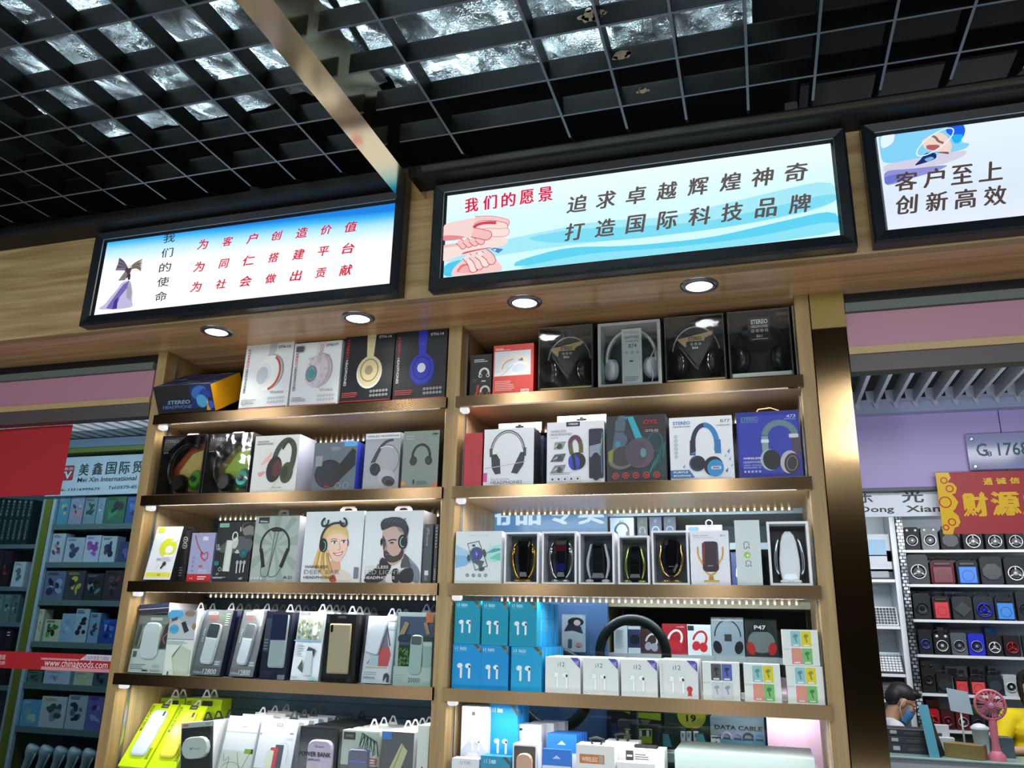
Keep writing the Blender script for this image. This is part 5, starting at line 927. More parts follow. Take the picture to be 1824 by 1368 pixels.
def a_wh(F):
    F.rr(.34, .92, .58, 1, .005, '#1e2238'); F.t('WIRELESS', .38, .945, .55, .975, '#dfe2ea', 0, .02); F.t('WIRELESS', .06, .83, .34, .865, '#4c4a58', 0, 0); F.t('HEADPHONES', .06, .775, .44, .815, '#4c4a58', 0, 0); F.tl(.06, .73, .22, .75, 1, '#9aa0aa')
    for y, c in ((.6, '#8c9a86'), (.4, '#55585e'), (.22, '#7f8786')): F.p([(.06 + .06 * (y > .5), y - .05), (.28, y - .05), (.34, y + .08), (.14, y + .07)], c); F.e(.22, y, .05, .05, '#3c4046'); F.p([(.1, y - .02), (.2, y + .04), (.18, y)], '#c3c9c6')
    F.l([(.44, .46), (.4, .66), (.46, .74), (.54, .74), (.6, .62), (.6, .48)], .075, '#5a5a32'); F.l([(.4, .64), (.46, .74), (.54, .74), (.59, .66)], .07, '#5b2f52'); F.e(.53, .35, .15, .15, '#171a22'); F.e(.48, .33, .1, .14, '#2a3fc0', 10); F.l([(.46, .46), (.5, .22)], .05, '#12141a')
    F.r(.06, .165, .42, .17, '#3a3e44'); F.r(.06, .14, .4, .145, '#3a3e44')
    for k in range(5): F.rr(.06 + .11 * k, .03, .15 + .11 * k, .1, .005, '#b9bfc8'); F.rr(.07 + .11 * k, .036, .14 + .11 * k, .094, .005, '#e3e8ee'); F.e(.105 + .11 * k, .065, .02, .02, '#4c5158')
    F.rr(.74, .06, .99, .86, .03, '#1f2136'); F.p([(.75, .58), (.96, .62), (.96, .42), (.75, .4)], '#8d93a8'); F.e(.86, .25, .1, .24, '#11131c'); F.l([(.96, .15), (.95, .5), (.97, .8)], .03, '#34557a'); F.l([(.92, .45), (.97, .7)], .02, '#6a9a6a')
r, w, h = carton(HPB, 'white box with rainbow banded blue headphones printed and a dark window', q, 2, a_wh, '#dfe3ea', side='#d5d9e2', d=.07, group=GR[2], parts=True)
mb = MB(); mb.box(-w / 2 + .02, .035, h, w / 2, .037, h + .026, M('#eef0f4', .4)); F = Face(mb, (-w / 2 + .02, .035, h), (1, 0, 0), (0, 0, 1), (0, -1, 0), w - .02, .026); F.rr(.4, .42, .6, .6, .03, '#2b3036'); F.e(.5, .6, .04, .04, '#2b3036'); mb.build('hang_card', r)
ob = MB().box(0, 0, 0, .05, .06, .155, '#27354a').build(HPB); ob.location = (1.262, .09, STOP[2] + .0035); tag(ob, 'narrow dark blue box in the gap beside the white BLUETOOTH HEADPHONES box', 'box', GR[2])
q = q4(E, 774, 905, 1078, 898, 772, 580, 1068, 573)
def a_oys(F):
    F.p([(.62, .75), (.8, .72), (.95, .5), (1, .3), (.95, .05), (.6, .1)], '#16383c'); F.g(.82, .58, .12, .16, .03, '#1d5358')
    for k in range(10): F.l([(.7 + .03 * k, .1 + .03 * k), (.8 + .02 * k, .3 + .03 * k)], .012, random.choice(['#1f5f60', '#2b7a74', '#153a3e']))
    F.p([(.32, .98), (.46, .98), (.62, .62), (.52, .56)], '#2a9fb4'); F.p([(.14, .72), (.16, .9), (.22, 1), (.32, 1), (.36, .6), (.28, .5), (.1, .5)], '#4a5d70'); F.p([(.14, .78), (.35, .76), (.34, .73), (.14, .75)], '#39485a'); F.p([(.36, .98), (.5, .62), (.44, .6), (.3, .72)], '#2b3138'); F.e(.2, .56, .05, .06, '#2f86a8')
    F.e(.26, .36, .24, .2, '#6c665e', 20); F.e(.28, .38, .2, .17, '#37383c', 20); F.p([(.03, .3), (.03, .45), (.12, .5), (.1, .28)], '#7c8430'); F.e(.56, .42, .24, .26, '#564a58', -5); F.e(.5, .42, .18, .22, '#4a3f4e', -5); F.e(.62, .42, .05, .08, '#5b8a8c')
    F.t('OYS', .63, .85, .86, .92, '#a8222a', 0, .03, .1); F.r(.6, .8, .88, .81, '#7a2228'); F.t('OYS-02', .66, .73, .88, .77, '#c9b4b2', 0, .01)
    for k in range(5): F.g(.15 + .17 * k, .085, .045, .045, .02, '#b03a34'); F.e(.15 + .17 * k, .085, .02, .02, '#b03a34')
carton(HPB, 'charcoal box with big turquoise and purple headphones and red lettering', q, 2, a_oys, '#25292c', d=.08, group=GR[2])
q = q4(E, 1090, 898, 1410, 888, 1077, 590, 1392, 579)
def a_b77(F):
    F.t('STEREO', .06, .88, .34, .935, '#3a76b4', 0, .03); F.t('HEADPHONES', .06, .835, .34, .86, '#4b5560', 0, .015); F.t('B77', .82, .89, .97, .94, '#6c7782', 0, .01); F.t('WIRELESS', .75, .835, .97, .86, '#5c6670', 0, .01)
    F.g(.56, .55, .19, .32, .075, '#222c48', 88, 200); F.g(.56, .55, .19, .32, .085, '#2f80bc', -22, 92); F.l([(.37, .62), (.36, .38)], .09, '#1d2740'); F.l([(.76, .62), (.76, .4)], .1, '#2b78b4'); F.l([(.34, .4), (.4, .42)], .03, '#3f86ba')
    F.e(.43, .25, .13, .13, '#3a4664', 0); F.e(.44, .25, .11, .11, '#161c2c', 0); F.e(.68, .2, .15, .16, '#161c2c', -10); F.e(.71, .17, .13, .14, '#2f8cc8', -10); F.rr(.64, .15, .8, .2, .02, '#b9cfe0'); F.r(.67, .165, .77, .185, '#c0555a')
    for x, y, s in ((.9, .42, .05), (.92, .3, .04), (.86, .12, .05), (.95, .2, .03), (.2, .2, .04), (.86, .35, .03), (.22, .1, .03), (.3, .06, .025)): F.p([(x, y), (x + s, y + s), (x + s * .6, y - s * .6)], random.choice(['#3a8cc8', '#5aa4d8', '#2f5f9c']))
    for k in range(6): F.g(.1, .36 + .065 * k, .02, .02, .008, '#8d97a0')
    F.p([(.0, .03), (.38, .03), (.3, .15), (.0, .15)], '#2f6fa0'); F.t('PURPLE', .05, .1, .28, .13, '#e3eaf0', 0, .01); F.t('MICROPHONE', .05, .045, .32, .075, '#e3eaf0', 0, .01)
carton(HPB, 'white box with black and blue headphones printed, marked STEREO', q, 2, a_b77, '#e0e5ec', d=.08, group=GR[2])
q = q4(E, 1425, 886, 1750, 880, 1412, 562, 1724, 554)
def a_473(F):
    F.rr(.03, .06, .97, .94, .2, '#2536a8'); F.t('STEREO', .07, .86, .36, .925, '#4f7f94', 0, .03, .15); F.t('HEADPHONES', .07, .835, .35, .85, '#8aa0c8'); F.t('473', .8, .89, .95, .935, '#b9c4e4', 0, .015, .15); F.t('WIRELESS', .76, .86, .95, .88, '#9fb0dc')
    F.g(.68, .6, .24, .24, .1, '#5c7f86', 10, 172); F.l([(.44, .62), (.44, .35)], .1, '#7f9a9c'); F.r(.38, .52, .5, .57, '#d5dee0'); F.l([(.92, .62), (.93, .35)], .13, '#4a3a44'); F.rr(.82, .58, .97, .64, .02, '#c5cad2'); F.e(.5, .26, .15, .18, '#99b8b8', 5); F.e(.53, .26, .14, .17, '#10131c', 5); F.e(.8, .22, .14, .19, '#b6b2bc', -10); F.e(.84, .2, .12, .17, '#2b2230', -10); F.g(.84, .2, .08, .12, .012, '#8a7f78', 0, 360, -10)
    F.t('WIRELESS', .08, .275, .36, .305, '#e3e6f2', 0, .02, .1); F.t('HEADPHONES', .08, .215, .36, .25, '#c9d0e8'); F.t('STEREO  FOLDING', .08, .175, .36, .195, '#c9d0e8'); F.t('RECHARGEABLE  MIC', .08, .14, .36, .16, '#c9d0e8'); F.ic(.07, .07, .36, .11, 5, 1, '#dfe4f4')
r, w, h = carton(HPB, 'royal blue box with silver and brown headphones printed, beside the right upright', q, 2, a_473, '#16218c', side='#121a66', d=.085, group=GR[2], parts=True)
mb = MB(); mb.tube([(-.03, .04, h), (-.02, .04, h + .016), (.01, .045, h + .02), (.03, .045, h + .012), (.035, .045, h)], .002, M('#b58a4a', .6), 6); mb.build('rope_handle', r)
# ---- right bay, third shelf: phone holders ---------------------------------
PHB, PHG = 'phone_holder_box', 'boxed phone holders on the third right shelf'
q = q4(G, 62, 400, 275, 402, 72, 165, 283, 165)
def a_chg(F):
    P = uvq(q4(crop(800, 900, 5.527), 20, 762, 492, 765, 42, 248, 500, 248), crop(800, 900, 5.527))
    F.p([P(40, 380), P(150, 440), P(250, 470), P(250, 560), P(150, 560), P(40, 615)], '#9fc4dc'); F.p([P(35, 480), P(150, 500), P(240, 500), P(140, 590), P(35, 610)], '#7fb0d8'); F.p([P(300, 480), P(400, 400), P(490, 375), P(490, 540), P(420, 560), P(320, 520)], '#a6d8cc'); F.p([P(340, 470), P(420, 420), P(490, 420), P(490, 440), P(420, 460)], '#4f98a8'); F.p([P(380, 520), P(440, 480), P(490, 460), P(490, 540)], '#6cc4ae')
    F.p([P(155, 370), P(275, 343), P(365, 595), P(235, 638)], '#30363a'); F.p([P(163, 376), P(270, 352), P(355, 590), P(240, 628)], '#c9d6d6'); F.rr(*P(205, 402), *P(238, 380), .01, '#2c3a7a')
    F.p([P(185, 520), P(220, 560), P(270, 590), P(275, 640), P(310, 640), P(310, 590), P(330, 545)], '#4d585e'); F.e(*P(248, 475), .145, .145, '#4b555b'); F.e(*P(250, 475), .115, .115, '#3c4488'); F.p([P(250, 445), P(240, 480), P(252, 478), P(246, 508), P(262, 470), P(250, 472)], '#aab4e0')
    F.e(*P(170, 515), .035, .07, '#3f494e', 5); F.e(*P(330, 465), .035, .08, '#3f494e', 15); F.e(*P(305, 625), .06, .035, '#3f494e', 15); F.t('Wireless Car Charger', *P(165, 302), *P(375, 283), '#b3bfc2'); F.t('X9', *P(375, 395), *P(400, 375), '#b3bfc2')
    for k in range(4): F.g(*P(158 + 62 * k, 683), .025, .025, .014, '#4d575c')
r, w, h = carton(PHB, 'white wireless car charger box with blue and green ribbons printed, first on its shelf', q, 3, a_chg, '#d3dcdd', side='#eef0f3', d=.06, group=PHG)
ob = MB().cbox(-.055, 0, 0, .055, .08, .125, '#e9ebf2').build('charger_box'); ob.location = (1.165, .12, STOP[3] + .0005); tag(ob, 'plain white box standing behind the wireless car charger box', 'box', PHG)
def phone_holder(r, w, h, body, arms, style, d=.05, foot=None, top=None, low=None):
    """holder seen in its open tray: shield body, two bowed arms and two feet"""
    e = bpy.data.objects.new('phone_holder', None); COL.objects.link(e); e.parent = r; e.location = (0, d - .02, 0); a = w * .5
    shapes = {'taper': [(-.30, .12), (-.42, .45), (-.50, .80), (-.46, .86), (.46, .86), (.50, .80), (.42, .45), (.30, .12)], 'shield': [(-.2, .2), (-.52, .36), (-.60, .6), (-.58, .76), (-.5, .83), (-.2, .875), (.2, .875), (.5, .83), (.58, .76), (.60, .6), (.52, .36), (.2, .2)],
              'flat': [(-.5, .10), (-.52, .4), (-.42, .74), (-.26, .82), (.26, .82), (.42, .74), (.52, .4), (.5, .10)], 'round': [(-.48, .05), (-.62, .25), (-.62, .42), (-.5, .68), (-.36, .80), (-.16, .86), (.16, .86), (.36, .80), (.5, .68), (.62, .42), (.62, .25), (.48, .05)]}
    pts = [(x * a * .92, z * h) for x, z in shapes[style]]; n = len(pts); cx, cz = 0, .5 * h; mb = MB(); v = []
    for k, y in ((1, .006), (1, -.004), (.93, -.010), (.7, -.013)): v += [(x * k, y, cz + (z - cz) * k) for x, z in pts]
    f = [[q_ * n + k, q_ * n + (k + 1) % n, q_ * n + n + (k + 1) % n, q_ * n + n + k] for q_ in range(3) for k in range(n)]
    mb.add(v, f + [list(range(3 * n, 4 * n))], M(body, .1, 0, 0, 0, .7)); F = Face(mb, (-a * .92, -.0131, 0), (1, 0, 0), (0, 0, 1), (0, -1, 0), 2 * a * .92, h, rough=.08)
    if top: F.p([(.28, .63), (.31, .74), (.69, .74), (.72, .63)], top)
    if low: F.p([(.36, .25), (.31, .4), (.69, .4), (.64, .25)], low)
    if style == 'flat': F.rr(.37, .7, .63, .75, .02, '#0c0d0e'); F.r(.32, .5, .68, .507, '#1a1c1f'); F.r(.3, .4, .7, .407, '#2f3338'); F.rr(.35, .52, .65, .65, .02, '#1b1e22')
    if style == 'shield': F.t('power', .42, .33, .6, .35, '#c9c2b8')
    mb.build('cradle', e)
    for sg in (-1, 1):
        mb = MB()
        if style == 'taper': P = [(.30, .12), (.55, .22), (.72, .42), (.74, .58), (.66, .72), (.52, .80)]
        elif style == 'shield': P = [(.12, .16), (.45, .22), (.68, .40), (.70, .55), (.62, .64), (.64, .78)]
        elif style == 'round': P = [(.62, .18), (.74, .26), (.76, .45), (.66, .64), (.55, .74)]
        else: P = [(.5, .12), (.66, .3), (.68, .46), (.56, .62), (.44, .78)]
        Q = []
        for _ in range(2):
            Q = [P[0]]
            for i in range(len(P) - 1): Q += [(P[i][0] * .75 + P[i + 1][0] * .25, P[i][1] * .75 + P[i + 1][1] * .25), (P[i][0] * .25 + P[i + 1][0] * .75, P[i][1] * .25 + P[i + 1][1] * .75)]
            P = Q + [P[-1]]
        mb.tube([(sg * x * a, -.004, z * h) for x, z in P], [.0022 + .0022 * math.sin(PI * i / (len(P) - 1)) for i in range(len(P))], arms, 8, flat=1.8)
        if style == 'taper': mb.ball((sg * .62 * a, -.008, .66 * h), .005, .006, .012, arms)
        mb.build('arm', e)
        mb = MB(); mb.ball((sg * a * (.34 if style != 'flat' else .52), -.014, h * .07), .011, .008, .005, foot or arms); mb.build('foot', e)
    if style != 'flat': mb = MB(); mb.cbox(-a * .3, -.012, h * .045, a * .3, -.002, h * .11, foot or arms); mb.build('base', e)
def tray(lab, qq, style, body, arms, side='#e3e6ea', back='#5c6064', **kw):
    r, w, h = carton(PHB, lab, q4(G, *qq), 3, None, side, d=.055, parts=True, open_=.005, side=side, back=back, group=PHG, part='tray')
    phone_holder(r, w - .012, h, body, arms, style, .05, **kw); mb = MB(); mb.box(-w / 2 + .0055, .006, .0055, w / 2 - .0055, .0065, h - .0055, CLEAR); mb.build('clear_lid', r)
tray('white tray box with a black and gold phone holder, next to the charger box', (294, 405, 456, 407, 300, 172, 458, 172), 'taper', '#08090a', GOLD)
tray('white tray box with a dark red and blue phone holder with silver arms', (466, 408, 627, 408, 466, 170, 627, 170), 'taper', '#10131a', CHROME, top='#5a1420', low='#1c2464')
tray('white tray box with a matt black phone holder with pale grey arms', (634, 408, 799, 409, 634, 170, 801, 172), 'flat', '#1a1d20', M('#c9ced4', .3), '#e3e6ea', '#3e4450')
tray('slightly lower white tray box with a black phone holder with yellow green arms', (809, 408, 963, 409, 813, 187, 955, 187), 'flat', '#0d1210', M('#c9cf7a', .2, .9), '#e3e6ea', '#4a4e50')
tray('white tray box with a glossy black shield phone holder in a gold frame', (968, 410, 1138, 410, 960, 165, 1134, 165), 'shield', '#0b0810', M('#e0b070', .18, 1.), '#e3e6ea', '#54585c')
q = q4(G, 1142, 410, 1327, 412, 1140, 165, 1314, 165)
def a_r1(F):
    F.t('Smart Sensor', .08, .895, .48, .93, '#8a8f98', 0, .01); F.r(.08, .865, .58, .875, '#b3b8c0'); F.t('R1', .8, .89, .91, .925, '#7a8088', 0, .01); F.rr(.3, .24, .72, .8, .1, '#2a1c26'); F.p([(.3, .42), (.33, .78), (.38, .8), (.36, .35)], '#7a2838'); F.p([(.66, .36), (.69, .8), (.72, .74), (.72, .42)], '#3d3460')
    F.p([(.3, .3), (.4, .2), (.5, .16), (.62, .2), (.72, .3), (.66, .25), (.5, .2), (.36, .25)], '#d29a2c'); F.p([(.22, .48), (.3, .45), (.31, .34), (.26, .4)], '#d8a63a'); F.p([(.8, .48), (.72, .45), (.71, .34), (.76, .4)], '#d8a63a'); F.l([(.19, .7), (.19, .55), (.24, .46)], .045, '#cda23a'); F.l([(.84, .7), (.84, .55), (.79, .46)], .045, '#cda23a'); F.rr(.32, .06, .72, .09, .01, '#cda23a'); F.p([(.46, .17), (.56, .17), (.58, .09), (.44, .09)], '#b5832a'); F.t('power', .44, .33, .58, .36, '#c9c4c0')
r, w, h = carton(PHB, 'white box with a gold framed phone holder printed and a round hang ring', q, 3, a_r1, '#e3e6ee', side='#c9cdd6', d=.06, group=PHG, parts=True)
mb = MB(); mb.box(-w / 2 - .012, .03, h, w / 2 - .015, .032, h + .018, M('#e9ebf2', .4)); F = Face(mb, (-w / 2 - .012, .03, h), (1, 0, 0), (0, 0, 1), (0, -1, 0), w - .003, .018); F.rr(.06, .2, .36, .75, .05, '#86b8e0'); mb.build('hang_card', r)
mb = MB(); mb.tube([(.0 + .008 * math.cos(t), .028, h + .022 + .008 * math.sin(t)) for t in [2 * PI * k / 18 for k in range(18)]], .0016, M('#e3e6ee', .3), 6, True); mb.build('hang_ring', r)
q = q4(G, 1348, 412, 1473, 415, 1338, 120, 1453, 118)
def a_c5(F):
    F.t('C5', .32, .55, .56, .67, '#5c6668', -90); F.t('C5', .36, .28, .6, .38, '#5c6668', -90); F.e(.45, .46, .13, .13, '#8cc43a'); F.p([(.36, .44), (.5, .49), (.48, .46), (.58, .47), (.44, .42), (.46, .45)], '#dfeecf')
r, w, h = carton(PHB, 'tall narrow pale box lettered sideways around a round green mark', q, 3, a_c5, '#ccd8d8', side='#aab2b6', d=.07, group=PHG, hadd=0)
q = q4(G, 1497, 415, 1698, 416, 1478, 126, 1668, 124)
r, w, h = carton(PHB, 'white tray box with a plain white phone holder with chrome arms, beside the right upright', q, 3, None, '#e3e6ea', d=.055, parts=True, open_=.006, side='#e3e6ea', back='#14171c', group=PHG, part='tray')
phone_holder(r, w - .012, h, '#dfe6ea', CHROME, 'round', .05, foot=M('#dfe6ea', .2))
# ---- fourth shelf: earbud boxes -------------------------------------------
EB, EG = 'earbud_box', 'blue earbud boxes on the fourth right shelf'
def a_i11(teal):
    def f(F):
        F.t('i11', .08, .87, .27, .945, '#cfe9f2', 0, 0); F.rr(.29, .87, .48, .93, .02, '#a5d8e8'); F.t('TWS', .31, .88, .46, .92, '#2a86a8', 0, .02); F.r(.08, .84, .48, .845, '#8fd0e2'); F.p([(.72, 1), (.86, 1), (1, .88), (1, .8)], '#5a5248'); F.t('TWS', .86, .86, .97, .93, '#c9b25a', -90)
        F.pods(.46, .42, .26, '#e3eef0', '#1c2a30', teal[1])
    return f
BLU, BL2, TEAL = ('#1a9fd0', '#2fb4e2'), ('#1690d0', '#2aa6e4'), ('#1a93b0', '#2caac6')
rows = [((70, 672, 189, 673, 70, 468, 189, 470), TEAL, 'top row, left end'), ((194, 674, 316, 676, 193, 468, 316, 470), TEAL, 'top row, middle'), ((320, 678, 446, 680, 319, 470, 446, 473), TEAL, 'top row, right end'),
        ((48, 872, 184, 876, 56, 672, 188, 674), BL2, 'bottom row, left end'), ((188, 877, 318, 880, 192, 678, 320, 679), BL2, 'bottom row, middle'), ((323, 882, 472, 886, 323, 682, 460, 684), BLU, 'bottom row, right end')]
ztop = None
low = []
for qq, c, wh in rows[3:]:
    r, w, h = carton(EB, 'blue earbud box with two white earbuds printed, front ' + wh, q4(G, *qq), 4, a_i11(c), c[0], side=c[0], d=.03, group=EG, rough=.28, roll=0); low.append((r, w, h))
zb = max(STOP[4] + BT[4] + h for _, _, h in low) + .001
for (qq, c, wh), (rl, wl, hl) in zip(rows[:3], low):
    BL, BR, TL, TR = [at(p, .02) for p in q4(G, *qq)]; z0 = STOP[4] + BT[4] + hl + .001; h = (TL.z + TR.z) / 2 - z0; w = (BR.x - BL.x) - .002
    h = min(h, STOP[3] - .0445 - z0)
    mb = MB(); mb.box(-w / 2, 0, 0, w / 2, .03, h, M(c[0], .28)); F = Face(mb, (-w / 2, 0, 0), (1, 0, 0), (0, 0, 1), (0, -1, 0), w, h, rough=.28); a_i11(c)(F)
    ob = mb.build(EB); ob.location = ((BL.x + BR.x) / 2, .02, z0); tag(ob, 'blue earbud box with two white earbuds printed, front ' + wh, 'box', EG)
    last = (ob, w, h, z0)
def a_spn(F): F.t('i11 TWS', .3, .35, .7, .8, '#bfe4f2', -90)
src = None
for row, (z0, hh, xx, ww) in enumerate(((STOP[4] + BT[4] + .0004, low[2][2], low[2][0].location.x, low[2][1]), (last[3], last[2], last[0].location.x, last[1]))):
    src = None
    for k in range(6):
        if src is None:
            mb = MB(); mb.box(-ww / 2, 0, 0, ww / 2, .03, hh, M('#2aa6e4', .28)); F = Face(mb, (ww / 2, 0, 0), (0, 1, 0), (0, 0, 1), (1, 0, 0), .03, hh); a_spn(F); src = ob = mb.build(EB)
            tag(ob, 'blue earbud box filed edge to edge behind the right end of the ' + ('top' if row else 'bottom') + ' row', 'box', 'filed blue boxes, ' + ('top' if row else 'bottom') + ' row')
        else: ob = dup(src)
        ob.location = (xx + .004 * (k % 2), .053 + .0325 * k, z0); ob['label'] = ORD[k] + ' blue box filed behind the right end of the ' + ('top' if row else 'bottom') + ' row'
G12 = 'white earbud boxes with a purple corner on the fourth right shelf'
def a_i12(rib):
    def f(F):
        F.t('i12', .36, .74, .56, .86, '#4a5056'); F.pods(.48, .38, .24, '#f4f6f7', '#23272b', '#a9b3ba'); F.p([(.72, 1), (.92, 1), (1, .92), (1, .7)], '#4a46a8'); F.t('TWS', .84, .8, .96, .92, '#c9c8ea', -90, .01)
        if rib: F.e(.78, .25, .075, .075, '#b8322c'); F.p([(.73, .06), (.74, .22), (.82, .22), (.83, .06), (.78, .09)], '#b8322c'); F.tl(.06, .1, .1, .9, 12, '#c3c9cc')
    return f
for qq, lab, rib in (((482, 890, 644, 895, 481, 730, 644, 731), 'white purple cornered earbud box, next to the blue boxes', 0), ((653, 898, 817, 904, 653, 735, 817, 737), 'white purple cornered earbud box, second from the blue boxes', 0),
        ((826, 905, 994, 911, 823, 741, 992, 742), 'white purple cornered earbud box, third from the blue boxes', 0), ((1001, 915, 1179, 920, 1000, 743, 1177, 746), 'white purple cornered earbud box with a red ribbon seal printed', 1)):
    r, w, h = carton(EB, lab, q4(G, *qq), 4, a_i12(rib), '#dfe4e2', side='#f0f1f4', d=.03, group=G12)
    s = None
    for k in range(3):
        if s is None: s = ob = MB().box(-w / 2, 0, 0, w / 2, .03, h + .001, '#eef0f4').build(EB); tag(ob, 'plain white box queued behind the ' + lab.replace('white ', '')[:60], 'box', 'plain boxes queued behind the purple cornered boxes')
        else: ob = dup(s)
        ob.location = (r.location.x, .054 + .034 * k, r.location.z); ob['label'] = ORD[k] + ' plain box behind the ' + lab.replace('white purple cornered earbud', 'purple cornered').replace(' printed', '')
def a_col(cs, base):
    def f(F):
        F.r(.22, .03, .82, .97, '#e9eeec')
        for k, c in enumerate(cs):
            x0, y0 = .24 + .29 * (k % 2), (.52 if k < 2 else .04); F.rr(x0, y0, x0 + .28, y0 + .44, .02, c[0]); F.e(x0 + .14, y0 + .3, .07, .05, c[1], 20); F.l([(x0 + .12, y0 + .3), (x0 + .16, y0 + .12)], .04, c[1]); F.r(x0 + .06, y0 + .02, x0 + .22, y0 + .06, '#dfe6e6')
        F.r(.0, .45, .2, .46, '#c5cdca')
    return f
C4 = [('#8cc0c4', '#4f8c90'), ('#d3c81e', '#8d8a1a'), ('#d98a84', '#c9a060'), ('#72b868', '#3f7a44')]
for qq, lab, cs in (((1197, 925, 1367, 932, 1189, 756, 1364, 758), 'white earbud box with black, blue and pale cases printed', [('#4a4e50', '#1c1e20'), ('#5560a8', '#23286a'), ('#c9ced6', '#9aa0aa'), ('#c9ced6', '#8f959c')]),
        ((1387, 935, 1554, 944, 1372, 766, 1549, 768), 'white earbud box with four pastel cases printed, left one of the two on the board', C4), ((1582, 945, 1758, 954, 1566, 776, 1734, 777), 'white earbud box with four pastel cases printed, under another of its kind', C4)):
    r, w, h = carton(EB, lab, q4(G, *qq), 4, a_col(cs, 0), '#dbe4e0', side='#e9ecec', d=.06, group='white earbud boxes with colour cases', roll=0)
BL, BR, TL, TR = [at(p, .02) for p in q4(G, 1557, 765, 1735, 771, 1540, 580, 1720, 582)]; w1 = w; h1 = TL.z - BL.z - .012; z0 = r.location.z + h + .0006
mb = MB(); mb.box(-w1 / 2, 0, 0, w1 / 2, .06, h1, '#dbe4e0', ['#dbe4e0'] + ['#e9ecec'] * 5); F = Face(mb, (-w1 / 2, 0, 0), (1, 0, 0), (0, 0, 1), (0, -1, 0), w1, h1); a_col(C4, 0)(F); ob = mb.build(EB); ob.location = (r.location.x - .004, .022, z0); tag(ob, 'white earbud box with four pastel cases printed, on top of another by the right upright', 'box', 'white earbud boxes with colour cases')
# ---- lowest right shelf in view -------------------------------------------
def low_box(name, lab, cr, x0, x1, top, Y, d, art, col, side=None, zbase=None, parts=False, group='boxes on the lowest right shelf', cat='box'):
    A, B = at(cr(x0, top), Y), at(cr(x1, top), Y); zb = STOP[5] - .0035 if zbase is None else zbase; w, h = B.x - A.x - .002, (A.z + B.z) / 2 - zb
    t = thing(name, lab, cat, ((A.x + B.x) / 2, Y, zb), group=group); mb = MB(); mb.box(-w / 2, 0, 0, w / 2, d, h, M(side or col, .4), [M(col, .4)] + [None] * 5)
    if art: art(Face(mb, (-w / 2, 0, 0), (1, 0, 0), (0, 0, 1), (0, -1, 0), w, h))
    if parts: mb.build('carton', t); return t, w, h
    o = mb.build(name); o.location = t.location; tag(o, lab, cat, group); bpy.data.objects.remove(t); o.name = name; return o, w, h
def a_i9(F): F.t('i9-Pro', .1, .9, .35, .94, '#7f858c'); F.rr(.38, .9, .5, .94, .01, '#4c5258'); F.p([(0, .5), (.4, .66), (.7, .6), (1, .5), (1, .36), (.6, .5), (.3, .5), (0, .4)], '#c3cfe0'); F.pods(.55, .58, .2, '#f0f2f4', '#2b3036', '#cdd3da'); F.ic(.1, .26, .9, .32, 4, 1, '#9aa2aa'); F.r(0, .22, 1, .225, '#c9ced2'); F.e(.45, .1, .25, .08, '#b9b4d0')
low_box(EB, 'white earbud box with a grey ribbon and earbuds printed, left end, lowest right shelf', K, 108, 232, 72, .06, .06, a_i9, '#e6e8ec')
def a_ib(F): F.t('i11', .1, .91, .3, .96, '#d5ecf8', 0, 0); F.rr(.3, .91, .46, .95, .02, '#b3dcf0'); F.p([(.74, 1), (.86, 1), (1, .93), (1, .87)], '#5a5248'); F.pods(.46, .56, .26, '#eef4f8', '#1c2a30')
o1, w, h = low_box(EB, 'bright blue earbud box standing tall, lowest right shelf', K, 234, 363, 63, .08, .03, a_ib, '#1f98dc')
s = None
for k in range(2):
    o = dup(o1, ORD[k] + ' bright blue box filed behind the tall one, lowest right shelf'); o.location.y = .113 + .034 * k; o.location.x += .004
def a_w6(F): F.t('12 TWS', .3, .86, .7, .94, '#8a9096')
low_box(EB, 'small white earbud box in front of the tall white one, lowest right shelf', K, 62, 188, 308, .022, .035, a_w6, '#dfe3e8')
def a_it(F): F.t('i13', .12, .84, .34, .93, '#bfe3ee'); F.rr(.36, .84, .52, .92, .02, '#a5d8e8'); F.p([(.74, 1), (.86, 1), (1, .9), (1, .82)], '#4c453c'); F.pods(.46, .4, .26, '#e3eef0', '#1c2a30')
low_box(EB, 'small teal blue earbud box at the front edge of the lowest right shelf', K, 192, 328, 297, .022, .035, a_it, '#2390b4')
CASEBOX = 'window_case_box'
for lab, x0, x1, tp, Y, c, n in (('white box with an arched window and a tan earbud case, front, lowest right shelf', 337, 448, 243, .024, '#c9a28c', 0), ('white box with an arched window and a white case, behind the tan one', 357, 468, 154, .1, '#e3e6ea', 2)):
    t, w, h = low_box(CASEBOX, lab, K, x0, x1, tp, Y, .05, lambda F: (F.rr(.05, .0, .95, .97, .06, '#4a4642' if n == 0 else '#d5d9dd'), F.e(.14, .93, .09, .05, '#3c3836')), '#f0f1f3', None, None, True, 'window case boxes')
    bank(t, w, h, .2, .3, .85, .86, c, -.001, .012, .016, .4, 'earbud_case')
    for k in range(n):
        o = MB().box(-w / 2, 0, 0, w / 2, .04, h, '#e9ebee').build(CASEBOX); o.location = (t.location.x + .02 * (k + 1), Y + .055 + .045 * k, t.location.z); tag(o, ORD[k] + ' plain white box behind the arched window box with the white case', 'box', 'queued window case boxes')
def a_bp(F): F.r(0, 0, 1, .72, '#d9dfe6'); F.p([(.35, .84), (.5, .9), (.65, .84)], '#bcd4f0'); F.l([(.3, .1), (.45, .2)], .08, '#1c1f22')
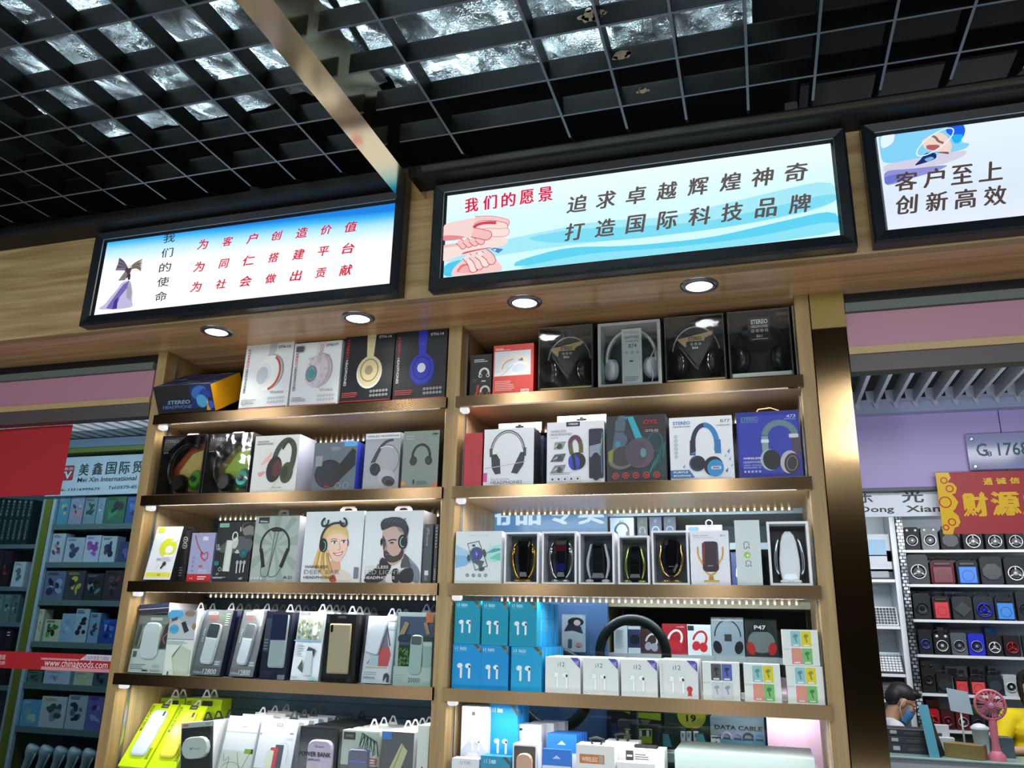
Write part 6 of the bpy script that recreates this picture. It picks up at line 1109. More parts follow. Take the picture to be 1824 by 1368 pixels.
for lab, x0, x1, tp, Y, n in (('blue topped hanging earphone pack at the front, lowest right shelf', 470, 603, 266, .024, 0), ('blue topped hanging earphone pack leading the rear row, lowest right shelf', 490, 628, 196, .1, 4)):
    t, w, h = low_box('earphone_pack', lab, K, x0, x1, tp, Y, .012, a_bp, '#2a78d8', None, None, False, 'blue hanging packs')
    for k in range(n): o = dup(t, ORD[k] + ' blue topped earphone pack behind the row leader, lowest right shelf'); o.location.y = Y + .016 * (k + 1); o.location.x += .003 * (k + 1)
def a_or(F): F.r(.09, .72, .74, .86, '#c97a3c'); F.t('WIRELESS', .15, .75, .56, .82, '#f0dcc8', 0, .015); F.r(.6, .73, .71, .85, '#a9a49c'); F.t('Chaise'[:0] + 'earbuds', .09, .61, .3, .66, '#8a9094'); F.tl(.09, .35, .6, .55, 4, '#c3c8ca')
t, w, h = low_box(EB, 'white box with an orange WIRELESS label and black loop handle, lowest right shelf', K, 622, 798, 248, .022, .06, a_or, '#e4e6e4', '#f0f1f2', None, True)
mb = MB(); mb.tube([(-.01, .02, h), (-.018, .02, h + .012), (0, .02, h + .016), (.018, .02, h + .012), (.01, .02, h)], .0032, M('#17181b', .4), 8); mb.build('loop_handle', t)
t, w, h = low_box(EB, 'white box with a black loop handle behind the orange labelled box', K, 752, 905, 232, .12, .06, None, '#eceef0', None, None, True)
mb = MB(); mb.tube([(-.012, .02, h), (-.02, .02, h + .014), (0, .02, h + .018), (.02, .02, h + .014), (.012, .02, h)], .0034, M('#17181b', .4), 8); mb.build('loop_handle', t)
def a_wb(F): F.r(.0, .8, .2, .97, '#2a2c30'); F.r(.03, .87, .17, .9, '#dfe2e4'); F.r(.22, .8, .62, .95, '#f6f7f8'); F.tl(.24, .82, .6, .93, 3, '#4a4e54')
t, w, h = low_box(EB, 'white box with a black square label and flat black handle, lowest right shelf', K, 846, 1022, 266, .066, .07, a_wb, '#e0e3ea', '#eef0f4', None, True)
mb = MB(); mb.cbox(-.03, .02, h, .03, .035, h + .008, M('#1a1b1e', .4)); mb.build('flat_handle', t)
low_box(EB, 'low plain white box at the front edge of the lowest right shelf', K, 806, 982, 328, .022, .04, None, '#eef0f4')
low_box('white_carton', 'long pale white carton filling the right end of the lowest right shelf', K, 1066, 1700, 290, .06, .2, None, '#b5cac8', '#b5cac8')
# ================================================================== what stands behind the glass
YR = .72
def rear_box(lab, cr, x0, x1, yt, yb, Y, d, art, col, side=None, name='headphone_box', cat='box', group='goods seen through the back glass'):
    A, B, C_ = at(cr(x0, yb), Y), at(cr(x1, yb), Y), at(cr((x0 + x1) / 2, yt), Y); zf_ = zr if Y == YR else (A.z + B.z) / 2; w, h = B.x - A.x, C_.z - zf_; mb = MB(); mb.box(-w / 2, 0, 0, w / 2, d, h, M(side or col, .4), [M(col, .4)] + [None] * 5)
    if art: art(Face(mb, (-w / 2, 0, 0), (1, 0, 0), (0, 0, 1), (0, -1, 0), w, h))
    o = mb.build(name); o.location = ((A.x + B.x) / 2, Y, zf_); return tag(o, lab, cat, group)
PL = at(Rr(480, 440), YR); PR = at(Rr(1824, 480), YR); zr = PR.z - .002
rs = thing('stall_shelf', 'grey and tan shelving of the stall behind, seen through the back glass', 'shelf', (PL.x, YR, 0))
rsi = Matrix.Translation((-PL.x, -YR, 0))
def rpart(mb, name): o = mb.build(name, rs); o.matrix_parent_inverse = rsi; return o
zt = at(Rr(1100, 100), YR).z; zg = at(crop(1130, 900, 5.211)(900, 95), YR).z; xl = at(Rr(455, 300), YR).x
for z, th, m in ((zr - .0205, .02, M('#a9b0b4', .4)), (zt, .022, M('#8a8672', .4)), (zg, .028, M('#7c868e', .35)), (zr - .33, .02, M('#3a4044', .4))):
    mb = MB(); mb.box(xl, YR - .03, z, 2.045, YR + .3, z + th, m); rpart(mb, 'board')
mb = MB(); mb.box(xl - .025, YR - .03, .2, xl - .001, YR + .3, W(.45), M('#a39a72', .4)); rpart(mb, 'upright'); mb = MB(); mb.box(xl, YR + .302, .2, 2.045, YR + .31, W(.45), M('#2f3a44', .5)); rpart(mb, 'back')
def rhp(bg, band, cup, txt=None, big=False, extra=None):
    def f(F):
        if extra: extra(F)
        if big: F.g(.5, .5, .40, .5, .04, band, 0, 180); F.e(.17, .22, .13, .2, cup, 15); F.e(.83, .22, .13, .2, cup, -15)
        else: F.g(.52, .5, .26, .36, .09, band, -10, 200, -25); F.e(.36, .3, .17, .2, cup, -20); F.e(.66, .26, .17, .2, cup, 10)
        if txt: F.t(txt, .6, .88, .9, .93, '#e3dcdc')
    return f
z = 450
rear_box('white rear box with fine grey text seen under the black arch', Rr, 495, 600, 235, 430, YR, .07, lambda F: F.tl(.1, .15, .8, .85, 14, '#9aa6ae'), '#b9c4cc')
rear_box('rear box with a dark blue sphere printed seen under the black arch', Rr, 605, 700, 240, 440, YR, .07, lambda F: (F.r(0, .2, 1, .88, '#2b3050'), F.e(.55, .5, .4, .4, '#10131c')), '#b5bcc8')
rear_box('dark brown rear box with silver headphones printed, seen through the arch', Rr, 705, 862, 262, 446, YR, .07, rhp('', '#b9bcc4', '#8d8f9c'), '#3a2326')
rear_box('red rear box with white and red headphones printed', Rr, 872, 1062, 222, 458, YR, .07, rhp('', '#d9d5d2', '#b02430', 'studio'), '#9c1f2c')
rear_box('white rear box with red headphones printed', Rr, 1068, 1252, 228, 468, YR, .07, lambda F: (rhp('', '#b8242e', '#c02a34')(F), F.r(.02, .8, .28, .96, '#2b2d31'), F.ic(.55, .01, .95, .05, 5, 1, '#3c4046')), '#d3d8dc')
rear_box('grey clear rear pack with large black headphones', Rr, 1256, 1508, 172, 470, YR, .07, lambda F: (rhp('', '#25282c', '#1a1c1f', None, True)(F), F.rr(.4, .38, .62, .56, .01, '#33373c'), F.r(0, .9, 1, 1, '#c5ccd4'), F.t('P33', .32, .93, .44, .965, '#4a5056')), '#8b97a4')
rear_box('dark clear rear pack with red cupped headphones', Rr, 1516, 1768, 186, 474, YR, .07, lambda F: (F.e(.5, .4, .42, .35, '#6c7274'), rhp('', '#1c1d20', '#a82a28', None, True)(F), F.r(.25, .66, .7, .88, '#17181a'), F.t('P47', .3, .72, .66, .83, '#d3d5d6', 0, .02)), '#2a2c2e')
rear_box('white rear poster pack with a dark haired woman printed, left of the black arch', Rr, 90, 255, 150, 440, .56, .04, lambda F: (F.e(.65, .8, .38, .2, '#1b1c22'), F.e(.72, .78, .16, .13, '#c9b4b4'), F.p([(.1, .55), (.3, .75), (.9, .68), (1, .5), (.5, .58)], '#2b2c34'), F.rr(.3, .12, .48, .34, .02, '#4a5260'), F.e(.8, .2, .14, .1, '#b98a86')), '#a9b4c4', name='hanging_poster')
rear_box('blue rear pack with silver chains of glass beads, beside the black arch', Rr, 262, 365, 60, 440, .66, .04, lambda F: [F.g(.5, .12 + .14 * k, .3, .2, .06, '#c9d0d6', 0, 300) for k in range(6)], '#5a7484', name='hanging_bead_pack')
for k, (x0, x1, c, c2, n) in enumerate(((480, 590, '#2b3038', '#8fb4c9', 'dark'), (600, 740, '#39424e', '#1b1e24', 'slate'), (750, 870, '#7c2430', '#d3c9c9', 'dark red'), (885, 1010, '#8fa6b8', '#dfe6ea', 'light blue'), (1020, 1170, '#aab8cc', '#5c6c94', 'lavender'), (1240, 1400, '#1f2a5c', '#8a93c0', 'navy'), (1420, 1600, '#2a3364', '#c9cde0', 'royal blue'))):
    A = at(Rr(x0, 100), YR); B = at(Rr(x1, 100), YR); mb = MB(); h = .16; w = B.x - A.x; mb.box(-w / 2, 0, 0, w / 2, .1, h, c); F = Face(mb, (-w / 2, 0, 0), (1, 0, 0), (0, 0, 1), (0, -1, 0), w, h); F.hp(.5, .6, .28, c2, c2, None, .06); F.r(.1, .08, .8, .2, c2)
    o = mb.build('headphone_box'); o.location = ((A.x + B.x) / 2, YR, zt + .0225); tag(o, n + ' box on the upper rear board, seen through the back glass', 'box', 'goods seen through the back glass')
for k, (x0, x1, c, c2, n) in enumerate(((1580, 1824, '#aab6d6', '#23283c', 'pale blue boxed'), (1850, 1960, '#1a2026', '#5a6a7a', 'black boxed'), (1970, 2100, '#1d2648', '#7f8ac4', 'dark blue boxed'), (2110, 2240, '#141b33', '#5a64a4', 'midnight blue boxed'))):
    S3 = crop(800, 900, 5.527); A = at(S3(x0, 290), YR); B = at(S3(x1, 290), YR); w = B.x - A.x - .004; h = .2; mb = MB(); mb.box(-w / 2, 0, 0, w / 2, .1, .091, c); F = Face(mb, (-w / 2, 0, 0), (1, 0, 0), (0, 0, 1), (0, -1, 0), w, .091); F.hp(.5, .5, .28, c2, c2, None, .09); F.t('BT', .4, .8, .6, .9, c2)
    o = mb.build('headphone_box'); o.location = ((A.x + B.x) / 2, YR, zt + .21); tag(o, n + ' headphones on the grey rear board behind the phone holders', 'box', 'goods seen through the back glass')
mb = MB(); mb.box(xl, YR - .02, zt + .188, 2.045, YR + .3, zt + .2095, M('#6f7a84', .4)); rpart(mb, 'board')
for lab, c0, c1, rad, Y in (('large black arch shaped ring seen through the glass behind the purple cornered boxes', Rr(640, 455), Rr(940, 455), 1, .525), ('second large black ring, partly hidden by the blue boxes and the shelf edge', (985, 1228), (1058, 1228), 1, .49)):
    A, B = at(c0, Y), at(c1, Y); R_ = B.x - A.x; t = thing('black_ring', lab, 'ring', (A.x, Y, A.z), group='black rings behind the glass'); mb = MB(); n = 40; rr_ = R_ * .87
    mb.lathe([(R_ * .74, .0), (R_ * .76, -.012), (R_ * .98, -.012), (R_, 0), (R_ * .98, .012), (R_ * .76, .012), (R_ * .74, 0)], M('#1a1f24', .35), (0, 0, 0), (0, -1, 0), 44); mb.m = mb.m[:-2]; mb.f = mb.f[:-2]; mb.sm = mb.sm[:-2]; mb.build('hoop', t)
    mb = MB(); mb.cbox(-.012, -.008, -A.z + .0, .012, .008, -R_ * .74, M('#1a1f24', .4)); mb.build('stand', t)
# glowing panel in place of a lit sign's blurred reflection, third shelf
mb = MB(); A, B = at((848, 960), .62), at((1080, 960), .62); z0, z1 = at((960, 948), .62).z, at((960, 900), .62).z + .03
o = thing('sign_reflection_panel', 'pale blue lit panel with blurred white characters behind the glass of the third right shelf', 'sign', ((A.x + B.x) / 2, .62, z0)); w, h = B.x - A.x, z1 - z0; mb.box(-w / 2, 0, 0, w / 2, .02, h, M('#6f9fd8', .3, emit=.95)); F = Face(mb, (-w / 2, 0, 0), (1, 0, 0), (0, 0, 1), (0, -1, 0), w, h, emit=1.5)
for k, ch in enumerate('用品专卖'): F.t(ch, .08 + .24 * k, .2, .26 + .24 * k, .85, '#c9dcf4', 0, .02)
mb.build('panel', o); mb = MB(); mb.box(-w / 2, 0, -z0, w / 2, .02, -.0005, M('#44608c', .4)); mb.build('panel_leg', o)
# low display goods behind the lowest glass
def a_19(F): F.e(.62, 1., .32, .3, '#9a9a2c'); F.t('19', .5, .8, .72, 1.0, '#14160f', 0, .03); F.r(0, .6, 1, .62, '#10120f')
rear_box('dark display box with a yellow green disc numbered 19, behind the lowest right glass', Rr, 888, 1238, 925, 1195, .60, .07, a_19, '#1f3128', name='display_box')
rear_box('black display box with lime green corners behind the lowest right glass', Rr, 440, 872, 905, 1190, .61, .07, lambda F: (F.p([(.3, 1), (.98, 1), (.98, .8), (.6, .85)], '#7c8e1c'), F.r(0, .3, 1, .5, '#0c0d0e')), '#15181a', name='display_box')
def a_dc(F):
    F.r(0, .0, 1, .42, '#5b8aa4'); F.t('DATA CABLE', .08, .66, .96, .79, '#1b1f24', 0, .03); F.p([(0, .02), (0, .48), (.16, .46), (.2, .02)], '#d3d6e0')
    for k in range(12): F.e(random.uniform(.02, .16), random.uniform(.05, .44), .012, .02, '#3c3f66', 30)
    F.r(.02, .4, 1, .44, '#3c4a54'); F.r(.86, .02, .96, .12, '#dfe3e4'); F.tl(.87, .03, .95, .11, 5, '#23282c')
    for k in range(4): F.g(.3 + .2 * k, .44, .09, .09, .04, ('#b9a9d0', '#8f8ec0', '#3c4450', '#5f8cc0')[k], -20, 200)
rear_box('grey blue display box lettered DATA CABLE with rows of coiled cables', Rr, 1248, 1668, 955, 1225, .56, .11, a_dc, '#7d8d98', name='cable_display_box')
for k, (x, c) in enumerate(((1030, '#c9d4da'), (1075, '#b5c8d4'), (1130, '#d3dade'))): rear_box('small silver charger pack standing before the display box numbered 19, ' + ('left', 'middle', 'right')[k] + ' of three', Rr, x - 18, x + 18, 1060, 1185, .555, .02, lambda F: (F.rr(.2, .1, .8, .6, .1, '#f0f2f4'), F.r(.3, .7, .7, .9, '#7c8c98')), c, name='charger_pack', group='small packs behind the lowest glass')
for k, x in enumerate((595, 700, 755)): rear_box('lime green cable pack before the black display box, ' + ('left', 'middle', 'right')[k] + ' of three', Rr, x - 25, x + 28, 1040, 1150, .58, .02, lambda F: (F.r(0, .55, 1, 1, '#23282a'), F.rr(.3, .5, .7, .95, .1, '#e6e9ec')), '#a6c832', name='cable_pack', group='small packs behind the lowest glass')
for k, x in enumerate((910, 1180)): rear_box('teal and black cable pack before the display box numbered 19, ' + ('left', 'right')[k] + ' one', Rr, x - 36, x + 36, 1070, 1185, .55, .02, lambda F: F.p([(0, .1), (0, .95), (.6, .95), (1, .1)], '#4fa3ac'), '#1c2226', name='cable_pack', group='small packs behind the lowest glass')
tb = thing('goods_table', 'low pale table carrying the display boxes behind the lowest right glass', 'table', (1.65, .62, 0)); zt2 = at(Rr(1100, 1195), .6).z - .004
mb = MB(); mb.cbox(-.24, -.075, zt2 - .03, .38, .065, zt2, M('#b9c6c6', .4)); mb.build('table_top', tb)
for x in (-.23, .34):
    for y in (-.07, .03): mb = MB(); mb.cbox(x, y, 0, x + .03, y + .03, zt2 - .0302, M('#8a9294', .4)); mb.build('leg', tb)
pk = at((1365, 1280), .5); mb = MB(); mb.box(pk.x, .5, 0, 2.045, .51, W(-.12), M('#c9a3b8', .35)); ob = mb.build('partition_board'); tag(ob, 'pink partition board behind the right end of the lowest glass', 'board')
# ================================================================== the shop on the left
YL = 2.6
def pz(cr, a, b, Y): return at(cr(a, b), Y)
struct(MB().box(-4.6, YL + .32, 0, .0, YL + .36, W(1.7), M('#6c8290', .5)), 'wall_left')
struct(MB().box(0.0, .36, 0, .04, YL + .36, W(1.7), M('#59666e', .5)), 'wall_side')
mb = MB(); sl, dk = M('#a7a7ab', .4), M('#18191c', .6)
mb.box(-4.6, .31, W(1.33), -.01, YL + .3, W(1.34), dk)
for k in range(44): x = -4.5 + .105 * k; mb.box(x, .32, W(1.27), x + .062, YL, W(1.325), sl)
struct(mb, 'ceiling_left')
p = pz(L1, 355, 690, YL); mb = MB(); mb.box(-4.6, YL - .06, W(1.2), -.01, YL + .3, W(1.262), M('#77879c', .4)); mb.box(-4.6, YL - .05, W(1.165), -.01, YL + .3, W(1.199), M('#6d7a2c', .4)); struct(mb, 'trim_6')
A, B = pz(L1, 355, 692, YL), pz(L1, 318, 942, YL); xr = pz(L1, 945, 925, YL).x + .35
t = thing('shop_sign', 'white sign of the left shop with black characters and a red square badge', 'sign', (A.x, YL - .02, B.z)); w, h = xr - A.x, A.z - B.z; mb = MB(); mb.box(0, 0, 0, w, .02, h, '#c3ced9'); F = Face(mb, (0, 0, 0), (1, 0, 0), (0, 0, 1), (0, -1, 0), w, h)
def S(a, b): q = pz(L1, a, b, YL - .02); return ((q.x - A.x) / w, (q.z - B.z) / h)
for ch, (a, b) in zip('美鑫国际贸易', ((553, 765), (643, 758), (733, 755), (822, 752), (910, 748), (1000, 744))): u, v = S(a, b); F.t(ch, u - .036, v - .155, u + .036, v + .155, '#1c1e22', 0, .012)
u0, v0 = S(508, 845); u1, v1 = S(903, 808); F.t('Mei Xin International', u0, v0 - .01, u1, v1 + .02, '#1d2024', 0, .012, .1)
u0, v0 = S(355, 908); u1, v1 = S(660, 878); F.t('Mob: 13516999679', u0, v0, u1, v1 - .01, '#1d2024', 0, .006, .1); u0, v0 = S(712, 893); u1, v1 = S(905, 866); F.t('Tel:0579-85', u0, v0, u1, v1, '#1d2024', 0, .006, .1)
u0, v0 = S(366, 838); u1, v1 = S(495, 735); F.rr(u0, v0, u1, v1, .01, '#a8343c'); F.t('AS SEEN ON', u0 + .008, v0 + (v1 - v0) * .68, u1 - .008, v0 + (v1 - v0) * .88, '#d8dde2', 0, .02); F.t('TV', u0 + .015, v0 + (v1 - v0) * .1, u1 - .012, v0 + (v1 - v0) * .6, '#dfe4e8', 0, .03); mb.build('board', t)
# shelving of the left shop
ls = thing('goods_shelf', 'olive framed shelving with grey green boards in the left shop', 'shelf', (-2.7, YL, 0)); lsi = Matrix.Translation((2.7, -YL, 0))
def lp(mb, n): o = mb.build(n, ls); o.matrix_parent_inverse = lsi; return o
zsh = [pz(L1, 330, 1125, YL).z] + [pz(L2, *q, YL).z for q in ((260, 75), (225, 310), (175, 570), (130, 830), (80, 1100))]
xp = pz(L2, 140, 640, YL).x
for z in zsh: mb = MB(); mb.box(xp + .035, YL, z - .038, -1.5, YL + .3, z, M('#5c7370', .4)); lp(mb, 'board')
mb = MB(); mb.box(xp - .03, YL - .012, 0, xp + .03, YL + .3, W(.835), M('#6f7426', .4)); lp(mb, 'post'); mb = MB(); mb.box(xp + .031, YL - .004, 0, xp + .06, YL + .02, W(.835), M('#a9bccb', .4)); lp(mb, 'post')
mb = MB(); mb.box(xp - .06, YL - .004, 0, xp - .031, YL + .02, W(.835), M('#93a2a8', .4)); lp(mb, 'post')
zf = [pz(Q4, 0, 470, YL).z, pz(Q4, 0, 790, YL).z, pz(Q4, 0, 1060, YL).z, pz(L2, 0, 850, YL).z]
for z in zf: mb = MB(); mb.box(-4.4, YL, z - .03, xp - .061, YL + .3, z, M('#5f737a', .4)); lp(mb, 'board')
GL = 'boxed goods of the left shop'
def goods(lab, cr, x0, x1, yt, z, col, art=None, name='goods_box', Y=None, d=.08):
    Y = Y or YL + .02; a, b = at(cr(x0, yt), Y), at(cr(x1, yt), Y); a.x, b.x = (max(a.x, xp + .0625), max(b.x, xp + .1)) if b.x > xp + .06 else (a.x, min(b.x, xp - .0615)); top_ = min([q for q in (zsh if b.x > xp else zf) if q > z + .01] + [9]) - .042; w, h = b.x - a.x - .003, min(a.z, top_) - z; mb = MB(); mb.box(-w / 2, 0, 0, w / 2, d, h, col)
    if art: art(Face(mb, (-w / 2, 0, 0), (1, 0, 0), (0, 0, 1), (0, -1, 0), w, h))
    o = mb.build(name); o.location = ((a.x + b.x) / 2, Y, z + .0005); return tag(o, lab, 'box', GL)
def blobs(cs, n=7, r=.16, seed=1):
    rn = random.Random(seed)
    def f(F):
        q = r * min(1, F.h / F.w)
        for k in range(n): F.e(rn.uniform(.25, .75), rn.uniform(.28, .72), rn.uniform(q * .4, q), rn.uniform(q * .3, q), rn.choice(cs), rn.uniform(0, 180), 10)
        F.tl(.1, .85, .7, .95, 2, rn.choice(cs))
    return f
SH = [('first', (412, 545, 110, '#4f8fae', ['#8fb46a', '#c9b06a', '#3a6ea0', '#6aa88c'], 'blue box with a green meadow picture'), (548, 652, 112, '#8a90a8', ['#b58a98', '#3c4450', '#a9b4c8'], 'mauve box with a dark label'), (658, 752, 112, '#76909a', ['#1f3a34', '#2c4a44'], 'grey box with a dark green figure'), (755, 812, 112, '#7a9aa4', ['#3c5a50', '#b58aa8', '#c9d0d4'], 'grey blue narrow box with a pink dot'), (816, 972, 105, '#2f6a4a', ['#1d2a24', '#b58a4a', '#3a8a5a', '#0f1a16'], 'deep green box with a tan figure'), (976, 1080, 105, '#33508c', ['#4a7ac0', '#22305c'], 'blue box by the oak upright')),
      ('second', (372, 508, 388, '#b3bccb', ['#8a5a6a', '#5c4a5c', '#a48a9c'], 'pale box with a wine red toy picture'), (512, 655, 418, '#aeb9c6', ['#3c4a5c', '#4a5a74', '#8a98ac'], 'white box with dark blue tool pictures'), (660, 778, 402, '#b9c4d2', ['#8a4a9c', '#a45ab0'], 'white box with a purple cluster of grapes shape'), (782, 900, 408, '#b5c2cc', ['#3c4468', '#2a3040'], 'white box with a small padlock picture'), (915, 1020, 450, '#3c4470', ['#5a64a0', '#2a3058'], 'dark blue stacked box')),
      ('third', (345, 510, 672, '#5f6f8a', ['#2a3244', '#8a9cb8', '#1f2632'], 'slate box with dark eyewear pictures'), (514, 660, 670, '#3c4046', ['#b5a83a', '#c9b83a', '#2a2c30'], 'dark box with a yellow top band'), (664, 800, 690, '#2b3036', ['#6a7a84', '#1b1f24', '#8a98a0'], 'black box with silver eyewear picture'), (806, 950, 668, '#3a343a', ['#5a4a4a', '#241f24', '#7a3c40'], 'brown black box')),
      ('fourth', (268, 345, 962, '#c3c6b0', ['#b5763a', '#c99a5a'], 'cream box with an orange tool picture'), (348, 476, 1040, '#b9c4a8', ['#5a9a3a', '#3c6a2c', '#23281f'], 'white box with a green grass picture'), (480, 585, 995, '#8fa9c4', ['#a9bcd4', '#7c98b4'], 'plain light blue box'), (588, 692, 958, '#a4b6c8', ['#22262e'], 'tall pale box with a black hook picture'), (695, 775, 990, '#7f9cba', ['#2c3440', '#3c4858'], 'blue box with a black pump picture'), (782, 905, 1038, '#2a4a9c', ['#5a86d0', '#1c2f6a', '#8aa8e0'], 'deep blue box with a pale blue gown shape'))]
for i, row in enumerate(SH):
    for j, (x0, x1, yt, c, cs, lab) in enumerate(row[1:]): goods(lab + ', ' + row[0] + ' row in the left shop', Q4, x0, x1, yt, zsh[i], c, blobs(cs, 8, .2, i * 10 + j))
for j, (x0, x1, yt, z, c, cs, lab) in enumerate(((180, 270, 760, 4, '#4c6a66', ['#2a3a3a'], 'dark teal box'), (282, 448, 755, 4, '#a9bdd0', ['#8a98b8', '#b58a94', '#6a7a98'], 'pale blue box'), (470, 590, 765, 4, '#b3bfa8', ['#8aa04a', '#c9c48a'], 'cream and green box'), (592, 690, 770, 4, '#4a5660', ['#23282c'], 'dark grey box'))):
    goods(lab + ' just under the red strip in the left shop', L2, x0, x1, yt, zsh[4], c, blobs(cs, 6, .2, 60 + j))
for j, (x0, x1, yt, c, cs, lab) in enumerate(((108, 265, 935, '#5b9cc4', ['#b9d4dc', '#7fb0a0', '#a9c9b0'], 'sky blue box with a pale lollipop shape'), (268, 428, 915, '#b5bfc0', ['#7c8c98', '#3c4a50', '#c9a24a'], 'white box with grey clip pictures and an ochre band'), (436, 560, 905, '#a8b4c0', ['#5a6a78', '#2c3844'], 'pale grey box with small tool pictures'), (562, 660, 910, '#6a64a8', ['#3c3a6c', '#9a98c8'], 'violet box beside the oak upright'))): goods(lab + ', sixth row in the left shop', L2, x0, x1, yt, zsh[5], c, blobs(cs, 7, .2, 80 + j))
for k in range(6):                                              # shower heads and the like at the foot
    a = pz(L2, 140 + 90 * k, 1340 - 12 * (k % 2), YL + .05); z0 = zsh[5] - .322; o = thing('white_hand_shower', ('first', 'second', 'third', 'fourth', 'fifth', 'sixth', 'seventh')[k] + ' white tilted hand shower from the olive post, on the bottom row', 'hand shower', (a.x, YL + .05, z0), (0, math.radians(22), 0), 'white fittings on the bottom row')
    mb = MB(); mb.lathe([(.015, 0), (.02, .06), (.026, .12), (.044, .17), (.047, .2), (.04, .215), (.02, .22)], M('#aebfc4', .3), n=16); mb.build('body', o); mb = MB(); mb.tube([(.02, -.012, .03), (.05, -.02, .1), (.05, -.02, .19)], .006, M('#8fa2a8', .3), 6); mb.build('handle', o)
mb = MB(); mb.box(xp + .035, YL, zsh[5] - .36, -1.5, YL + .3, zsh[5] - .331, M('#3c4a4c', .4)); lp(mb, 'board')
def spine(F): F.t('STAR  POWER', .3, .1, .65, .9, '#9aa6a4', -90); F.e(.5, .94, .2, .2, '#8a9694')
for k in range(7):
    a0 = -30 + 42 * k; goods(('far left', 'second', 'third', 'fourth', 'fifth', 'sixth', 'seventh')[k] + ' dark green upright box lettered down its spine, left of the olive post', Q4, a0, a0 + 40, 118 + 2 * k, zf[0], '#16302e', spine, 'spine_box')
for j, (x0, x1, yt, zi, c, cs, lab) in enumerate(((-20, 40, 500, 1, '#2b2530', ['#5a3a4c', '#1a161c'], 'dark plum box, second row left of the olive post'), (42, 110, 505, 1, '#1f1a20', ['#8a3a54', '#3a2a30'], 'black and wine red box left of the olive post'), (112, 205, 602, 1, '#b9c6cc', ['#5a6a70'], 'small pale box in front of dark boxes left of the olive post'),
        (-10, 35, 850, 2, '#6a8a84', ['#9ab8b0', '#3c5450'], 'green grey cable pack, third row far left'), (40, 100, 850, 2, '#5c7c78', ['#23302e', '#8aa8a4'], 'teal grey cable pack, third row, second from the olive post'), (104, 160, 850, 2, '#54706e', ['#1f2a2a', '#9ab4b0'], 'dark teal cable pack beside the olive post'), (-20, 60, 1080, 3, '#1d1822', ['#6a2c3c', '#c9c9cc'], 'black box with white rings above the red strip'), (62, 112, 1080, 3, '#221a22', ['#c9c9cc', '#4a3038'], 'narrow black box with a white ring above the red strip'))):
    goods(lab, Q4, x0, x1, yt, zf[zi], c, blobs(cs, 5, .22, 120 + j))
# red banner and glass front
t = thing('hanging_banner', 'plain red cloth banner hanging inside the left shop front', 'banner', (-1.2, .05, W(.396))); mb = MB(); n = 14; v = []
for k in range(n + 1): x = -.9 + 1.745 * k / n; y = .004 * math.sin(k * 1.3); v += [(x, y, 0), (x, y, .2435)]
mb.add(v, [[2 * k, 2 * k + 2, 2 * k + 3, 2 * k + 1] for k in range(n)], M('#a81c24', .75), True); mb.build('cloth', t)
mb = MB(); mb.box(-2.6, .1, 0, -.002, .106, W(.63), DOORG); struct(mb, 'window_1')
t = thing('strip_sign', 'red adhesive strip with a white web address across the left glass front', 'sign', (-1.3, .0985, W(-.164))); w, h = 1.3, .055; mb = MB()
TL, BL_, TR_, BR_ = pz(L2, 0, 637, .0985), pz(L2, 0, 748, .0985), pz(L2, 705, 655, .0985), pz(L2, 690, 762, .0985); z0, z1 = (BL_.z + BR_.z) / 2 - W(-.164), (TL.z + TR_.z) / 2 - W(-.164)
mb.box(0, -.0004, z0, 1.298, 0, z1, '#a31a22'); F = Face(mb, (0, -.0004, z0), (1, 0, 0), (0, 0, 1), (0, -1, 0), 1.298, z1 - z0)
def S(a, b): q = pz(L2, a, b, .0985); return ((q.x + 1.3) / 1.298, (q.z - W(-.164) - z0) / (z1 - z0))
a0, b0 = S(500, 690); a1, b1 = S(692, 660); F.p([(a0, b0), (a1 + .02, b0), (a1 + .02, b1), (a0 + .02, b1)], '#c9c4d4'); F.t('义乌市场官方网站', *S(525, 688), *S(688, 668), '#4a2a34')
F.t('www.chinagoods.com', *S(275, 742), *S(682, 698), '#dfd4d6'); 
for q in ((258, 684, 500, 686.5), (258, 748, 690, 750)): F.r(*S(q[0], q[3]), *S(q[2], q[1]), '#c98a90')
F.t('商城', *S(-10, 688), *S(40, 655), '#d8c4c8'); F.t('.com', *S(-6, 718), *S(34, 698), '#d8c4c8'); mb.build('strip', t)
# ================================================================== the shop on the right
YC, YW = 3.6, 5.0
struct(MB().box(2.2, YW + .35, 0, 6.5, YW + .4, W(1.7), M('#aeb6bb', .5)), 'wall_right')
struct(MB().box(2.06, .36, 0, 2.1, YW + .3, W(1.7), M('#8d9499', .5)), 'wall_inner')
mb = MB(); mb.box(2.11, .31, W(1.72), 6, YC, W(1.73), M('#2a2f33', .6)); bf = M('#8f9498', .4)
for k in range(26):
    x = 2.2 + .118 * k; mb.box(x, .33, W(1.47), x + .022, YC - .1, W(1.56), bf)
    v = []
    for y0 in (1.3, 2.5, YC - .1): mb.add([(x - .05, y0, W(1.56)), (x + .022, y0, W(1.56)), (x + .022, y0, W(1.43)), (x - .0, y0, W(1.44)), (x - .012, y0, W(1.48)), (x - .045, y0, W(1.49))], [(0, 1, 2, 3, 4, 5)], M('#8c93a4', .4))
struct(mb, 'ceiling_right')
zl0, zl1 = W(.93), W(1.41); mb = MB(); mb.box(2.15, YC - .08, W(1.41), 6, YC + .1, W(1.505), M('#8188a2', .4)); mb.box(2.15, YC, zl0, 3.405, YC + .05, zl1, M('#9484b4', .35)); mb.box(3.411, YC, zl0, 6, YC + .05, zl1, M('#9484b4', .35)); mb.box(2.15, YC + .003, zl0 - .02, 6, YC + .08, zl0, M('#4c4a58', .4)); struct(mb, 'trim_7')
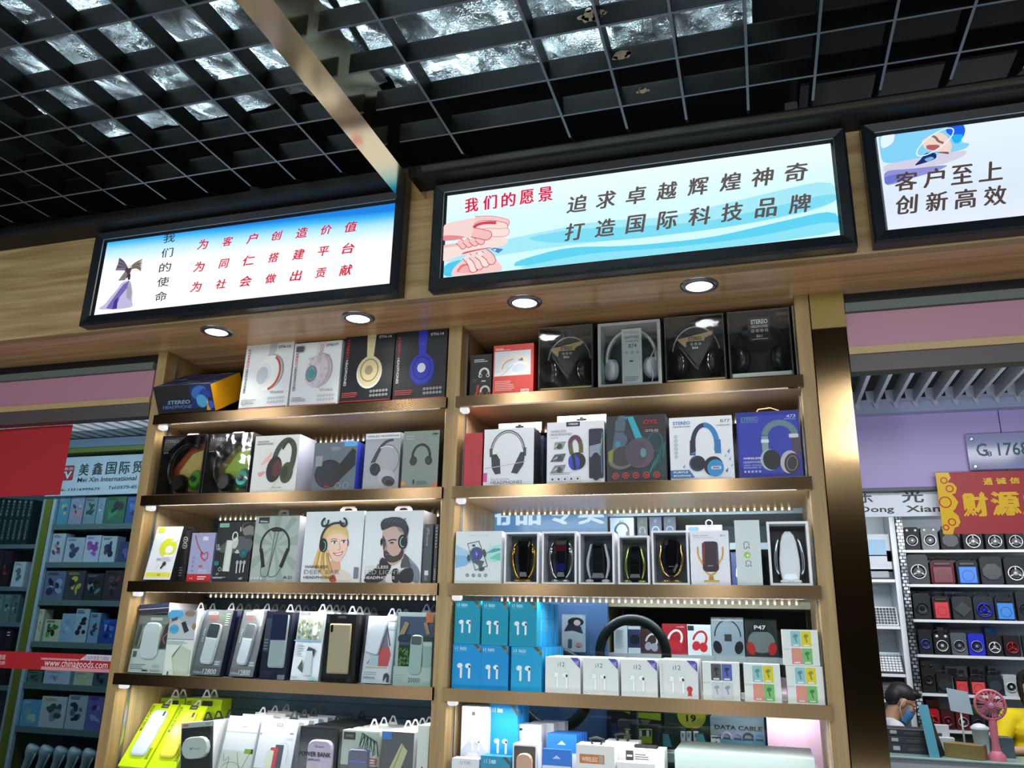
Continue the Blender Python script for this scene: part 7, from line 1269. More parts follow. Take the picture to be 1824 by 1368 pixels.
A, B = at(O(918, 790), YC - .03), at(O(942, 985), YC - .03); t = thing('number_plate', 'clear plate with green characters G8 1768 screwed to the lilac panel', 'sign', (A.x, YC - .03, B.z)); w, h = 1.25, A.z - B.z
mb = MB(); mb.box(0, 0, 0, w, .012, h, M('#7d80a0', .12)); F = Face(mb, (0, 0, 0), (1, 0, 0), (0, 0, 1), (0, -1, 0), w, h)
def S(a, b): q = at(O(a, b), YC - .03); return ((q.x - A.x) / w, (q.z - B.z) / h)
F.t('G', *S(985, 912), *S(1035, 838), '#1d4a48', 0, .015); F.t('8', *S(1043, 912), *S(1064, 882), '#1d4a48', 0, .015); F.t('17685', *S(1105, 908), *S(1310, 828), '#1d4a48', 0, .012); mb.build('plate', t)
for a, b in ((952, 815), (974, 968)):
    mb = MB(); q = at(O(a, b), YC - .03); mb.lathe([(.012, 0), (.013, .006), (.008, .008)], M('#d9dde2', .2, .9), (q.x - A.x, 0, q.z - B.z), (0, -1, 0), 12); mb.build('screw', t)
A, B = at(O(350, 1118), YC + .055), at(O(360, 1247), YC + .055); t = thing('shop_sign', 'white shop sign with black Latin letters below the lilac panel', 'sign', (A.x - .1, YC + .055, B.z)); w, h = 2.6, A.z - B.z; mb = MB(); mb.box(0, 0, 0, w, .02, h, '#d3dbe2'); F = Face(mb, (0, 0, 0), (1, 0, 0), (0, 0, 1), (0, -1, 0), w, h)
def S(a, b): q = at(O(a, b), YC + .055); return ((q.x - A.x + .1) / w, (q.z - B.z) / h)
F.t('Dong', *S(335, 1232), *S(522, 1185), '#23272d', 0, .02); F.t('Xiang', *S(592, 1232), *S(830, 1180), '#23272d', 0, .02); F.t('东', *S(320, 1170), *S(400, 1095), '#2a2e34', 0, .01); F.t('光', *S(572, 1168), *S(680, 1095), '#2a2e34', 0, .01); mb.build('board', t)
yb = YC - .05; A, B = at(O(752, 1002), yb), at(O(795, 1342), yb); t = thing('hanging_banner', 'red banner with gold scalloped edge and characters for wealth', 'banner', (A.x, yb, B.z)); w, h = 1.1, A.z - B.z; mb = MB(); mb.box(0, 0, 0, w, .004, h, '#8e0812'); F = Face(mb, (0, 0, 0), (1, 0, 0), (0, 0, 1), (0, -1, 0), w, h, rough=.25)
def S(a, b): q = at(O(a, b), yb); return ((q.x - A.x) / w, (q.z - B.z) / h)
G1, G2 = '#c9a21c', '#8a6a10'
F.p([(0, 0), (0, 1)] + [S(*q) for q in ((825, 1000), (838, 1030), (820, 1055), (850, 1060), (872, 1085), (865, 1115), (845, 1120), (862, 1140), (880, 1165), (865, 1200), (850, 1215), (880, 1240), (892, 1275), (880, 1300), (860, 1305), (850, 1342))], G1)
for a, b, r in ((808, 1165, .03), (800, 1045, .016), (832, 1090, .018), (845, 1275, .018), (812, 1305, .014)): F.g(*S(a, b), r, r, .006, '#a8161c')
F.t('财', *S(920, 1245), *S(1030, 1115), G1, 0, .03); F.t('源', *S(1080, 1240), *S(1205, 1110), G1, 0, .03); F.t('广', *S(1250, 1238), *S(1370, 1105), G1, 0, .03)
F.t('通', *S(1022, 1070), *S(1065, 1032), G1, 0, .02); F.t('诚', *S(1092, 1066), *S(1140, 1030), G1, 0, .02); F.t('信', *S(1168, 1063), *S(1215, 1028), G1, 0, .02); mb.build('cloth', t)
# speaker wall
zb = [at(N(*q), YW).z for q in ((400, 155), (415, 345), (440, 540), (470, 735), (490, 950), (510, 1150))]
ws = thing('speaker_shelf', 'white wall shelving with thin boards full of portable speakers', 'shelf', (4.0, YW, 0)); wsi = Matrix.Translation((-4.0, -YW, 0))
def wp(mb, n, uv=None): o = mb.build(n, ws, uv); o.matrix_parent_inverse = wsi; return o
xm0, xm1 = at(N(343, 0), YW).x, at(N(378, 0), YW).x
for z in zb + [zb[0] + .3]: mb = MB(); mb.box(xm1 + .002, YW, z - .02, 5.6, YW + .34, z, M('#d9dde0', .25)); wp(mb, 'board')
mb = MB(); mb.box(xm1 + .002, YW + .3405, 0, 5.6, YW + .349, W(1.2), M('#8f9aa4', .4)); wp(mb, 'back')
mb = MB(); mb.box(xm0, YW - .04, 0, xm1, YW + .3, W(1.3), tiles('mirror_mosaic', '#c5cbd0', '#5f676e', '#2b3034', .036, .026, .18, .8)); struct(mb, 'mosaic_pillar')
SPK = [0]
def speaker(row, x0, x1, yt, col, style, acc, lab, handle=True):
    Y = YW + .03; a, b, tp = at(N(x0, yt), Y), at(N(x1, yt), Y), at(N((x0 + x1) / 2, yt), Y); w, h = b.x - a.x - .008, tp.z - zb[row] - .001; X = (a.x + b.x) / 2
    t = thing('portable_speaker', lab, 'speaker', (X, Y, zb[row] + .0005), group='portable speakers on the speaker wall'); d = w * .7; mb = MB(); c = w * .1; hb = h * (.86 if handle else 1)
    mb.slab([(-w / 2 + c, 0), (w / 2 - c, 0), (w / 2, c), (w / 2, hb - c), (w / 2 - c, hb), (-w / 2 + c, hb), (-w / 2, hb - c), (-w / 2, c)], 0, d, M(col, .5, spec=.25)); mb.build('cabinet', t)
    cz = hb * .42; r = min(w, hb) * .36; ac = M(acc, .2, .5) if isinstance(acc, str) else acc
    if style in ('ring', 'web', 'twin'):
        mb = MB(); mb.lathe([(r, 0), (r * 1.02, -.006), (r * .9, -.008), (r * .86, -.002)], ac, (0, -.0005, cz), (0, 1, 0) if 0 else (0, -1, 0), 18) if 0 else mb.lathe([(r, 0), (r * 1.02, .006), (r * .9, .008), (r * .86, .002), (r * .4, -.001), (r * .38, .006), (r * .1, .012)], M('#17191c', .3), (0, -.0005, cz), (0, -1, 0), 18)
        mb.tube([(r * math.cos(q), -.008, cz + r * math.sin(q)) for q in [2 * PI * k / 18 for k in range(18)]], r * .1, ac, 5, True); mb.lathe([(r * .36, .0), (r * .34, .009), (r * .1, .014)], ac, (0, -.001, cz), (0, -1, 0), 12)
        if style == 'web':
            for k in range(3): q = math.radians(90 + 120 * k); mb.tube([(r * .3 * math.cos(q), -.011, cz + r * .3 * math.sin(q)), (r * .95 * math.cos(q), -.011, cz + r * .95 * math.sin(q))], r * .13, ac, 5)
        mb.build('woofer', t)
        if style == 'twin':
            for sx in (-1, 1): mb = MB(); mb.lathe([(r * .32, 0), (r * .3, .006), (r * .1, .008)], ac, (sx * w * .28, -.0005, hb * .86), (0, -1, 0), 10); mb.build('tweeter', t)
    elif style == 'panel':
        mb = MB(); mb.cbox(-w * .42, -.012, hb * .06, w * .42, -.0005, hb * .74, M(acc, .35), .004); F = Face(mb, (-w * .42, -.012, hb * .06), (1, 0, 0), (0, 0, 1), (0, -1, 0), w * .84, hb * .68); F.g(.5, .45, .33, .33, .03, '#00000030'[:7] if 0 else '#1a1c20', 0, 360); F.e(.5, .45, .18, .18, acc); mb.build('grille', t); mb = MB(); mb.cbox(-w * .36, -.008, hb * .8, w * .36, -.0005, hb * .93, M('#1b1d20', .3), .003); mb.build('control_strip', t)
    else:
        mb = MB(); r2 = min(w, hb) * .46; mb.slab([(r2 * math.cos(q), hb * .46 + r2 * .92 * math.sin(q)) for q in [PI / 4 * k + (0 if style == 'diamond' else PI / 8) for k in range(0, 8, 2 if style == 'diamond' else 1)]], -.012, -.0005, M(acc, .4)); mb.build('grille', t)
    if handle:
        mb = MB(); mb.tube([(-w * .36, d * .4, hb), (-w * .34, d * .4, h * .97), (-w * .2, d * .4, h), (w * .2, d * .4, h), (w * .34, d * .4, h * .97), (w * .36, d * .4, hb)], w * .035, M('#1c1e21', .35), 6); mb.build('handle', t)
    return t
CH, RD, BU = '#d0d5da', '#b8202c', '#2a3fd0'
ROW = ['top', 'second', 'third', 'fourth', 'fifth', 'bottom']
T_ = [[(385, 475, 28, '#1b1d20', 'twin', CH, 'black silver coned', 0), (480, 578, 25, '#7c8084', 'twin', '#dfe3e6', 'grey silver faced', 0), (585, 692, 20, '#14181c', 'oct', '#1f2a30', 'black green lit', 1), (712, 826, 40, '#1d2023', 'web', '#e3e6ea', 'black three-spoked', 0), (836, 944, 42, '#1b1e21', 'web', CH, 'black three-spoked', 0), (952, 1060, 44, '#1d2023', 'web', CH, 'black three-spoked', 0)],
      [(402, 524, 180, '#3c4146', 'web', '#c9ced2', 'grey perforated', 0), (530, 666, 192, '#5a1a26', 'panel', '#6a1c2a', 'maroon', 1), (674, 798, 192, '#15191d', 'panel', '#2f78d8', 'black blue fronted', 1), (806, 934, 192, '#20282c', 'oct', '#2a3438', 'plain black green', 0), (940, 1064, 196, '#1a1d20', 'web', '#d9dde0', 'wide black', 0)],
      [(436, 536, 395, '#1b1f22', 'ring', '#2c3236', 'matt black', 0), (542, 642, 390, '#25161a', 'panel', '#c8323a', 'black red fronted', 1), (650, 766, 392, '#262a2e', 'diamond', '#2c3438', 'dark grey diamond faced', 1), (768, 886, 390, '#20242c', 'web', '#2a34e0', 'bright blue three-spoked', 1), (888, 1002, 395, '#182030', 'panel', '#3a86d8', 'navy sky blue fronted', 1), (1006, 1090, 385, '#20262a', 'ring', '#3a4046', 'dark black', 0)],
      [(466, 546, 598, '#17191d', 'ring', '#3a5ac8', 'black blue coned', 0), (550, 642, 600, '#15171a', 'twin', '#dfe3e6', 'black chrome coned', 1), (646, 740, 615, '#4c545c', 'ring', '#9aa2a8', 'grey', 0), (742, 838, 620, '#1f2ab8', 'ring', '#8a98f0', 'electric blue', 0), (842, 936, 630, '#1b1d20', 'web', '#e3e6ea', 'black silver spoked', 0), (940, 1036, 630, '#1d1a1c', 'web', '#c8242e', 'black red spoked', 0), (1044, 1100, 630, '#23282c', 'ring', '#5a6268', 'dark', 0)],
      [(480, 558, 772, '#17191b', 'twin', '#2c3034', 'tall black', 0), (566, 658, 828, '#1b1e21', 'oct', '#20262a', 'black octagon faced', 1), (668, 748, 845, '#201416', 'panel', '#d03a40', 'black light red fronted', 1), (752, 846, 850, '#241a1c', 'panel', '#d84a4c', 'coral red fronted', 1), (848, 936, 832, '#1c242a', 'oct', '#24323a', 'dark teal round faced', 1), (940, 1022, 848, '#aeb4b8', 'ring', '#e3e6e8', 'silver', 0), (1028, 1090, 850, '#1d2024', 'ring', '#4a5056', 'black', 0)],
      [(506, 590, 1040, '#a8141c', 'web', '#e0383c', 'bright red', 0), (594, 672, 1045, '#3a1418', 'ring', '#c02a34', 'dark red', 0), (676, 756, 1048, '#5a161e', 'ring', '#d9c9c9', 'maroon white coned', 0), (762, 840, 1068, '#1b1e22', 'ring', '#3c4248', 'black', 0), (846, 930, 1066, '#181b1e', 'ring', '#4a5258', 'black white handled', 1)]]
for i, row in enumerate(T_):
    for j, (x0, x1, yt, c, st, ac, lab, hd) in enumerate(row): speaker(i, x0, x1, yt, c, st, ac, lab + ' portable speaker, ' + ORD[j] + ' from the mosaic column, ' + ROW[i] + ' row', bool(hd))
for j, (x0, x1, yt, i, c, c2, lab) in enumerate(((470, 560, 362, 2, '#2a3470', '#5a6ab8', 'blue carton behind the third row of speakers, near the mosaic column'), (615, 720, 360, 2, '#8a949e', '#2a3a8a', 'grey carton with a blue speaker printed behind the third row'), (570, 640, 570, 3, '#23262a', '#8a9094', 'black carton with two discs behind the fourth row'), (840, 905, 588, 3, '#2a6ac0', '#4a8ad8', 'bright blue carton behind the fourth row'), (620, 740, 800, 4, '#9aa4b0', '#3a3f48', 'pale carton behind the fifth row'), (760, 840, 805, 4, '#6a7280', '#2a2f3a', 'slate carton behind the fifth row'), (860, 935, 800, 4, '#7c8aa4', '#2a3050', 'grey blue carton behind the fifth row'), (760, 850, 1015, 5, '#9fb4c4', '#5ab03c', 'pale carton with green and blue patches behind the bottom row'), (512, 585, 985, 5, '#7a1c20', '#8c2428', 'dark red carton leaning behind the bottom row'))):
    a, b = at(N(x0, yt), YW + .22), at(N(x1, yt), YW + .22); w, h = b.x - a.x, min(a.z - zb[i] - .001, .205 * 1.22 - .03); mb = MB(); mb.box(-w / 2, 0, 0, w / 2, .08, h, c); F = Face(mb, (-w / 2, 0, 0), (1, 0, 0), (0, 0, 1), (0, -1, 0), w, h); F.rr(.1, h * 0 + .62, .55, .92, .03, c2); F.e(.72, .78, .14, .12, c2); o = mb.build('speaker_carton'); o.location = ((a.x + b.x) / 2, YW + .22, zb[i] + .0005); tag(o, lab, 'box', 'cartons behind the speakers')
# keyboard rack between pillar and mosaic column
kr = thing('keyboard_rack', 'white rack of keyboards between the bronze pillar and the mosaic column', 'shelf', (xm0 - .3, YW, 0)); kri = Matrix.Translation((-(xm0 - .3), -YW, 0)); zk = [at(N(*q), YW).z for q in ((215, 318), (245, 577), (275, 842), (285, 985))]
def kp(mb, n): o = mb.build(n, kr); o.matrix_parent_inverse = kri; return o
for z in zk: mb = MB(); mb.box(xm0 - .8, YW, z - .022, xm0 - .045, YW + .3, z, M('#e6eaec', .3)); kp(mb, 'board')
mb = MB(); mb.box(xm0 - .044, YW - .01, 0, xm0 - .004, YW + .3, W(1.0), M('#dfe4e8', .3)); kp(mb, 'side'); mb = MB(); mb.box(xm0 - .8, YW + .301, 0, xm0 - .045, YW + .31, W(1.0), M('#c9d2d8', .4)); kp(mb, 'back')
def keyboard(lab, x0, x1, yt, z, body, key, tilt=55, Y=YW + .08):
    a, b = at(N(x0, yt), Y), at(N(x1, yt), Y); w = .44; xr_ = min(b.x, xm0 - .049); hh = a.z - z; tilt = min(80, tilt + 12); dl = min(max(hh / math.sin(math.radians(tilt)), .1), .15); t = thing('keyboard', lab, 'keyboard', (xr_ - w / 2, Y, z + .001), (math.radians(tilt), 0, 0), 'keyboards on the white rack'); mb = MB(); mb.cbox(-w / 2, 0, 0, w / 2, dl, .016, M(body, .35)); mb.build('case', t); mb = MB()
    for r in range(6):
        for k in range(18):
            if r == 0 and 4 <= k <= 9: continue
            x, y = -w / 2 + .012 + k * (w - .02) / 18, .008 + r * (dl - .014) / 6; mb.box(x, y, .0165, x + (w - .02) / 18 * .78, y + (dl - .014) / 6 * .74, .021, M(key, .4))
        if r == 0: mb.box(-w * .26, .008, .0165, w * .06, .008 + (dl - .014) / 6 * .74, .021, M(key, .4))
    mb.build('keys', t)
keyboard('white keyboard with pale grey keys, upper of the rack', 230, 368, 335, zk[1] + .005, '#dfe4e8', '#b9c2cc', 60, YW + .17)
keyboard('white keyboard with white keys standing before the upper one', 235, 378, 405, zk[1] + .005, '#eef1f3', '#cfd6dc', 50, YW + .1)
keyboard('black keyboard with dark keys on a white case, middle of the rack', 240, 388, 470, zk[1], '#e3e6ea', '#23262e', 55, YW + .02)
keyboard('white keyboard with pale blue grey keys, lower part of the rack', 255, 398, 588, zk[2] + .002, '#d3dbe2', '#a9b8c6', 70, YW + .14)
keyboard('black keyboard with grey edged keys, lower part of the rack', 268, 428, 748, zk[2], '#2b3038', '#dfe3e8', 50, YW + .02)
keyboard('all black keyboard at the foot of the rack, above the seated man', 288, 430, 872, zk[3], '#0f1113', '#23262a', 60, YW + .05)
for lab, x0, x1, yt, zz, c, c2 in (('white keyboard carton with a pale blue window on the top of the rack', 195, 336, 68, zk[0] + .14, '#c9d2dc', '#8fb8d8'), ('black and white striped carton lying on the top board of the rack', 212, 352, 262, zk[0], '#2b2f33', '#9aa2a8'), ('plain white carton under the window carton on the rack', 205, 345, 160, zk[0] + .06, '#d9dfe4', '#c3ccd4')):
    a, b = at(N(x0, yt), YW + .04), at(N(x1, yt), YW + .04); w, h = .44, max(a.z - zz, .03); mb = MB(); mb.box(-w / 2, 0, 0, w / 2, .2, h, c); F = Face(mb, (-w / 2, 0, 0), (1, 0, 0), (0, 0, 1), (0, -1, 0), w, h); F.rr(.55, .2, .93, .8, .01, c2); F.tl(.05, .3, .4, .7, 3, c2); o = mb.build('keyboard_carton'); o.location = (min(b.x, xm0 - .049) - w / 2, YW + .04, zz + .0005); tag(o, lab, 'box', 'cartons on the keyboard rack')
# counter and what lies on it
YK = 3.9; zc = at(R5(400, 1190), YK).z; ct = thing('glass_counter', 'white shop counter with a glass top in front of the speaker wall', 'counter', (3.6, YK, 0)); mb = MB(); mb.cbox(-1.2, -.0, 0, 1.6, .3, zc - .014, M('#c5ced6', .35)); mb.build('cabinet', ct); mb = MB(); mb.cbox(-1.22, -.02, zc - .0135, 1.62, .34, zc, M('#a9c4c0', .08)); mb.build('glass_top', ct)
def onc(a, b, Y): return at(R5(a, b), Y)
def prop(name, lab, cat, x, Y, build, group=None, rz=0.):
    t = thing(name, lab, cat, (x, Y, zc + .0006), (0, 0, rz), group); build(t); return t
def pc(t, name, *boxes):
    mb = MB()
    for b in boxes: mb.cbox(*b[:6], M(b[6], .35) if isinstance(b[6], str) else b[6], .002)
    return mb.build(name, t)
p = onc(1540, 1240, YK + .06)
def fan(t):
    pk = M('#d8788a', .4); mb = MB(); mb.lathe([(.05, 0), (.048, .03), (.03, .05), (.026, .055)], pk, n=18); mb.build('base', t); mb = MB(); mb.lathe([(.026, .056), (.02, .1), (.024, .2), (.02, .23)], pk, n=16); mb.build('handle', t)
    mb = MB(); mb.tube([(.085 * math.cos(q), 0, .32 + .085 * math.sin(q)) for q in [2 * PI * k / 28 for k in range(28)]], .009, pk, 8, True)
    for k in range(20): q = 2 * PI * k / 20; mb.tube([(.02 * math.cos(q), -.022, .32 + .02 * math.sin(q)), (.083 * math.cos(q + .15), -.006, .32 + .083 * math.sin(q + .15))], .0022, pk, 4)
    mb.lathe([(.024, .0), (.022, .026)], pk, (0, 0, .32), (0, -1, 0), 16); mb.build('guard', t)
    mb = MB()
    for k in range(5):
        q = 2 * PI * k / 5; e1 = Vector((math.cos(q), 0, math.sin(q))); e2 = Vector((-math.sin(q), .35, math.cos(q))); c = Vector((0, .004, .32)); mb.add([c + e1 * .018 - e2 * .008, c + e1 * .072 - e2 * .022, c + e1 * .074 + e2 * .02, c + e1 * .018 + e2 * .012], [(0, 1, 2, 3)], M('#e39aa8', .4))
    mb.build('blades', t); mb = MB(); mb.lathe([(.012, .027), (.008, .03)], M('#b9b4d8', .3), (0, 0, .32), (0, -1, 0), 14); mb.build('badge', t)
prop('hand_fan', 'pink hand fan standing on its base on the glass counter', 'fan', p.x, YK + .06, fan)
p = onc(860, 1290, YK + .04)
def frame_(t):
    w = onc(930, 1200, YK + .04).x - onc(820, 1200, YK + .04).x; mb = MB(); mb.add([(-w / 2, 0, -.0), (w / 2, 0, 0), (w / 2 - .02, .09, .3), (-w / 2 - .02, .09, .3), (-w / 2, .006, 0), (w / 2, .006, 0), (w / 2 - .02, .096, .3), (-w / 2 - .02, .096, .3)], [(0, 1, 2, 3), (7, 6, 5, 4), (0, 4, 5, 1), (1, 5, 6, 2), (2, 6, 7, 3), (3, 7, 4, 0)], M('#4f9ab0', .3)); mb.build('front', t); mb = MB(); mb.add([(w / 2, .0065, .0), (w / 2 + .06, .16, 0), (w / 2 - .02, .097, .29)], [(0, 1, 2), (2, 1, 0)], M('#16191c', .4)); mb.build('prop_leg', t)
prop('table_sign', 'blue green table sign leaning on a black prop at the counter edge', 'sign', p.x, YK + .01, frame_)
p = onc(1110, 1130, YK + .25); prop('brown_carton', 'tan carton lying askew on the glass counter', 'box', p.x - .01, YK + .05, lambda t: pc(t, 'carton', (-.11, 0, 0, .11, .1, .085, '#8f7c4a')), rz=-.5)
p = onc(1345, 1130, YK + .25)
def cup(t): mb = MB(); mb.lathe([(.04, 0), (.05, .16), (.052, .16)], M('#c9d2d8', .3), n=16); mb.build('cup', t); mb = MB(); mb.lathe([(.054, .1605), (.054, .172), (.03, .19), (.01, .195)], M('#dfe6ea', .3), n=16); mb.build('lid', t)
prop('drink_cup', 'white tapered cup with a lid on the counter beside the tan carton', 'cup', p.x + .01, YK + .22, cup)
p = onc(1135, 1060, YK + .42)
def flag(t): mb = MB(); mb.tube([(0, 0, 0), (0, 0, .3)], .006, M('#c9d0d4', .3), 6); mb.build('stem', t); mb = MB(); mb.slab([(-.06, .26), (.07, .24), (.055, .38), (-.07, .4)], -.008, -.005, M('#a9bcc9', .4)); mb.build('plate', t); mb = MB(); mb.lathe([(.04, 0), (.04, .01)], M('#c9d0d4', .3), n=14); mb.build('foot', t)
prop('price_flag', 'small pale blue plate on a thin white stem on the counter', 'sign', p.x, YK + .28, flag)
p = onc(805, 1080, YK + .38); prop('white_box', 'small white box with a dark mark, upright on the counter near the mosaic column', 'box', p.x + .05, YK + .27, lambda t: (pc(t, 'carton', (-.06, 0, 0, .06, .05, .17, '#c3c8cc')), pc(t, 'label', (-.012, -.003, .05, .012, -.0005, .12, '#3a3e42'))), rz=.1)
p = onc(1010, 1190, YK + .1); prop('white_card_box', 'low white box on the counter beside the table sign', 'box', p.x + .01, YK + .21, lambda t: pc(t, 'carton', (-.055, 0, 0, .055, .06, .1, '#c5d0d2')))
p = onc(1490, 1150, YK + .3); prop('grey_box', 'slate grey carton on the counter behind the pink fan', 'box', p.x + .035, YK + .21, lambda t: pc(t, 'carton', (-.07, 0, 0, .07, .1, .12, '#4a5660')))
zz = zc + .0006
for k, (c, lab) in enumerate((('#2b3034', 'lowest of three dark cartons stacked by the bronze pillar'), ('#33363c', 'middle of three dark cartons stacked by the bronze pillar'), ('#2a2c34', 'topmost of three dark cartons stacked by the bronze pillar'))):
    p = onc(530 - 10 * k, 1100, YK + .3); hh = (.055, .045, .045)[k]; mb = MB(); mb.cbox(-.19, 0, 0, .16 - .01 * k, .18, hh, M(c, .4)); F = Face(mb, (-.19, 0, 0), (1, 0, 0), (0, 0, 1), (0, -1, 0), .34, hh); F.rr(.3, .3, .42, .75, .01, '#b5bcc2'); F.tl(.55, .3, .85, .6, 2, '#5a6068')
    if k == 1: F.r(.93, .1, 1, .95, '#2faa5a')
    o = mb.build('dark_carton'); o.location = (p.x - .0, YK + .14, zz); tag(o, lab, 'box', 'dark cartons on the counter'); zz += hh + .0006
# ================================================================== people
def remesh(o, vs):
    m = o.modifiers.new('blend', 'REMESH'); m.mode = 'VOXEL'; m.voxel_size = vs; m.use_smooth_shade = True
    s = o.modifiers.new('soften', 'SMOOTH'); s.factor = .5; s.iterations = 4
def limb(mb, pts, rs, mat):
    P = [Vector(p) for p in pts]; out, rr = [], []
    for i in range(len(P) - 1):
        for k in range(5): out.append(P[i].lerp(P[i + 1], k / 5)); rr.append(rs[i] + (rs[i + 1] - rs[i]) * k / 5)
    out.append(P[-1]); rr.append(rs[-1]); mb.tube(out, rr, mat, 12)
    for p, r in zip(P, rs): mb.ball(p, r, r, r, mat, 12, 8)
def person(lab, loc, rz, pitch, skin, shirt, hairc, arms, female=False, mask=False, turn=0.):
    t = thing('person', lab, 'person', loc, (0, 0, rz)); S_ = M(skin, .5); mb = MB(); hs = .92 if female else 1.
    hc = Vector((0, .085, 1.175)) if pitch < .3 else Vector((0, .13, 1.15)); HR = Matrix.Rotation(turn, 3, 'Z') @ Matrix.Rotation(-pitch, 3, 'X')
    def hp_(x, y, z): return hc + HR @ Vector((x, y, z))
    # trunk, neck
    for c, r in (((0, 0, .50), (.155, .11, .1)), ((0, .0, .62), (.14, .1, .12)), ((0, .01, .76), (.15, .105, .13)), ((0, .02, .9), (.165 * hs, .11, .12))): mb.ball(c, *r, S_)
    limb(mb, [(0, .03, .97), (0, .05, 1.04), tuple(hp_(0, -.02, -.05))], [.07, .055, .052], S_)
    # head: skull, face, jaw, nose, lips, ears
    def blob(c, r, m_=S_, n=16, k=11):
        b0 = len(mb.v); mb.ball((0, 0, 0), *r, m_, n, k)
        for i in range(b0, len(mb.v)): mb.v[i] = hp_(*(mb.v[i] + Vector(c)))
    blob((0, -.012, .03), (.076, .095, .088)); blob((0, .03, -.02), (.062, .064, .08)); blob((0, .042, -.075), (.042, .042, .036)); blob((0, .093, -.01), (.012, .018, .022)); blob((0, .1, -.022), (.016, .014, .011)); blob((0, .083, -.052), (.024, .012, .009)); blob((0, .08, -.064), (.021, .012, .008)); blob((0, .07, .025), (.05, .025, .014))
    for s in (-1, 1): blob((s * .076, -.005, -.005), (.010, .02, .032)); blob((s * .04, .055, -.02), (.026, .03, .026))
    # arms and hands
    for s, (el, wr, tip) in zip((-1, 1), arms):
        sh_ = (s * .165 * hs, .03, .98); limb(mb, [sh_, el, wr], [.052, .04, .028], S_); e, w_, tp = Vector(el), Vector(wr), Vector(tip); dr = (tp - w_).normalized(); sd = dr.cross(Vector((0, 0, 1))).normalized() * s; up = Vector((0, 0, 1))
        for k in range(4): mb.ball(w_ + dr * (.025 + .018 * k), .034 - .002 * k, .03, .016, S_, 10, 7)
        for k, (off, ln) in enumerate(((-.030, .058), (-.010, .072), (.010, .068), (.029, .052))):
            b = w_ + dr * .08 + sd * -off; limb(mb, [b, b + dr * ln * .45 - up * .006, b + dr * ln * .8 - up * .02, b + dr * ln - up * .034], [.0095, .009, .008, .007], S_)
        b = w_ + dr * .03 + sd * .03; limb(mb, [b, b + sd * .025 + dr * .022 - up * .006, b + sd * .03 + dr * .05 - up * .014], [.012, .010, .008], S_)
    # legs seated
    for s in (-1, 1): limb(mb, [(s * .09, .02, .5), (s * .11, .40, .5), (s * .11, .31, .09)], [.085, .058, .04], S_); limb(mb, [(s * .11, .29, .05), (s * .115, .43, .035)], [.042, .03], S_)
    b = mb.build('body', t); remesh(b, .0055)
    # shirt and trousers
    C_ = M(shirt, .8); mb = MB()
    for c, r in (((0, 0, .52), (.168, .125, .1)), ((0, .0, .64), (.155, .117, .12)), ((0, .01, .77), (.165, .122, .13)), ((0, .02, .9), (.18 * hs, .126, .12))): mb.ball(c, *r, C_)
    limb(mb, [(0, .025, .95), (0, .04, 1.0)], [.085, .068], C_)
    for s, (el, wr, tip) in zip((-1, 1), arms): a = Vector((s * .165 * hs, .03, .98)); e = Vector(el); limb(mb, [(s * .06, .03, .98), tuple(a), tuple(a.lerp(e, .62))], [.068, .066, .058], C_)
    b = mb.build('shirt', t); remesh(b, .009)
    mb = MB(); T2 = M('#23272e', .8); mb.ball((0, 0, .49), .17, .125, .1, T2)
    for s in (-1, 1): limb(mb, [(s * .09, .02, .5), (s * .11, .40, .5), (s * .11, .32, .12)], [.098, .07, .055], T2)
    b = mb.build('trousers', t); remesh(b, .012)
    for s in (-1, 1): mb = MB(); mb.cbox(s * .11 - .045, .24, .0, s * .11 + .045, .48, .07, M('#1a1c1f', .5), .015); mb.build('shoe', t)
    # hair
    Hm = M(hairc, .55); mb = MB()
    def hb(c, r):
        b0 = len(mb.v); mb.ball((0, 0, 0), *r, Hm, 16, 11)
        for i in range(b0, len(mb.v)): mb.v[i] = hp_(*(mb.v[i] + Vector(c)))
    hb((0, -.022, .055), (.083, .098, .078)); hb((0, -.06, .02), (.078, .062, .085)); hb((0, .045, .098), (.062, .05, .03))
    if female: hb((0, -.085, -.06), (.06, .045, .09)); hb((0, -.095, -.14), (.035, .035, .1)); hb((-.07, .0, .0), (.018, .04, .07)); hb((.07, .0, .0), (.018, .04, .07))
    b = mb.build('hair', t); remesh(b, .007)
    # eyes and brows
    for s in (-1, 1):
        mb = MB(); c = hp_(s * .032, .086, .012); mb.ball(c, .0125, .008, .007, M('#e9e6e2', .2), 10, 7); c2 = hp_(s * .032, .0935, .012); mb.ball(c2, .0058, .003, .0058, M('#20180f', .2), 8, 6); mb.build('eye', t)
        mb = MB(); mb.tube([hp_(s * .015, .092, .033), hp_(s * .034, .093, .037), hp_(s * .052, .082, .031)], .0032, Hm, 6); mb.build('eyebrow', t)
    if mask:
        mb = MB(); v = []; fs = []
        for j in range(5):
            for i in range(9): a = math.radians(-78 + 156 * i / 8); z = -.004 - .028 * j; rr = .083 - .006 * abs(j - 1.5) ; v.append(hp_(rr * .92 * math.sin(a), .018 + (rr + .012 * (1 - abs(i - 4) / 4)) * math.cos(a), z))
        fs = [[j * 9 + i, j * 9 + i + 1, j * 9 + 10 + i, j * 9 + 9 + i] for j in range(4) for i in range(8)]; mb.add(v, fs, M('#4f8fd0', .8), True); b = mb.build('face_mask', t)
        for s in (-1, 1): mb = MB(); mb.tube([hp_(s * .078, .035, -.01), hp_(s * .084, .0, .02), hp_(s * .086, -.022, .0), hp_(s * .082, -.012, -.05), hp_(s * .07, .035, -.1)], .0016, M('#e6e9ec', .6), 5); mb.build('mask_loop', t)
        mb = MB()
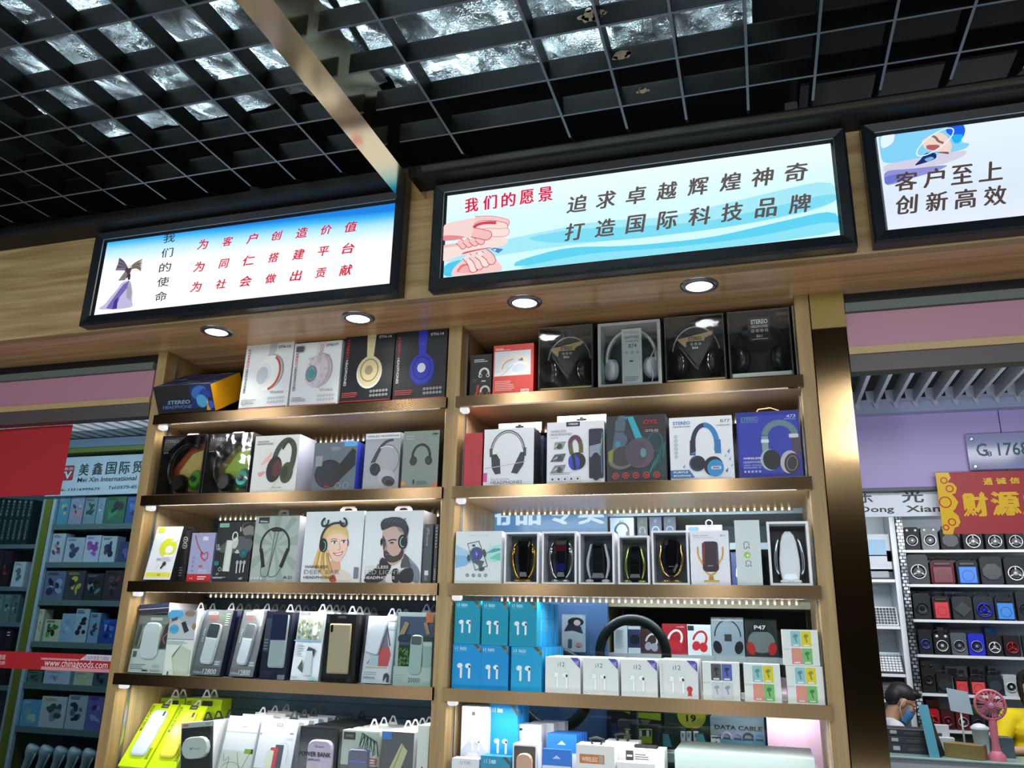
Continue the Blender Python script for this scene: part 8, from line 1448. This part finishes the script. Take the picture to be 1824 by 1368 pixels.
        for s in (-1, 1): mb.tube([hp_(s * .033 + .021 * math.cos(q), .103, .01 + .015 * math.sin(q)) for q in [2 * PI * k / 14 for k in range(14)]], .0018, M('#15171a', .3), 5, True); mb.tube([hp_(s * .054, .1, .014), hp_(s * .078, .04, .016), hp_(s * .082, -.015, .008)], .0018, M('#15171a', .3), 5)
        mb.tube([hp_(-.012, .104, .012), hp_(.012, .104, .012)], .0016, M('#15171a', .3), 5); mb.build('glasses', t)
    else: mb = MB(); mb.tube([hp_(-.02, .092, -.058), hp_(0, .0955, -.06), hp_(.02, .092, -.058)], .0035, M('#b0605a', .4), 6); mb.build('mouth', t)
    return t
def seat_for(p, lab):
    t = thing('stool', lab, 'stool', (p.x, p.y, max(p.z, 0))); mb = MB(); mb.lathe([(.17, .345), (.18, .355), (.175, .378), (.1, .38)], M('#2b2f34', .5), n=20); mb.build('seat', t)
    for k in range(4): q = PI / 4 + PI / 2 * k; mb = MB(); mb.tube([(.1 * math.cos(q), .1 * math.sin(q), .344), (.17 * math.cos(q), .17 * math.sin(q), -max(p.z, 0))], .014, M('#8d9499', .3, .8), 8); mb.build('leg', t)
YP = 4.68
ph = at((1607, 1256), YP); P1 = Vector((ph.x - .13, YP, ph.z - 1.15))
person('dark haired man in glasses and a blue face mask, bent over beside the keyboard rack', (P1.x, P1.y, max(P1.z, 0)), -PI / 2 + .12, .55, '#b08468', '#c9cfd8', '#15161a', (((-.26, .16, .80), (-.16, .36, .84), (-.1, .48, .86)), ((.26, .16, .80), (.14, .36, .84), (.06, .48, .86))), mask=True)
ph = at((1838, 1228), YP); P2 = Vector((ph.x, YP + .085, ph.z - 1.175))
person('dark haired person in a bright yellow T-shirt at the right end of the counter', (P2.x, P2.y, max(P2.z, 0)), PI, .12, '#d3a488', '#e0c800', '#17130f', (((-.27, .12, .76), (-.08, .30, .80), (.03, .38, .82)), ((.28, .12, .76), (.1, .3, .80), (.0, .4, .82))), female=True)
for p in (P1, P2): seat_for(p, 'round black stool under the ' + ('masked man' if p is P1 else 'person in yellow'))
# a thing that is one mesh needs no empty above it
bpy.context.view_layer.update()
for e in [o for o in bpy.data.objects if o.type == 'EMPTY' and o.get('category') and len(o.children) == 1 and not o.children[0].children]:
    c = e.children[0]; mw = c.matrix_world.copy(); c.parent = None; c.matrix_parent_inverse.identity(); c.matrix_world = mw; nm = e.name
    for k in ('label', 'category', 'group'):
        if e.get(k): c[k] = e[k]
    bpy.data.objects.remove(e); c.name = nm
